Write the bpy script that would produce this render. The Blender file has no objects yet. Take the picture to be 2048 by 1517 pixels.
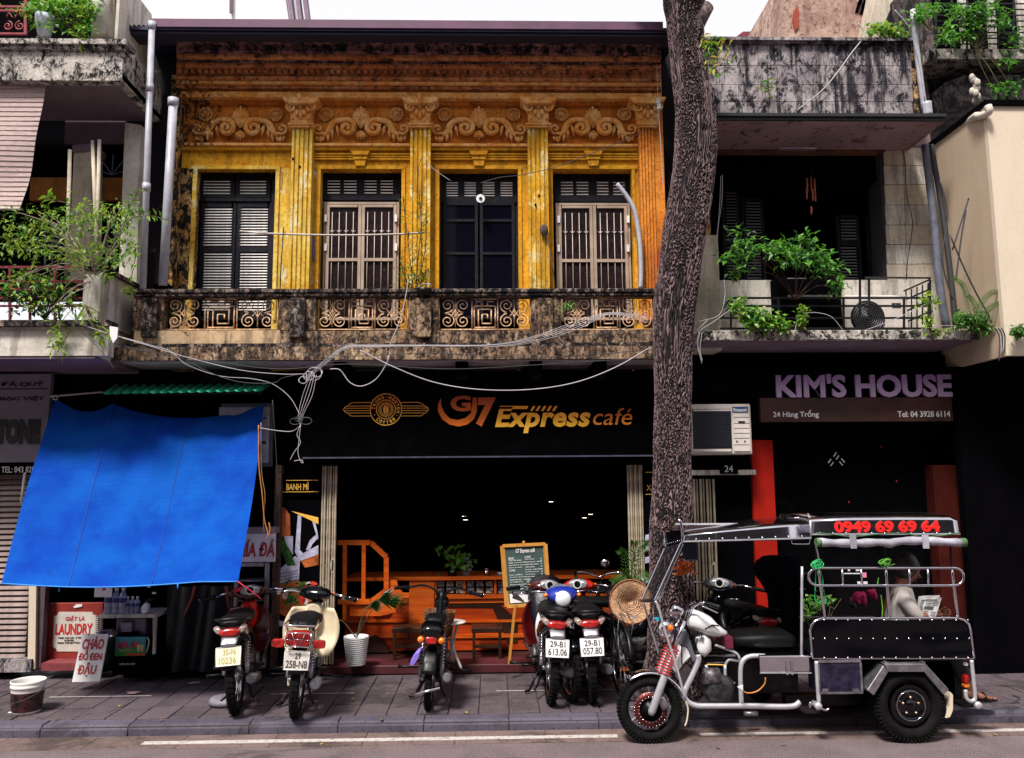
import bpy, bmesh, math, random
from mathutils import Vector, Matrix, noise as NZ
random.seed(7)
rad = math.radians
SC = bpy.context.scene
COL = SC.collection
F_PX = 1600.0
CAMP = Vector((0, 0, 2.005))
def cam_axes(yaw=1.4, pitch=7.0, roll=0.42):
 y, p, r = rad(yaw), rad(pitch), rad(roll)
 f = Vector((math.sin(y) * math.cos(p), math.cos(y) * math.cos(p), math.sin(p)))
 r0 = f.cross(Vector((0, 0, 1))).normalized(); u0 = r0.cross(f)
 return f, r0 * math.cos(r) - u0 * math.sin(r), u0 * math.cos(r) + r0 * math.sin(r)
CF, CR, CU = cam_axes()
cd = bpy.data.cameras.new('camera'); cam = bpy.data.objects.new('camera', cd); COL.objects.link(cam)
cd.sensor_width = 36; cd.lens = F_PX / 2048 * 36; cd.clip_end = 500
cam.matrix_world = Matrix(((CR.x, CU.x, -CF.x, CAMP.x), (CR.y, CU.y, -CF.y, CAMP.y), (CR.z, CU.z, -CF.z, CAMP.z), (0, 0, 0, 1)))
SC.camera = cam
SUN_EL, SUN_AZ = rad(57), rad(209)      # azimuth measured clockwise from +Y
w = bpy.data.worlds.new('World'); SC.world = w; w.use_nodes = True
nt = w.node_tree; nt.nodes.clear()
sk = nt.nodes.new('ShaderNodeTexSky'); sk.sky_type = 'NISHITA'; sk.sun_disc = False
sk.sun_elevation = SUN_EL; sk.sun_rotation = SUN_AZ; sk.dust_density = 4.0; sk.air_density = 1.0; sk.ozone_density = 1.5
mx = nt.nodes.new('ShaderNodeMix'); mx.data_type = 'RGBA'; mx.inputs[0].default_value = 0.72
mx.inputs[7].default_value = (12.9, 12.6, 13.0, 1)      # thin white cloud over the whole sky
bg = nt.nodes.new('ShaderNodeBackground'); bg.inputs[1].default_value = 0.085
wo = nt.nodes.new('ShaderNodeOutputWorld')
nt.links.new(sk.outputs[0], mx.inputs[6]); nt.links.new(mx.outputs[2], bg.inputs[0]); nt.links.new(bg.outputs[0], wo.inputs[0])
sl = bpy.data.lights.new('sun', 'SUN'); sl.energy = 5.0; sl.angle = rad(12); sl.color = (1, .95, .88)
so = bpy.data.objects.new('sun', sl); COL.objects.link(so); so.location = (0, -5, 20)
sd = Vector((math.sin(SUN_AZ) * math.cos(SUN_EL), math.cos(SUN_AZ) * math.cos(SUN_EL), math.sin(SUN_EL)))
so.rotation_euler = sd.to_track_quat('Z', 'Y').to_euler()
vs = SC.view_settings
vs.view_transform = 'Standard'; vs.look = 'None'; vs.gamma = 1; vs.use_curve_mapping = False; vs.exposure = 0.28
SC.cycles.max_bounces = 5; SC.cycles.diffuse_bounces = 2; SC.cycles.glossy_bounces = 3
SC.cycles.transparent_max_bounces = 8
def W(px, py, Y):
 d = CF * F_PX + CR * (px - 1024) - CU * (py - 758)
 return CAMP + d * (Y / d.y)
def G(px, py, z=0.0):
 d = CF * F_PX + CR * (px - 1024) - CU * (py - 758)
 return CAMP + d * ((z - CAMP.z) / d.z)
def RX(px0, py0, px1, py1, Y):
 mx_, my_ = (px0 + px1) / 2, (py0 + py1) / 2
 return W(px0, my_, Y).x, W(px1, my_, Y).x, W(mx_, py1, Y).z, W(mx_, py0, Y).z
class NT:
 def __init__(s, name):
  s.m = bpy.data.materials.new(name); s.m.use_nodes = True
  s.t = s.m.node_tree; s.b = s.t.nodes['Principled BSDF']
 def n(s, ty, **k):
  q = s.t.nodes.new(ty)
  for a, v in k.items(): setattr(q, a, v)
  return q
 def l(s, a, b): s.t.links.new(a, b)
 def coord(s, sc=(1, 1, 1), kind='P'):
  if kind == 'P': o = s.n('ShaderNodeNewGeometry').outputs['Position']
  else: o = s.n('ShaderNodeTexCoord').outputs['Object']
  mp = s.n('ShaderNodeMapping'); mp.inputs['Scale'].default_value = sc
  s.l(o, mp.inputs['Vector']); return mp.outputs[0]
 def noise(s, c, scale, detail=6, rough=.6, dist=0):
  q = s.n('ShaderNodeTexNoise'); s.l(c, q.inputs['Vector'])
  q.inputs['Scale'].default_value = scale; q.inputs['Detail'].default_value = detail
  q.inputs['Roughness'].default_value = rough; q.inputs['Distortion'].default_value = dist
  return q.outputs['Fac']
 def ramp(s, f, a, b, smooth=True):
  q = s.n('ShaderNodeMapRange'); q.interpolation_type = 'SMOOTHSTEP' if smooth else 'LINEAR'
  s.l(f, q.inputs[0]); q.inputs[1].default_value = a; q.inputs[2].default_value = b
  return q.outputs[0]
 def mix(s, f, a, b, mode='MIX'):
  q = s.n('ShaderNodeMix', data_type='RGBA', blend_type=mode)
  if isinstance(f, (int, float)): q.inputs[0].default_value = f
  else: s.l(f, q.inputs[0])
  for i, v in ((6, a), (7, b)):
   if isinstance(v, (tuple, list)): q.inputs[i].default_value = (*v[:3], 1)
   else: s.l(v, q.inputs[i])
  return q.outputs[2]
 def math(s, op, a, b=0.0):
  q = s.n('ShaderNodeMath', operation=op)
  for i, v in ((0, a), (1, b)):
   if isinstance(v, (int, float)): q.inputs[i].default_value = v
   else: s.l(v, q.inputs[i])
  return q.outputs[0]
 def bump(s, h, st=.3, dist=.01):
  q = s.n('ShaderNodeBump'); q.inputs['Strength'].default_value = st; q.inputs['Distance'].default_value = dist
  s.l(h, q.inputs['Height']); s.l(q.outputs[0], s.b.inputs['Normal'])
 def col(s, c):
  if isinstance(c, (tuple, list)): s.b.inputs['Base Color'].default_value = (*c[:3], 1)
  else: s.l(c, s.b.inputs['Base Color'])
 def set(s, **k):
  for a, v in k.items():
   i = s.b.inputs[a.replace('_', ' ')]
   if isinstance(v, (int, float)): i.default_value = v
   else: s.l(v, i)
MC = {}
def mat(name, c, rough=.6, metal=0, var=.2, scale=8, bump=0, spec=None, kind='O', coat=0, dust=0):
 if name in MC: return MC[name]
 t = NT(name); co = t.coord(kind=kind)
 nz = t.noise(co, scale, 8, .65)
 a = tuple(x * (1 - var) for x in c); b = tuple(min(1, x * (1 + var)) for x in c)
 cc = t.mix(t.ramp(nz, .35, .65), a, b)
 if dust:
  cc = t.mix(t.math('MULTIPLY', t.ramp(t.noise(co, scale * 2.3, 10, .7), .48, .72), dust), cc, (.22, .19, .17))
 t.col(cc); t.set(Metallic=metal, Roughness=t.math('ADD', t.math('MULTIPLY', nz, rough * .5), rough * .75))
 if spec is not None: t.set(Specular_IOR_Level=spec)
 if coat: t.set(Coat_Weight=coat, Coat_Roughness=.08)
 if bump: t.bump(t.noise(co, scale * 5, 8, .7), bump, .01)
 MC[name] = t.m; return t.m
def plaster(name, base, light, dark, dirt=.5, streak=.5, scale=2.2, bump=.5, fine=.5, rough=.9, sharp=.035, peel=None, peelamt=.6, xm=None):
 """weathered painted plaster: tone patches, mildew blotches, rain streaks, peeling paint"""
 if name in MC: return MC[name]
 t = NT(name); co = t.coord()
 nA = t.noise(co, scale, 8, .65); c = t.mix(t.ramp(nA, .35, .65), base, light)
 nF = t.noise(co, 26, 10, .75)
 c = t.mix(t.math('MULTIPLY', t.ramp(nF, .5, .62), .55 * fine), c, tuple(x * .32 for x in base))
 if peel:
  nP = t.noise(t.coord((1, 1, .6)), 7, 12, .8, .3)
  c = t.mix(t.ramp(nP, peelamt, peelamt + .02), c, peel)
 cs = t.coord((1, 1, .16)); nS = t.noise(cs, 9, 10, .7)
 nB = t.noise(t.coord((1, 1, .7)), scale * 4.2, 14, .85, .3)
 th = 1 - dirt
 if xm:
  gx = t.n('ShaderNodeSeparateXYZ'); t.l(co, gx.inputs[0]); nB = t.math('ADD', nB, t.math('MULTIPLY', t.ramp(gx.outputs[0], xm[1], xm[0]), xm[2]))
 c = t.mix(t.ramp(nB, th - sharp, th + sharp), c, dark)
 c = t.mix(t.math('MULTIPLY', t.ramp(nS, .47, .60), streak), c, dark)
 t.col(c); t.set(Roughness=rough, Specular_IOR_Level=.25)
 h = t.math('ADD', t.math('MULTIPLY', nF, .6), nB); t.bump(h, bump, .025)
 MC[name] = t.m; return t.m
class MB:
 def __init__(s): s.v = []; s.f = []; s.s = []
 def add(s, vs_, fs, sm=False):
  o = len(s.v); s.v += [tuple(x) for x in vs_]; s.f += [tuple(i + o for i in f) for f in fs]; s.s += [sm] * len(fs); return s
 def box(s, x0, x1, y0, y1, z0, z1):
  if x0 > x1: x0, x1 = x1, x0
  if y0 > y1: y0, y1 = y1, y0
  if z0 > z1: z0, z1 = z1, z0
  return s.add([(x0, y0, z0), (x1, y0, z0), (x1, y1, z0), (x0, y1, z0), (x0, y0, z1), (x1, y0, z1), (x1, y1, z1), (x0, y1, z1)],
                     [(0, 3, 2, 1), (4, 5, 6, 7), (0, 1, 5, 4), (1, 2, 6, 5), (2, 3, 7, 6), (3, 0, 4, 7)])
 def obox(s, c, hx, hy, hz, M=None):
  """oriented box, centre c, half sizes, rotation M"""
  M = M or Matrix.Identity(3); c = Vector(c)
  vv = [c + M @ Vector((a * hx, b * hy, d * hz)) for a, b, d in ((-1, -1, -1), (1, -1, -1), (1, 1, -1), (-1, 1, -1), (-1, -1, 1), (1, -1, 1), (1, 1, 1), (-1, 1, 1))]
  return s.add(vv, [(0, 3, 2, 1), (4, 5, 6, 7), (0, 1, 5, 4), (1, 2, 6, 5), (2, 3, 7, 6), (3, 0, 4, 7)])
 def pbox(s, px0, py0, px1, py1, Y, d):
  x0, x1, z0, z1 = RX(px0, py0, px1, py1, Y); return s.box(x0, x1, Y, Y + d, z0, z1)
 def bar(s, a, b, wx, wy=None):
  """rectangular bar from a to b"""
  a, b = Vector(a), Vector(b); d = (b - a); L = d.length
  q = d.to_track_quat('Z', 'Y').to_matrix(); return s.obox((a + b) / 2, wx / 2, (wy or wx) / 2, L / 2, q)
 def tube(s, pts, r, seg=8, closed=False, cap=True, flat=1.0, sm=True):
  pts = [Vector(p) for p in pts]; n = len(pts)
  if n < 2: return s
  rs = r if isinstance(r, (list, tuple)) else [r] * n
  T = []
  for i in range(n):
   a = pts[(i - 1) % n] if (closed or i > 0) else pts[i]; b = pts[(i + 1) % n] if (closed or i < n - 1) else pts[i]
   d = b - a; T.append(d.normalized() if d.length > 1e-9 else Vector((0, 0, 1)))
  up = Vector((0, 1, 0)) if abs(T[0].y) < .8 else Vector((1, 0, 0))
  N = (up - T[0] * up.dot(T[0])).normalized(); vs_ = []
  for i in range(n):
   N = (N - T[i] * N.dot(T[i]))
   N = N.normalized() if N.length > 1e-6 else T[i].orthogonal().normalized()
   B = T[i].cross(N)
   for k in range(seg):
    an = 2 * math.pi * k / seg
    vs_.append(pts[i] + (N * math.cos(an) * flat + B * math.sin(an)) * rs[i])
  fs = []
  for i in range(n if closed else n - 1):
   j = (i + 1) % n
   for k in range(seg):
    k2 = (k + 1) % seg; fs.append((i * seg + k, i * seg + k2, j * seg + k2, j * seg + k))
  s.add(vs_, fs, sm)
  if cap and not closed:
   o = len(s.v) - len(vs_)
   s.f += [tuple(o + k for k in reversed(range(seg))), tuple(o + (n - 1) * seg + k for k in range(seg))]; s.s += [False, False]
  return s
 def lathe(s, prof, c=(0, 0, 0), axis='z', seg=20, sm=True):
  """prof: (radius, height) pairs along axis"""
  c = Vector(c); vs_ = []
  for (r, h) in prof:
   for k in range(seg):
    a = 2 * math.pi * k / seg; u, v_ = r * math.cos(a), r * math.sin(a)
    p = {'z': (u, v_, h), 'y': (u, h, v_), 'x': (h, u, v_)}[axis]; vs_.append(c + Vector(p))
  fs = [(i * seg + k, i * seg + (k + 1) % seg, (i + 1) * seg + (k + 1) % seg, (i + 1) * seg + k) for i in range(len(prof) - 1) for k in range(seg)]
  return s.add(vs_, fs, sm)
 def ell(s, c, rx, ry, rz, M=None, su=12, sv=8):
  c = Vector(c); M = M or Matrix.Identity(3); vs_ = []
  for i in range(sv + 1):
   t = math.pi * i / sv
   for k in range(su):
    a = 2 * math.pi * k / su
    vs_.append(c + M @ Vector((rx * math.sin(t) * math.cos(a), ry * math.sin(t) * math.sin(a), rz * math.cos(t))))
  fs = [(i * su + k, (i + 1) * su + k, (i + 1) * su + (k + 1) % su, i * su + (k + 1) % su) for i in range(sv) for k in range(su)]
  return s.add(vs_, fs, True)
 def loft(s, rings, sm=True, cap=True):
  n = len(rings[0]); vs_ = [p for r in rings for p in r]
  fs = [(i * n + k, i * n + (k + 1) % n, (i + 1) * n + (k + 1) % n, (i + 1) * n + k) for i in range(len(rings) - 1) for k in range(n)]
  s.add(vs_, fs, sm)
  if cap:
   o = len(s.v) - len(vs_); s.f += [tuple(o + k for k in reversed(range(n))), tuple(o + (len(rings) - 1) * n + k for k in range(n))]; s.s += [False, False]
  return s
 def body(s, secs, e=2.6, seg=16, axis='x', sm=True):
  """secs: (pos, cross centre y, centre z, half width y, half height z) lofted along x with superellipse sections"""
  rings = []
  for (x, cy, cz, hw, hh) in secs:
   r = []
   for k in range(seg):
    a = 2 * math.pi * k / seg; ca, sa = math.cos(a), math.sin(a)
    u = hw * math.copysign(abs(ca) ** (2 / e), ca); v_ = hh * math.copysign(abs(sa) ** (2 / e), sa)
    r.append({'x': (x, cy + u, cz + v_), 'z': (cy + u, cz + v_, x), 'y': (cy + u, x, cz + v_)}[axis])
   rings.append(r)
  return s.loft(rings, sm)
 def prism(s, pts, a0, a1, plane='xz', sm=False):
  """polygon pts in plane extruded between a0 and a1 along the third axis"""
  f = {'xz': lambda u, v_, a: (u, a, v_), 'xy': lambda u, v_, a: (u, v_, a), 'yz': lambda u, v_, a: (a, u, v_)}[plane]
  n = len(pts); vs_ = [f(u, v_, a0) for u, v_ in pts] + [f(u, v_, a1) for u, v_ in pts]
  fs = [(i, (i + 1) % n, n + (i + 1) % n, n + i) for i in range(n)] + [tuple(reversed(range(n))), tuple(range(n, 2 * n))]
  return s.add(vs_, fs, sm)
 def pprism(s, pp, Y, d):
  """pixel polygon at plane Y, depth d"""
  q = [W(a, b, Y) for a, b in pp]; return s.prism([(p.x, p.z) for p in q], Y, Y + d)
 def quad(s, a, b, c, d): return s.add([a, b, c, d], [(0, 1, 2, 3)])
 def grid(s, fn, nu, nv, sm=True, thick=0):
  vs_ = [Vector(fn(i / nu, j / nv)) for j in range(nv + 1) for i in range(nu + 1)]
  fs = [(j * (nu + 1) + i, j * (nu + 1) + i + 1, (j + 1) * (nu + 1) + i + 1, (j + 1) * (nu + 1) + i) for j in range(nv) for i in range(nu)]
  return s.add(vs_, fs, sm)
 def xf(s, M): s.v = [tuple(M @ Vector(p)) for p in s.v]; return s
 def mesh(s, name, m, org=Vector((0, 0, 0)), bevel=0):
  me = bpy.data.meshes.new(name)
  me.from_pydata([(p[0] - org.x, p[1] - org.y, p[2] - org.z) for p in s.v], [], s.f)
  me.polygons.foreach_set('use_smooth', s.s)
  b = bmesh.new(); b.from_mesh(me)
  if len(s.f) < 60000: bmesh.ops.recalc_face_normals(b, faces=b.faces)
  if bevel: bmesh.ops.bevel(b, geom=list(b.edges), offset=bevel, segments=1, affect='EDGES', clamp_overlap=True)
  b.to_mesh(me); b.free(); me.update()
  if m is not None: me.materials.append(m)
  return me
 def build(s, name, m, parent=None, label=None, cat=None, group=None, kind=None, bevel=0):
  if parent is None and kind != 'structure' and s.v:
   xs, ys, zs = zip(*s.v); org = Vector(((min(xs) + max(xs)) / 2, (min(ys) + max(ys)) / 2, min(zs)))
  elif parent is None: org = Vector((0, 0, 0))
  else: org = ORG.get(parent.name, Vector((0, 0, 0)))
  o = bpy.data.objects.new(name, s.mesh(name, m, org, bevel)); COL.objects.link(o)
  if parent is None: o.location = org
  else: o.parent = parent
  ORG[o.name] = org; tag(o, label, cat, group, kind); return o
ORG = {}
def tag(o, label=None, cat=None, group=None, kind=None):
 for k, v in (('label', label), ('category', cat), ('group', group), ('kind', kind)):
  if v: o[k] = v
 return o
def thing(name, label, cat, loc=(0, 0, 0), group=None, local=False):
 o = bpy.data.objects.new(name, None); COL.objects.link(o); o.location = loc; o.empty_display_size = .1
 ORG[o.name] = Vector((0, 0, 0)) if local else Vector(loc); tag(o, label, cat, group); return o
def struct(name, loc=(0, 0, 0)):
 o = bpy.data.objects.new(name, None); COL.objects.link(o); o.location = loc; ORG[o.name] = Vector(loc); o['kind'] = 'structure'; return o
def piece(name, me, parent, loc=(0, 0, 0), rot=None):
 """another object on shared mesh data; loc in world coordinates of the thing"""
 o = bpy.data.objects.new(name, me); COL.objects.link(o); o.parent = parent
 o.location = Vector(loc) - ORG.get(parent.name, Vector((0, 0, 0)))
 if rot: o.rotation_euler = rot
 ORG[o.name] = Vector(loc); return o
def kids(o): return [c for c in bpy.data.objects if c.parent == o]
def text_mesh(body, bold=.0, shear=0, space=1.0, name='lettering'):
 c = bpy.data.curves.new(name, 'FONT'); c.body = body; c.size = 1; c.offset = bold; c.shear = shear; c.space_character = space
 c.extrude = 0; c.resolution_u = 3; c.fill_mode = 'FRONT'
 o = bpy.data.objects.new('tmp_text', c); COL.objects.link(o)
 dg = bpy.context.evaluated_depsgraph_get(); dg.update()
 me = bpy.data.meshes.new_from_object(o.evaluated_get(dg)); bpy.data.objects.remove(o); bpy.data.curves.remove(c)
 vs_ = [(v.co.x, v.co.y) for v in me.vertices]; fs = [tuple(p.vertices) for p in me.polygons]; bpy.data.meshes.remove(me)
 return vs_, fs
def islands(n, fs):
 par = list(range(n))
 def fd(a):
  while par[a] != a: par[a] = par[par[a]]; a = par[a]
  return a
 for f in fs:
  for q in f[1:]: par[fd(q)] = fd(f[0])
 d = {}
 for f in fs: d.setdefault(fd(f[0]), []).append(f)
 return list(d.values())
def solid2d(vs_, fs, to3, depth):
 """flat shape given by 2D verts/faces -> thin solid; to3(u, v, d) maps to space"""
 m = MB(); n = len(vs_); V = [to3(u, v, 0) for u, v in vs_] + [to3(u, v, depth) for u, v in vs_]
 F = list(fs) + [tuple(i + n for i in reversed(f)) for f in fs]; ed = {}
 for f in fs:
  for a, b in zip(f, f[1:] + f[:1]): ed[(a, b)] = 1
 for (a, b) in ed:
  if (b, a) not in ed: F.append((a, b, b + n, a + n))
 return m.add(V, F)
def put_text(body, frame, m, parent, depth=.004, bold=.01, shear=0, space=1.0, name='lettering', split=False, lname='letter'):
 """frame = (origin lower-left, u axis vector of the whole width, v axis vector of the whole height, outward normal)"""
 vs_, fs = text_mesh(body, bold, shear, space)
 if not vs_: return
 x0 = min(p[0] for p in vs_); x1 = max(p[0] for p in vs_); y0 = min(p[1] for p in vs_); y1 = max(p[1] for p in vs_)
 o, U, V, N = frame; o, U, V, N = Vector(o), Vector(U), Vector(V), Vector(N)
 def to3(u, v, d): return o + U * ((u - x0) / (x1 - x0)) + V * ((v - y0) / (y1 - y0)) + N * d
 if not split: return solid2d(vs_, fs, to3, depth).build(name, m, parent)
 groups = []
 for isl in islands(len(vs_), fs):
  ids = {i for f in isl for i in f}; a = min(vs_[i][0] for i in ids); b = max(vs_[i][0] for i in ids)
  for g in groups:
   ov = min(b, g[1]) - max(a, g[0])
   if ov > .6 * min(b - a, g[1] - g[0]): g[2].extend(isl); g[0] = min(a, g[0]); g[1] = max(b, g[1]); break
  else: groups.append([a, b, list(isl)])
 for g in groups:
  ids = sorted({i for f in g[2] for i in f}); mp = {q: k for k, q in enumerate(ids)}
  solid2d([vs_[i] for i in ids], [tuple(mp[i] for i in f) for f in g[2]], to3, depth).build(lname, m, parent)
def pframe(px0, py0, px1, py1, Y):
 """frame of a pixel rectangle lying on the plane Y, facing the street"""
 x0, x1, z0, z1 = RX(px0, py0, px1, py1, Y); return ((x0, Y, z0), (x1 - x0, 0, 0), (0, 0, z1 - z0), (0, -1, 0))
def spiral(c, r0, turns, a0, dirn=1, n=26, r1=.12, pl='xz', y=0):
 """points of a scroll: starts outside at angle a0 with radius r0, winds inwards"""
 out = []
 for i in range(n + 1):
  t = i / n; r = r0 * (1 - t) + r0 * r1 * t; a = a0 + dirn * t * turns * 2 * math.pi
  out.append(Vector((c[0] + r * math.cos(a), y, c[1] + r * math.sin(a))))
 return out
def catmull(P, n=8):
 P = [Vector(p) for p in P]; Q = [P[0] * 2 - P[1]] + P + [P[-1] * 2 - P[-2]]; out = []
 for i in range(1, len(Q) - 2):
  a, b, c, d = Q[i - 1:i + 3]
  for k in range(n):
   t = k / n; out.append(.5 * ((2 * b) + (c - a) * t + (2 * a - 5 * b + 4 * c - d) * t * t + (3 * b - a - 3 * c + d) * t ** 3))
 out.append(P[-1]); return out
def wire(pp, Y, r=.006, n=8, ys=None):
 """a cable through photo points hung at distance Y (or per-point distances ys)"""
 return catmull([W(a, b, ys[i] if ys else Y) for i, (a, b) in enumerate(pp)], n)
def leaf(m, p, d, up, L, wd, fold=.25):
 d = d.normalized(); sdir = d.cross(up)
 sdir = sdir.normalized() if sdir.length > 1e-5 else Vector((1, 0, 0)); nn = sdir.cross(d).normalized()
 a = p; b = p + d * L * .45 + sdir * wd * .5 + nn * wd * fold; c = p + d * L - nn * L * .12; e = p + d * L * .45 - sdir * wd * .5 + nn * wd * fold; q = p + d * L * .5
 o = len(m.v); m.v += [tuple(a), tuple(b), tuple(c), tuple(e), tuple(q)]; m.f += [(o, o + 1, o + 4), (o + 1, o + 2, o + 4), (o + 4, o + 2, o + 3), (o, o + 4, o + 3)]; m.s += [False] * 4
def rv(s=1.0): return Vector((random.uniform(-1, 1), random.uniform(-1, 1), random.uniform(-1, 1))) * s
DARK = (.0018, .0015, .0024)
m_yellow = plaster('yellow ochre plaster', (.62, .26, .010), (.76, .38, .022), (.05, .02, .01), dirt=.37, streak=.35, scale=1.6, fine=1, peel=(.66, .5, .22), peelamt=.62)
m_pilm = plaster('flaking yellow pilaster paint', (.62, .30, .010), (.76, .43, .03), (.07, .035, .02), dirt=.37, streak=.4, scale=1.6, fine=1, peel=(.80, .66, .30), peelamt=.53)
m_yellow_peel = plaster('peeling yellow plaster', (.66, .36, .02), (.78, .56, .12), (.05, .03, .02), dirt=.36, streak=.3, scale=2.5, fine=1, xm=(-3.3, -2.5, .10), peel=(.76, .66, .42), peelamt=.56)
m_orange = plaster('orange frieze plaster', (.62, .17, .018), (.78, .29, .04), (.03, .012, .01), dirt=.38, streak=.3, scale=2, fine=1, peel=(.70, .46, .28), peelamt=.63, xm=(-3.35, -2.35, .13))
m_orn = plaster('orange stucco ornament', (.78, .30, .05), (.92, .52, .20), (.03, .012, .01), dirt=.38, streak=.1, scale=6, fine=1, xm=(-3.35, -2.35, .13))
m_rust = plaster('brown red cornice plaster', (.54, .17, .05), (.66, .28, .12), (.015, .008, .010), dirt=.45, streak=.5, scale=2.5, fine=.9)
m_soot = plaster('sooty purple cornice plaster', (.22, .09, .10), (.36, .18, .16), (.006, .005, .010), dirt=.51, streak=.55, scale=2, fine=.9)
m_mildew_or = plaster('mildewed orange plaster', (.50, .25, .07), (.66, .42, .18), (.006, .005, .006), dirt=.52, streak=.35, scale=2.4, fine=1, sharp=.03)
m_stone = plaster('mildewed balcony cement', (.30, .18, .11), (.60, .42, .27), (.010, .006, .007), dirt=.51, streak=.75, scale=5, fine=1, sharp=.07)
m_stone_d = plaster('black mildewed coping cement', (.26, .18, .15), (.46, .36, .30), (.006, .005, .007), dirt=.54, streak=.5, scale=4, fine=1, sharp=.05)
m_stone_l = plaster('tan patched cement', (.52, .35, .20), (.66, .48, .30), (.02, .012, .01), dirt=.42, streak=.5, scale=2, fine=.6)
m_gray = plaster('grey mildewed render', (.24, .20, .22), (.46, .41, .41), (.008, .007, .014), dirt=.48, streak=.95, scale=1.8, fine=.9)
m_beige = plaster('beige old render', (.50, .43, .34), (.62, .54, .44), (.03, .02, .02), dirt=.33, streak=.25, scale=1.4, fine=.5)
m_beige_w = plaster('pale stained render', (.55, .50, .44), (.72, .67, .60), (.03, .02, .02), dirt=.36, streak=.45, scale=1.8, fine=.5)
m_mild_w = plaster('white render with black mildew', (.42, .38, .35), (.66, .6, .55), (.008, .007, .007), dirt=.49, streak=.35, scale=2.6, fine=1, sharp=.03)
m_purple = plaster('purplish grey soffit', (.16, .11, .15), (.22, .16, .20), (.06, .04, .06), dirt=.3, streak=.1, scale=1.2, fine=.4)  # purple of the shadows is mixed into this base colour
m_cream = plaster('smooth cream render', (.62, .52, .40), (.66, .56, .44), (.4, .32, .24), dirt=.25, streak=.08, scale=.8, fine=.15, bump=.1)
m_tanwall = plaster('smooth tan render', (.44, .33, .24), (.48, .37, .27), (.3, .22, .16), dirt=.25, streak=.08, scale=.8, fine=.15, bump=.1)
m_pinkwall = plaster('rough pinkish gable render', (.40, .25, .20), (.60, .42, .34), (.12, .05, .05), dirt=.45, streak=.35, scale=3, fine=.8, bump=1)
m_black = mat('black of shaded interiors and dark parts', DARK, .9, 0, .3, 3, spec=.02)  # near black puts interior shade into the colour; also used for black parts
m_blackgl = mat('black acrylic sign panel', (.0012, .0012, .0016), .35, 0, .3, 4, spec=.03)
m_bluewood = mat('blue black painted timber', (.004, .004, .010), .65, 0, .5, 9, .4, spec=.2, dust=.07)
m_slat = mat('pale weathered louvre slat', (.80, .78, .77), .7, 0, .25, 14, .2)
m_slat_d = mat('dark weathered louvre slat', (.16, .15, .17), .7, 0, .3, 14, .2)
m_alu = mat('beige aluminium window frame', (.40, .30, .23), .45, .2, .12, 5)
m_bar = mat('cream window bar paint', (.46, .40, .36), .5, 0, .15, 8)
t = NT('dark window glass'); t.col((.003, .003, .008)); t.set(Roughness=.04, Specular_IOR_Level=.3); m_glass = t.m
m_pvc = mat('pale grey drainpipe plastic', (.38, .38, .44), .4, 0, .15, 5, dust=.35)
m_wirew = mat('white cable sheath', (.42, .39, .42), .5, 0, .1, 5)
m_wired = mat('dark cable sheath', (.03, .03, .035), .6, 0, .1, 5)
m_iron = mat('rusty cream painted ironwork', (.66, .42, .25), .6, .1, .5, 30, .3, dust=.2)
m_wood = None
def wood(name, a, b, rough=.35, sx=(3, 3, 30)):
 t = NT(name); co = t.coord(sx, 'O'); n1 = t.noise(co, 1.2, 8, .6, .6); n2 = t.noise(co, 6, 8, .7)
 c = t.mix(t.ramp(n1, .35, .65), a, b); c = t.mix(t.math('MULTIPLY', t.ramp(n2, .5, .7), .4), c, tuple(x * .45 for x in a))
 t.col(c); t.set(Roughness=rough, Specular_IOR_Level=.3); t.bump(n2, .1, .003); MC[name] = t.m; return t.m
m_woodo = wood('varnished orange wood', (.46, .065, .006), (.62, .12, .012), sx=(2, 20, 20))
m_woodp = wood('dark red brown wood panel', (.32, .03, .004), (.44, .055, .006), sx=(2, 20, 20))
m_woody = wood('honey pine wood', (.50, .22, .04), (.62, .30, .07), sx=(10, 10, 2))
m_wooddk = wood('dark stained wood', (.02, .008, .004), (.04, .015, .008), sx=(3, 3, 3))
m_chrome = mat('polished steel', (.62, .60, .66), .13, 1, .06, 12)
m_steel = mat('dull galvanised steel', (.34, .33, .37), .42, .9, .25, 14, .1)
m_tube = mat('silver painted tube', (.50, .50, .54), .38, .45, .08, 12)
m_tyre = mat('tyre rubber', (.0035, .0032, .0035), .8, 0, .5, 20, .3, spec=.15, dust=.035)
m_blkpl = mat('black plastic', (.003, .003, .004), .38, 0, .3, 10, spec=.25, dust=.01)
m_blkgl = mat('glossy black paint', (.002, .002, .003), .12, 0, .2, 6, coat=.4, spec=.2, dust=.01)
m_seat = mat('black vinyl seat', (.003, .003, .004), .5, 0, .3, 20, .2, spec=.2, dust=.012)
m_eng = mat('grey cast alloy', (.14, .13, .14), .45, .7, .6, 22, .2, dust=.2)
m_red = mat('red motorcycle paint', (.50, .012, .010), .22, 0, .15, 5, coat=.5)
m_dred = mat('dark red motorcycle paint', (.06, .003, .004), .25, 0, .15, 5, coat=.4)
m_blue = mat('blue motorcycle paint', (.015, .03, .30), .22, 0, .15, 5, coat=.5)
m_whitep = mat('white motorcycle paint', (.74, .74, .76), .25, 0, .05, 5, coat=.4, dust=.12)
m_creamp = mat('cream scooter plastic', (.62, .52, .36), .4, 0, .08, 5, dust=.2)
m_lred = mat('red lamp lens', (.30, .008, .006), .2, 0, .6, 30, coat=.4)
m_lor = mat('orange lamp lens', (.75, .16, .01), .2, 0, .1, 30, coat=.4)
m_plate = mat('white number plate', (.72, .70, .72), .45, 0, .05, 10, dust=.15)
m_platey = mat('faded cream number plate', (.72, .68, .52), .45, 0, .05, 10, dust=.1)
m_ink = mat('black ink', (.01, .01, .012), .6, 0, 0, 5)
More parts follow.
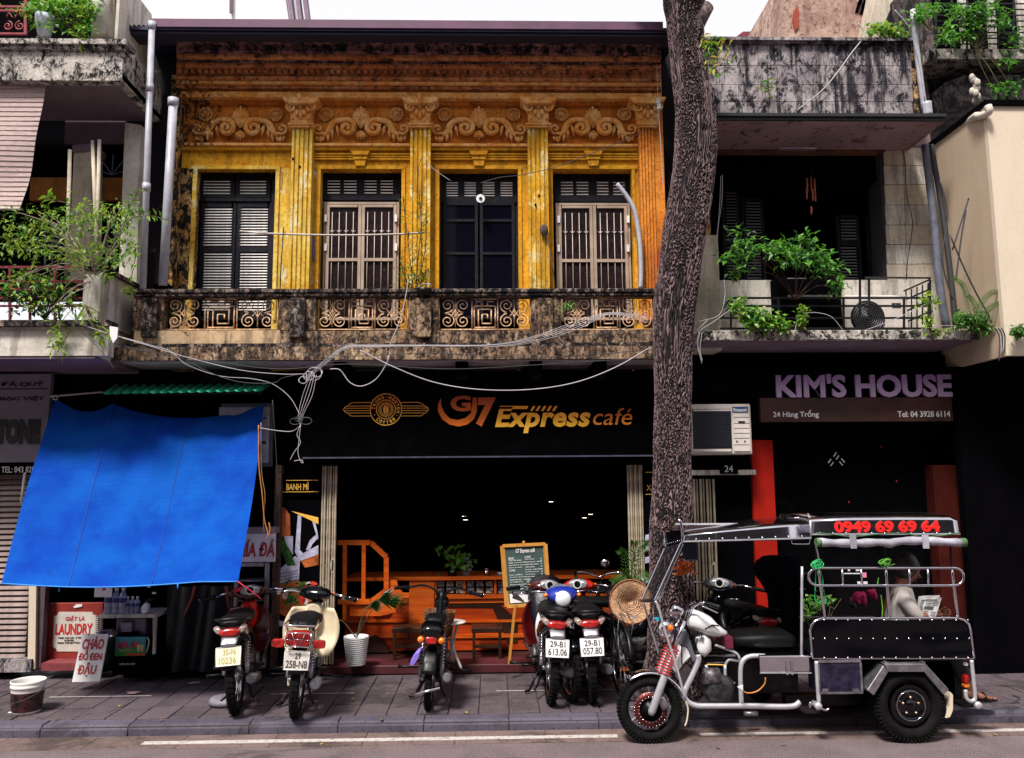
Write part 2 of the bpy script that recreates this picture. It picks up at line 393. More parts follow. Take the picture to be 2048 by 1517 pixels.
m_inky = mat('faded yellow ink', (.42, .36, .10), .6, 0, 0, 5)
m_white = mat('white paint', (.74, .73, .74), .5, 0, .05, 6)
m_signred = mat('red sign paint', (.50, .02, .02), .5, 0, .1, 6)
YW = 8.2            # street wall of the houses
ZP = .09            # pavement height
YK0 = 6.66          # street face of the kerb
def asphalt():
 t = NT('asphalt'); co = t.coord(); n = t.noise(co, 150, 4, .8); n2 = t.noise(co, 2.2, 8, .6); n3 = t.noise(co, 60, 6, .8)
 c = t.mix(t.ramp(n2, .35, .65), (.070, .046, .050), (.115, .080, .085))
 c = t.mix(t.ramp(n, .48, .60), c, (.30, .25, .25)); c = t.mix(t.ramp(n3, .54, .64), c, (.012, .009, .012)); c = t.mix(t.math('MULTIPLY', t.ramp(t.noise(t.coord((.5, 1, 1)), 1.6, 8, .7, .8), .56, .66), .6), c, (.02, .016, .018)); c = t.mix(t.math('MULTIPLY', t.ramp(t.noise(t.coord((1, 3, 1)), .9, 6, .6, .5), .5, .62), .35), c, (.17, .14, .14))
 t.col(c); t.set(Roughness=.85, Specular_IOR_Level=.3); t.bump(n, .8, .006); return t.m
m_asph = asphalt()
MB().grid(lambda u, v: (-60 + 120 * u, -30 + (YK0 - .30 + 30) * v, 0), 24, 12, False).build('road', m_asph, kind='structure')
MB().box(-60, 60, YK0 + .02, 14, -.2, ZP - .02).build('pavement_bed', mat('dark joint sand', (.05, .042, .045), .9, kind='P'), kind='structure')
pv = struct('pavement', (0, YK0, ZP)); kb = struct('kerb', (0, YK0, 0)); gt = struct('gutter', (0, YK0 - .3, 0))
def stone_mat(i, a):
 t = NT('paving stone %d' % i); co = t.coord(); n = t.noise(co, 4, 10, .7); n2 = t.noise(co, 40, 8, .75)
 info = t.n('ShaderNodeObjectInfo'); rnd = info.outputs['Random']
 c = t.mix(t.ramp(n, .3, .7), tuple(x * .7 for x in a), tuple(x * 1.25 for x in a)); c = t.mix(t.math('MULTIPLY', rnd, .55), c, tuple(x * 1.6 for x in a))
 c = t.mix(t.ramp(n2, .56, .62), c, tuple(x * .3 for x in a)); n5 = t.noise(co, 1.3, 12, .75, .5); c = t.mix(t.math('MULTIPLY', t.ramp(n5, .52, .60), .65), c, tuple(x * .25 for x in a)); c = t.mix(t.math('MULTIPLY', t.ramp(t.noise(co, 70, 4, .8), .62, .68), .6), c, tuple(min(1, x * 3) for x in a)); t.col(c)
 t.set(Roughness=.75, Specular_IOR_Level=.35); t.bump(n2, .5, .006); return t.m
m_pave = stone_mat(1, (.074, .056, .065)); m_kerb = stone_mat(2, (.070, .060, .084)); m_gut = stone_mat(3, (.125, .085, .078))  # purple tint of the shadows is put into the stone colours
tw, td = .252, .325
tiles = []
for q in range(4):
 m = MB(); hx = tw / 2 - .004; hy = td / 2 - .004; j = [random.uniform(-.003, .003) for _ in range(4)]
 m.add([(-hx, -hy, -.03), (hx, -hy, -.03), (hx, hy, -.03), (-hx, hy, -.03), (-hx, -hy, j[0]), (hx, -hy, j[1]), (hx, hy, j[2]), (-hx, hy, j[3])],
          [(0, 3, 2, 1), (4, 5, 6, 7), (0, 1, 5, 4), (1, 2, 6, 5), (2, 3, 7, 6), (3, 0, 4, 7)]); tiles.append(m.mesh('paving_tile', m_pave, bevel=.003))
yk1 = YK0 + .17
nr = 4
for r in range(nr):
 for cidx in range(-21, 24):
  x = cidx * tw + (.0 if r % 2 else .0); y = yk1 + td * (r + .5) + .004
  piece('paving_tile', random.choice(tiles), pv, (x, y, ZP + random.uniform(-.003, .003)), (random.uniform(-.006, .006), random.uniform(-.006, .006), 0))
MB().box(-60, 21 * -tw - tw / 2 - .01, yk1, 8.3, ZP - .03, ZP).box(23 * tw + tw / 2 + .01, 60, yk1, 14, ZP - .03, ZP).box(-5.2, 60, yk1 + nr * td + .006, 14, ZP - .032, ZP - .003).build('back_strip', m_pave, pv)
x = -6.6
while x < 7.2:
 L = random.choice((.70, .72, .95, .68)); a, b = x + .004, x + L - .004; m = MB(); z = ZP + random.uniform(-.004, .004)
 prof = [(YK0 + random.uniform(-.006, .004), -.1), (YK0 + .012, z - .035), (YK0 + .04, z - .004), (YK0 + .165, z), (YK0 + .165, -.1)]
 m.prism(prof, a, b, 'yz'); m.build('kerb_stone', m_kerb, kb, bevel=.004); x += L
MB().box(-60, -6.6, YK0, YK0 + .165, -.1, ZP).box(7.3, 60, YK0, YK0 + .165, -.1, ZP).build('far_kerb_run', m_kerb, kb)
x = -6.6
while x < 7.2:
 L = .7; m = MB().box(x + .002, x + L - .002, YK0 - .298, YK0 - .004, -.08, .004 + random.uniform(0, .003)); m.build('gutter_slab', m_gut, gt, bevel=.002); x += L
MB().box(-60, 60, YK0 - .31, YK0 + .02, -.2, -.02).build('bed', m_asph, gt)
def paint():
 t = NT('worn road paint'); co = t.coord(); n = t.noise(co, 30, 10, .8); t.col(t.mix(t.ramp(n, .5, .62), (.46, .42, .40), (.16, .13, .12))); t.set(Roughness=.8); return t.m
m_paint = paint()
a, b = G(285, 1488), G(1235, 1473)
MB().box(a.x, b.x, a.y - .035, a.y + .035, .004, .008).build('painted_road_line', m_paint, kind='structure')
a, b = G(1400, 1471), G(2300, 1464); MB().box(a.x, b.x, a.y - .03, a.y + .03, .004, .008).build('painted_road_line', m_paint, kind='structure')
m = MB()
for x0, x1 in ((-3.95, -3.05), (-2.0, -1.25), (.02, 2.2)):
 m.box(x0, x1, 7.49, 7.505, ZP + .004, ZP + .0065)
m.build('painted_parking_line', m_paint, kind='structure')
ob = thing('opposite_building', 'long dark terrace on the camera side of the street', 'building', (0, -7, 0))
MB().box(-30, 30, -9, -7, 0, 10.5).build('wall', mat('grey brown terrace render', (.035, .03, .03), .9, kind='P'), ob)
MB().box(-2.0, -1.1, -6.98, -6.5, 5.5, 10.4).box(1.2, 1.5, -6.98, -6.7, 4, 10.4).build('reflection_bay', mat('pale reflection bay', (.40, .36, .38), .9), ob)  # unseen pale bays added so the window panes have shapes to reflect
for i in range(14):
 MB().box(-24 + i * 3.5, -22.4 + i * 3.5, -7.0, -6.95, 3.6, 5.6).build('window', m_glass, ob)
# yellow house over the cafe
YB = 7.6           # balcony front face
zfl = W(800, 700, YB).z                      # balcony floor
H = thing('colonial_shophouse', 'two-storey yellow and orange colonial shophouse with stucco scrolls above a black cafe front', 'building', (W(830, 1345, YW).x, YW, ZP))
xl = W(352, 400, YW).x; xr = W(1322, 400, YW).x
wins = [(388, 548), (638, 802), (878, 1037), (1107, 1267)]
wz1 = W(700, 337, YW).z
WX = [RX(a, 337, b, 577, YW)[:2] for a, b in wins]
zt = W(700, 112, YW).z
edges = [xl] + [v for p in WX for v in p] + [xr]
cols = [(edges[i], edges[i + 1]) for i in range(0, len(edges), 2)]
mats = [m_mildew_or, m_yellow_peel, m_yellow, m_yellow, m_yellow]
for (a, b), mm in zip(cols, mats): MB().box(a, b, YW, YW + .3, zfl - .1, wz1).build('wall', mm, H)
zs0 = W(700, 300, YW).z
MB().box(xl, xr, YW, YW + .3, wz1, zs0).build('lintel_wall', m_yellow, H)
MB().box(xl, xr, YW, YW + .3, zs0, zt + .3).build('frieze_wall', m_orange, H)
for i, (a, b) in enumerate(wins):
 mm = m_yellow_peel if i == 0 else m_yellow
 MB().pbox(a - 8, 330, a, 640, YW - .018, .03).pbox(b, 330, b + 7, 640, YW - .018, .03).pbox(a - 8, 331, b + 7, 337.5, YW - .02, .03).build('window_surround', mm, H)
 if i:
  x0, x1 = a - 22, b + 20
  MB().pbox(x0, 306, x1, 309, YW - .03, .03).pbox(x0, 311, x1, 314, YW - .022, .03).pbox(x0, 316, x1, 319, YW - .03, .03).build('head_moulding', m_yellow, H)
  c = (a + b) / 2
  MB().pprism([(c - 19, 301), (c + 19, 301), (c + 15, 309), (c - 15, 309)], YW - .07, .07).pprism([(c - 15, 309), (c + 15, 309), (c + 13, 318), (c - 13, 318)], YW - .055, .06).pprism([(c - 12, 318), (c + 12, 318), (c + 9, 331), (c - 9, 331)], YW - .045, .05).build('keystone', m_yellow, H)
MB().pprism([(622, 462), (630, 470), (631, 524), (626, 518), (619, 512), (617, 490)], YW - .022, .012).build('peeled_patch', m_purple, H)
MB().pprism([(560, 340), (566, 345), (563, 380), (558, 372)], YW - .006, .01).pprism([(553, 420), (558, 424), (557, 452), (552, 446)], YW - .006, .01).build('bare_patch', mat('bare tan render', (.40, .22, .06), .9, 0, .4, 20, .5), H)
for x, y in ((586, 318), (600, 334), (1071, 410), (1078, 392), (832, 250)): q = W(x, y, YW - .12); MB().ell((q.x, q.y, q.z), .012, .008, .018, su=7, sv=5).build('chipped_hole', m_black, H)
def course(y0, y1, pr, mm, name, x0=352, x1=1322):
 MB().pbox(x0, y0, x1, y1, YW - pr, pr + .01).build(name, mm, H, bevel=.006)
course(286, 292, .07, m_orn, 'string_course'); course(292, 300, .045, m_yellow, 'string_course')
course(206, 210, .03, m_orange, 'frieze_moulding'); course(196, 206, .06, m_orange, 'frieze_moulding'); course(184, 196, .13, m_orn, 'architrave'); course(177, 184, .10, m_orange, 'architrave')
course(168, 177, .15, m_rust, 'architrave'); course(160, 168, .19, m_orn, 'architrave'); course(153, 160, .22, m_rust, 'bed_moulding')
course(134, 153, .20, m_rust, 'dentil_band'); course(124, 134, .30, m_rust, 'cornice'); course(116, 124, .34, m_soot, 'cornice'); course(104, 116, .40, m_rust, 'cornice'); course(86, 104, .46, m_soot, 'cornice'); course(78, 86, .52, m_soot, 'cornice'); course(58, 78, .40, m_soot, 'blocking_course')
dm = MB().box(-.020, .020, -.05, 0, -.03, .03).mesh('dentil', m_rust, bevel=.003)
px = 362
while px < 1290:
 p = W(px, 143.5, YW - .20); piece('dentil', dm, H, (p.x + random.uniform(-.003, .003), YW - .20, p.z + random.uniform(-.002, .002))); px += 13.2
zr = W(800, 60, 7.55).z
MB().add([(xl - .28, 7.52, zr - .03), (xr + .1, 7.52, zr - .03), (xr + .1, 11, zr + .5), (xl - .28, 11, zr + .5), (xl - .28, 7.52, zr + .0), (xr + .1, 7.52, zr + .0), (xr + .1, 11, zr + .53), (xl - .28, 11, zr + .53)],
     [(0, 3, 2, 1), (4, 5, 6, 7), (0, 1, 5, 4), (1, 2, 6, 5), (2, 3, 7, 6), (3, 0, 4, 7)]).build('roof', mat('dark blue roofing sheet', (.02, .018, .05), .5, .3, .3, 3), H)
MB().pbox(300, 40, 1326, 56, 7.50, .02).build('fascia', mat('purple brown roof fascia', (.10, .03, .075), .6, 0, .3, 3), H)
g = MB()
for i in range(120):
 x = xl - .26 + i * (xr - xl + .3) / 119; g.tube([(x, 7.52, zr + .01), (x, 7.9, zr + .09)], .014, 5)
g.build('ridges', MC['dark blue roofing sheet'], H)
MB().box(xl - .28, xr + .1, 7.54, 7.75, zr - .06, zr - .03).build('soffit', mat('dark soffit board', (.012, .01, .03), .8), H)
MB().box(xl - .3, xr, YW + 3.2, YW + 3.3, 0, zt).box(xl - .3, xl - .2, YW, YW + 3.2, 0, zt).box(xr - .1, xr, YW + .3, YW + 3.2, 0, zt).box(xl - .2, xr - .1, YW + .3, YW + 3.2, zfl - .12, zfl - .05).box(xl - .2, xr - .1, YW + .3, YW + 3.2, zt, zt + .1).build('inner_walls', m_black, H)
MB().pbox(290, 100, 352, 590, YW - .02, .1).build('side_pier', plaster('sooty side render', (.10, .06, .05), (.2, .11, .09), (.008, .006, .01), dirt=.6, streak=.6, scale=2.4, fine=1), H)
MB().pbox(333, 150, 352, 590, YW - .14, .12).build('corner_pier', m_mildew_or, H)
MB().pbox(1290, 150, 1330, 640, YW - .10, .12).build('end_pier', m_orange, H)
MB().pbox(1300, 500, 1320, 577, YW - .11, .02).build('bared_brick_patch', plaster('bare brick', (.30, .05, .03), (.42, .09, .05), (.05, .01, .01), dirt=.4, streak=.1, scale=12), H)
MB().pbox(1322, 56, 1420, 700, YW + .05, .2).build('party_wall', MC['sooty side render'], H)
MB().pbox(1300, 700, 1400, 1346, YW + .06, .3).build('party_wall', m_black, H)
def pilaster(pxc, top, bot, pw, mm, mcap):
 p = W(pxc, 400, YW - .12); x = p.x; hw = pw / 2 * (YW - .12) / F_PX
 z0, z1 = W(pxc, bot, YW - .12).z, W(pxc, top, YW - .12).z; y = YW - .12; n = 4; fl = 2 * hw / (n * 2 + 1); pts = [(x - hw, YW), (x - hw, y)]
 for k in range(n):
  a = x - hw + fl * (1 + 2 * k); pts += [(a + .002, y), (a + fl * .3, y + .018), (a + fl * .7, y + .018), (a + fl - .002, y)]
 pts += [(x + hw, y), (x + hw, YW)]; MB().prism(pts, z0, z1, 'xy').build('pilaster', mm, H)
 MB().pbox(pxc - pw / 2 - 3, top - 5, pxc + pw / 2 + 3, top, YW - .15, .15).pbox(pxc - pw / 2 - 5, top - 9, pxc + pw / 2 + 5, top - 5, YW - .165, .165).build('capital_necking', mcap, H, bevel=.004)
 cap = MB(); a = YW - .15
 cap.pprism([(pxc - 20, top - 9), (pxc + 20, top - 9), (pxc + 21, 218), (pxc + 26, 206), (pxc - 26, 206), (pxc - 21, 218)], a, .15)
 cap = cap.build('capital', mcap, H, bevel=.004)
 MB().pprism([(pxc - 37, 193), (pxc + 37, 193), (pxc + 35, 199), (pxc + 24, 206), (pxc - 24, 206), (pxc - 35, 199)], YW - .22, .2).build('abacus', mcap, cap, bevel=.006)
 for sg in (-1, 1):
  c = W(pxc + sg * 19, 214, a - .02)
  MB().tube(spiral((c.x, c.z), .055, 1.6, math.pi / 2, -sg, 24, .1, y=a - .02), [.016 - .006 * i / 24 for i in range(25)], 6).build('volute', mcap, cap)
 for dx, dz, rx_, rz_ in ((0, 199, .028, .045), (-7, 226, .02, .034), (7, 226, .02, .034), (0, 232, .022, .036), (-15, 236, .014, .02), (15, 236, .014, .02), (0, 214, .014, .02)):
  c = W(pxc + dx, dz, a - .01); MB().ell((c.x, a - .015 if dz > 200 else a - .07, c.z), rx_, .026, rz_, su=8, sv=6).build('acanthus_leaf', mcap, cap)
m_pil1 = m_yellow_peel
for pxc, pw, mm in ((601, 42, m_pil1), (840, 42, m_pilm), (1077, 42, m_pilm), (1296, 30, m_orange)): pilaster(pxc, 254, 640, pw, mm, m_orn)
def scrollwork(px0, px1, mm, dirty=False):
 c = (px0 + px1) / 2; s = (px1 - px0) / 190.0; Y = YW - .03; k = YW / F_PX
 def pt(dx, y, yy=Y): q = W(c + dx * s, y, yy); return (q.x, yy, q.z)
 pal = MB()
 for an in range(-4, 5):
  a = an * .2; L = (44 - abs(an) * 4.5) * k; b0 = Vector(pt(0, 252)); d = Vector((math.sin(a), 0, math.cos(a)))
  pal.tube([b0 - Vector((0, 0, .02)), b0 + d * L * .5 + Vector((0, -.02, 0)), b0 + d * L * .9 + Vector((0, -.01, 0)), b0 + d * L], [.012, .022, .018, .004], 6)
 pal.build('palmette', mm, H)
 low = MB()
 for an in (-2, -1, 0, 1, 2):
  b0 = Vector(pt(0, 262)); d = Vector((math.sin(an * .35), 0, -math.cos(an * .35))); low.tube([b0, b0 + d * .06 + Vector((0, -.015, 0)), b0 + d * (.115 - abs(an) * .012)], [.010, .018, .004], 6)
 low.build('drop_leaf', mm, H)
 for sg in (-1, 1):
  q = pt(sg * 27, 258); r0 = 18 * k
  sp = spiral((q[0], q[2]), r0, 1.55, math.pi / 2 - sg * .3, sg, 26, .08, y=Y - .03)
  pre = [Vector(pt(sg * 73, 272, Y - .02)), Vector(pt(sg * 66, 262, Y - .02)), Vector(pt(sg * 58, 248, Y - .025)), Vector(pt(sg * 44, 240, Y - .03))]
  path = catmull(pre, 5)[:-1] + sp; n = len(path)
  MB().tube(path, [.013 + .021 * min(1, i / 12) * (1 - .6 * i / n) for i in range(n)], 8).build('scroll', mm, H)
  q = pt(sg * 84, 259)
  sp = spiral((q[0], q[2]), 12 * k, 1.3, -math.pi / 2 - sg * .6, sg, 20, .1, y=Y - .02)
  pre = [Vector(pt(sg * 50, 244, Y - .02)), Vector(pt(sg * 57, 256, Y - .02)), Vector(pt(sg * 66, 270, Y - .02))]
  path = catmull(pre, 5)[:-1] + sp; n = len(path)
  MB().tube(path, [.019 - .009 * i / n for i in range(n)], 6).build('scroll', mm, H)
  lf = MB()
  for (dx, y, an, L) in ((48, 250, -1.9, 26), (56, 256, -1.5, 24), (63, 266, -1.3, 20), (72, 272, -1.0, 16), (80, 274, -1.6, 14), (40, 246, -2.2, 20), (88, 273, -2.0, 13)):
   b0 = Vector(pt(sg * dx, y)); a = an; d = Vector((sg * math.cos(a) * .6, 0, math.sin(a))).normalized()
   lf.tube([b0, b0 + d * L * k * .5 + Vector((0, -.018, 0)), b0 + d * L * k], [.012, .021, .004], 6)
  lf.build('leaf_spray', mm, H)
  q = pt(sg * 70, 228); ro = MB()
  ro.lathe([(.002, -.030), (.016, -.030), (.018, -.012), (.030, -.012), (.034, -.022), (.042, -.012)], (q[0], Y + .02, q[2]), 'y', 12)
  ring = [Vector((q[0] + (.068 + .006 * math.cos(10 * a)) * math.cos(a), Y + .005, q[2] + (.068 + .006 * math.cos(10 * a)) * math.sin(a))) for a in [2 * math.pi * i / 50 for i in range(50)]]
  ro.tube(ring, .008, 5, True); ro.tube([(q[0] + .052 * math.cos(a), Y + .008, q[2] + .052 * math.sin(a)) for a in [2 * math.pi * i / 24 for i in range(24)]], .005, 5, True)
  ro.build('rosette', mm, H)
m_orn_dark = plaster('sooty stucco ornament', (.30, .12, .05), (.42, .20, .10), (.01, .008, .01), dirt=.5, streak=.2, scale=5, fine=1)
scrollwork(386, 576, m_orn); scrollwork(626, 818, m_orn); scrollwork(864, 1052, m_orn); scrollwork(1100, 1272, m_orn)
def louvre(fr, px0, px1, py0, py1, Y, pitch, mm=m_slat, tilt=.62):
 x0, x1, z0, z1 = RX(px0, py0, px1, py1, Y); n = max(2, round((py1 - py0) / pitch)); dz = (z1 - z0) / n; key = 'sl%.3f%s' % (x1 - x0, mm.name)
 if key not in MC:
  MC[key] = MB().obox((0, 0, 0), (x1 - x0) / 2, .014, .003, Matrix.Rotation(tilt, 3, 'X')).mesh('slat', mm)
 for i in range(n): piece('slat', MC[key], fr, ((x0 + x1) / 2, Y + .012, z0 + dz * (i + .5)), (random.uniform(-.07, .07), 0, random.uniform(-.004, .004)))
YS = YW + .13
def frame_rect(m, a, b, y0, y1, w, Y, d=.04, hw=None):
 hw = hw or w; m.pbox(a, y0, a + w, y1, Y, d).pbox(b - w, y0, b, y1, Y, d).pbox(a + w, y0, b - w, y0 + hw, Y + .001, d - .002).pbox(a + w, y1 - hw, b - w, y1, Y + .001, d - .002); return m
S = MB(); frame_rect(S, 389, 547, 345, 640, 7, YS - .01, .06); S.pbox(396, 396, 540, 402, YS - .015, .06); S = S.build('shutter_frame', m_bluewood, H)
for (a, b) in ((398, 469), (471, 541)):
 leafm = MB(); xa, xb = a + 8, b - 6
 leafm.pbox(a, 402, xa, 640, YS, .035).pbox(xb, 402, b, 640, YS, .035).pbox(xa, 402, xb, 414, YS + .001, .033).pbox(xa, 493, xb, 504, YS + .001, .033).pbox(xa, 622, xb, 640, YS + .001, .033)
 sh = leafm.build('shutter', m_bluewood, H); louvre(sh, xa, xb, 415, 492, YS, 5.6); louvre(sh, xa, xb, 505, 622, YS, 5.6)
 tm = MB(); frame_rect(tm, a, b, 350, 395, 8, YS + .001, .033); tr = tm.build('transom_shutter', m_bluewood, H); louvre(tr, a + 9, b - 9, 359, 389, YS, 6)
def transom(a, b, y0, y1, cellsx, Y=YS):
 tm = MB(); tm.pbox(a, y0 - 12, b, y0, Y, .035).pbox(a, y1, b, y1 + 12, Y, .035); xs = [a] + [v for c in cellsx for v in c] + [b]
 for i in range(0, len(xs), 2): tm.pbox(xs[i], y0, xs[i + 1], y1, Y + .001, .033)
 tr = tm.build('transom_shutter', m_bluewood, H)
 for c in cellsx: louvre(tr, c[0], c[1], y0, y1, Y, 5.6)
transom(640, 800, 358, 388, [(655, 680), (688, 713), (729, 753), (761, 786)])
transom(880, 1035, 362, 393, [(893, 916), (929, 952), (965, 989), (1001, 1025)])
transom(1109, 1265, 361, 391, [(1122, 1146), (1153, 1177), (1194, 1217), (1226, 1250)])
def casement(a, b, y0):
 Y = YS - .03; fm = MB(); frame_rect(fm, a, b, y0, 640, 4, Y, .06, 4); fr = fm.build('window_frame', m_alu, H); c = (a + b) / 2
 for (p, q) in ((a + 5, c - .5), (c + .5, b - 5)):
  lf = MB(); frame_rect(lf, p, q, y0 + 5, 640, 6, Y - .012, .04, 5); lf.pbox(p + 6, y0 + 112, q - 6, y0 + 118, Y - .011, .038); lf = lf.build('casement', m_alu, H)
  m_bg = mat('glass over dark brown reed blind', (.020, .011, .012), .15, 0, .4, 30, spec=.25)
  MB().pbox(p + 6, y0 + 10, q - 6, y0 + 112, Y + .012, .006).build('pane', m_bg, lf); MB().pbox(p + 6, y0 + 118, q - 6, 635, Y + .012, .006).build('pane', m_bg, lf)
  for hy in (y0 + 25, y0 + 83):
   e = p if p < c - 3 else q; MB().pbox(e - 3, hy, e + 2, hy + 14, Y - .03, .02).build('hinge', m_white, lf)
  for i in range(4):
   xb = p + 13 + i * (q - p - 22) / 3.4; r = W(xb, y0 + 60, Y); t0 = W(xb, y0 + 20, Y).z; t1 = W(xb, 640, Y).z; bm = MB()
   bm.tube([(r.x, Y, t1), (r.x, Y, t0)], .0045, 6).ell((r.x, Y, r.z), .012, .012, .014, su=6, sv=4)
   for sg in (-1, 1): bm.tube([(r.x, Y, r.z - .01), (r.x + sg * .018, Y, r.z + .018), (r.x + sg * .026, Y, r.z + .01)], .004, 4)
   bm.build('security_bar', m_bar, fr)
casement(646, 797, 404); casement(1113, 1262, 406)
fm = MB(); frame_rect(fm, 879, 1036, 345, 640, 6, YS + .02, .05); fm.build('door_frame', m_bluewood, H)
for (p, q) in ((886, 956), (960, 1030)):
 lf = MB(); lf.pbox(p, 405, p + 6, 640, YS, .035).pbox(q - 6, 405, q, 640, YS, .035)
 for y in (405, 438, 504, 632): lf.pbox(p + 6, y, q - 6, y + 5, YS + .001, .033)
 lf = lf.build('glazed_door', m_bluewood, H)
 for y0, y1 in ((410, 438), (443, 504), (509, 632)): MB().pbox(p + 6, y0, q - 6, y1, YS + .015, .005).build('pane', m_glass, lf)
bg_ = thing('octagonal_mirror', 'small white octagonal charm mirror hanging above the glazed balcony door', 'mirror', W(961, 397, YW - .02))
c = W(961, 397, YW - .01); MB().lathe([(.0, -.012), (.020, -.012), (.024, -.004), (.048, -.004), (.050, .006), (0, .006)], (c.x, c.y, c.z), 'y', 8, False).build('frame', m_white, bg_)
MB().lathe([(0, -.015), (.016, -.015), (.018, -.008)], (c.x, c.y, c.z), 'y', 16).build('mirror_disc', m_glass, bg_)
B = MB().pbox(222, 693, 1330, 719, YB - .05, YW - YB + .05).build('balcony', m_stone, H)
MB().pbox(240, 686, 1330, 693, YB - .03, YW - YB + .03).build('ledge', m_stone_d, B)
MB().pbox(262, 577, 1318, 585, YB - .035, .19).pbox(266, 585, 1318, 592, YB - .02, .16).build('coping', m_stone_d, B, bevel=.008)
MB().pbox(268, 661, 560, 687, YB - .001, .12).build('dado', m_stone_l, B)
MB().pbox(560, 661, 1318, 687, YB, .12).build('dado', m_stone, B)
for (a, b) in ((266, 327), (557, 631), (817, 877), (1062, 1120)):
 pd = MB().pbox(a, 591, b, 661, YB + .004, .12).build('pedestal', m_stone, B, bevel=.004)
 c = (a + b) / 2
 MB().pbox(c - 15, 596, c + 15, 674, YB - .045, .055).build('raised_panel', m_stone_d if a < 800 else m_stone, B, bevel=.006)
MB().pbox(266, 591, 281, 661, YB + .125, .45).build('side_parapet', m_stone_d, B)
def grille(px0, px1):
 x0, x1, z0, z1 = RX(px0, 594, px1, 659, YB + .06); Wd, Hh = x1 - x0, z1 - z0; Y = YB + .06; m = MB(); R = .006
 def P(u, v): return Vector((x0 + u * Wd, Y, z0 + v * Hh))
 for a, b in (((0, 0), (1, 0)), ((0, 1), (1, 1)), ((0, 0), (0, 1)), ((1, 0), (1, 1)), ((.36, 0), (.36, 1)), ((.64, 0), (.64, 1))): m.tube([P(*a), P(*b)], R * 1.2, 5)
 m.build('grille_frame', m_iron, gr)
 asp = Wd / Hh; sc = MB(); r = .115 / asp * 2.0
 for side in (0, 1):
  for k in (0, 1):
   for top in (0, 1):
    cu = (.095 + .165 * k); cu = 1 - cu if side else cu; cv = .74 if top else .26
    rr = .22 * Hh; cen = P(cu, cv); di = 1 if (k + top) % 2 else -1
    sp = spiral((cen.x, cen.z), rr, 1.7, (-math.pi / 2 if top else math.pi / 2), di, 24, .15, y=Y)
    sc.tube(sp, R, 5)
    sc.tube([P(cu, .5 + (.03 if top else -.03)), P(cu - .03, .5), P(cu, .5)], R * .8, 4)
  cu = .178; cu = 1 - cu if side else cu
  sc.tube([P(cu, .08), P(cu, .92)], R * .8, 5); sc.tube(catmull([P(cu - .05, .40), P(cu - .02, .5), P(cu, .62), P(cu + .02, .5), P(cu + .05, .40)], 4), R * .8, 4)
  sc.tube(catmull([P(cu - .05, .60), P(cu - .015, .46), P(cu, .38), P(cu + .015, .46), P(cu + .05, .60)], 4), R * .7, 4)
 o_ = sc.build('scrollwork', m_iron, gr); o_['kind'] = 'stuff'
 me = MB(); L = [(.385, .06), (.385, .72), (.47, .72), (.47, .86), (.40, .86)]
 for pth in (L, [(1 - a, b) for a, b in L], [(.43, .06), (.43, .62), (.57, .62), (.57, .18), (.47, .18), (.47, .46), (.53, .46), (.53, .32)], [(.385, .06), (.615, .06)], [(.47, .72), (.53, .72)], [(.36, .94), (.64, .94)], [(.47, .94), (.47, .80)], [(.53, .94), (.53, .80)]):
  for a, b in zip(pth, pth[1:]): me.tube([P(*a), P(*b)], R * 1.1, 4)
 me.build('meander', m_iron, gr)
for a, b in ((328, 556), (632, 816), (878, 1061), (1121, 1306)):
 ORG_B = ORG[B.name]; gr = bpy.data.objects.new('grille', None); COL.objects.link(gr); gr.parent = H
 gr.location = (0, 0, 0); ORG[gr.name] = ORG[H.name]; grille(a, b)
MB().pbox(240, 720, 1330, 722, YB + .02, .5).build('drip_edge', mat('pale drip edge', (.4, .36, .38), .8), B)
for a in (690, 935, 1085, 1215): MB().box(W(a, 730, YB).x - .12, W(a, 730, YB).x, YB + .05, YW, W(a, 730, YB).z - .13, W(a, 719, YB).z).build('joist', m_black, B)
z = W(900, 742, 8.0).z
for a, b in ((610, 690), (816, 922), (960, 1043), (1075, 1176), (1211, 1310)): MB().pbox(a, 732, b, 739, 7.98, .05).build('soffit_strip', m_purple, B)
MB().pbox(600, 719, 1330, 731, 7.99, .05).build('soffit_band', mat('brown purple beam', (.07, .04, .055), .8), B)
x0, x1, z0, z1 = RX(672, 930, 1255, 1330, YW)
zl = W(900, 918, YW).z
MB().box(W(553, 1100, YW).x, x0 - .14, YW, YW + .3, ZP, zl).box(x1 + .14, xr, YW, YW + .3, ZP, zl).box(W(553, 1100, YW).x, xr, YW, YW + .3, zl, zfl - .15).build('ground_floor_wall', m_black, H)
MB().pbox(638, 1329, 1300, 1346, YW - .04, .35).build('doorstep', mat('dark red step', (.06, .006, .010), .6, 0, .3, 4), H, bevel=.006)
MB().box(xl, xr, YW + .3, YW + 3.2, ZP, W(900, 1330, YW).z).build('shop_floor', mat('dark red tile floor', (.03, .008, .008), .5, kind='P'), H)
MB().pbox(545, 930, 557, 1340, YW - .12, .14).build('rusty_post', mat('rusty black post', (.05, .025, .015), .7, 0, .8, 25, .4), H)
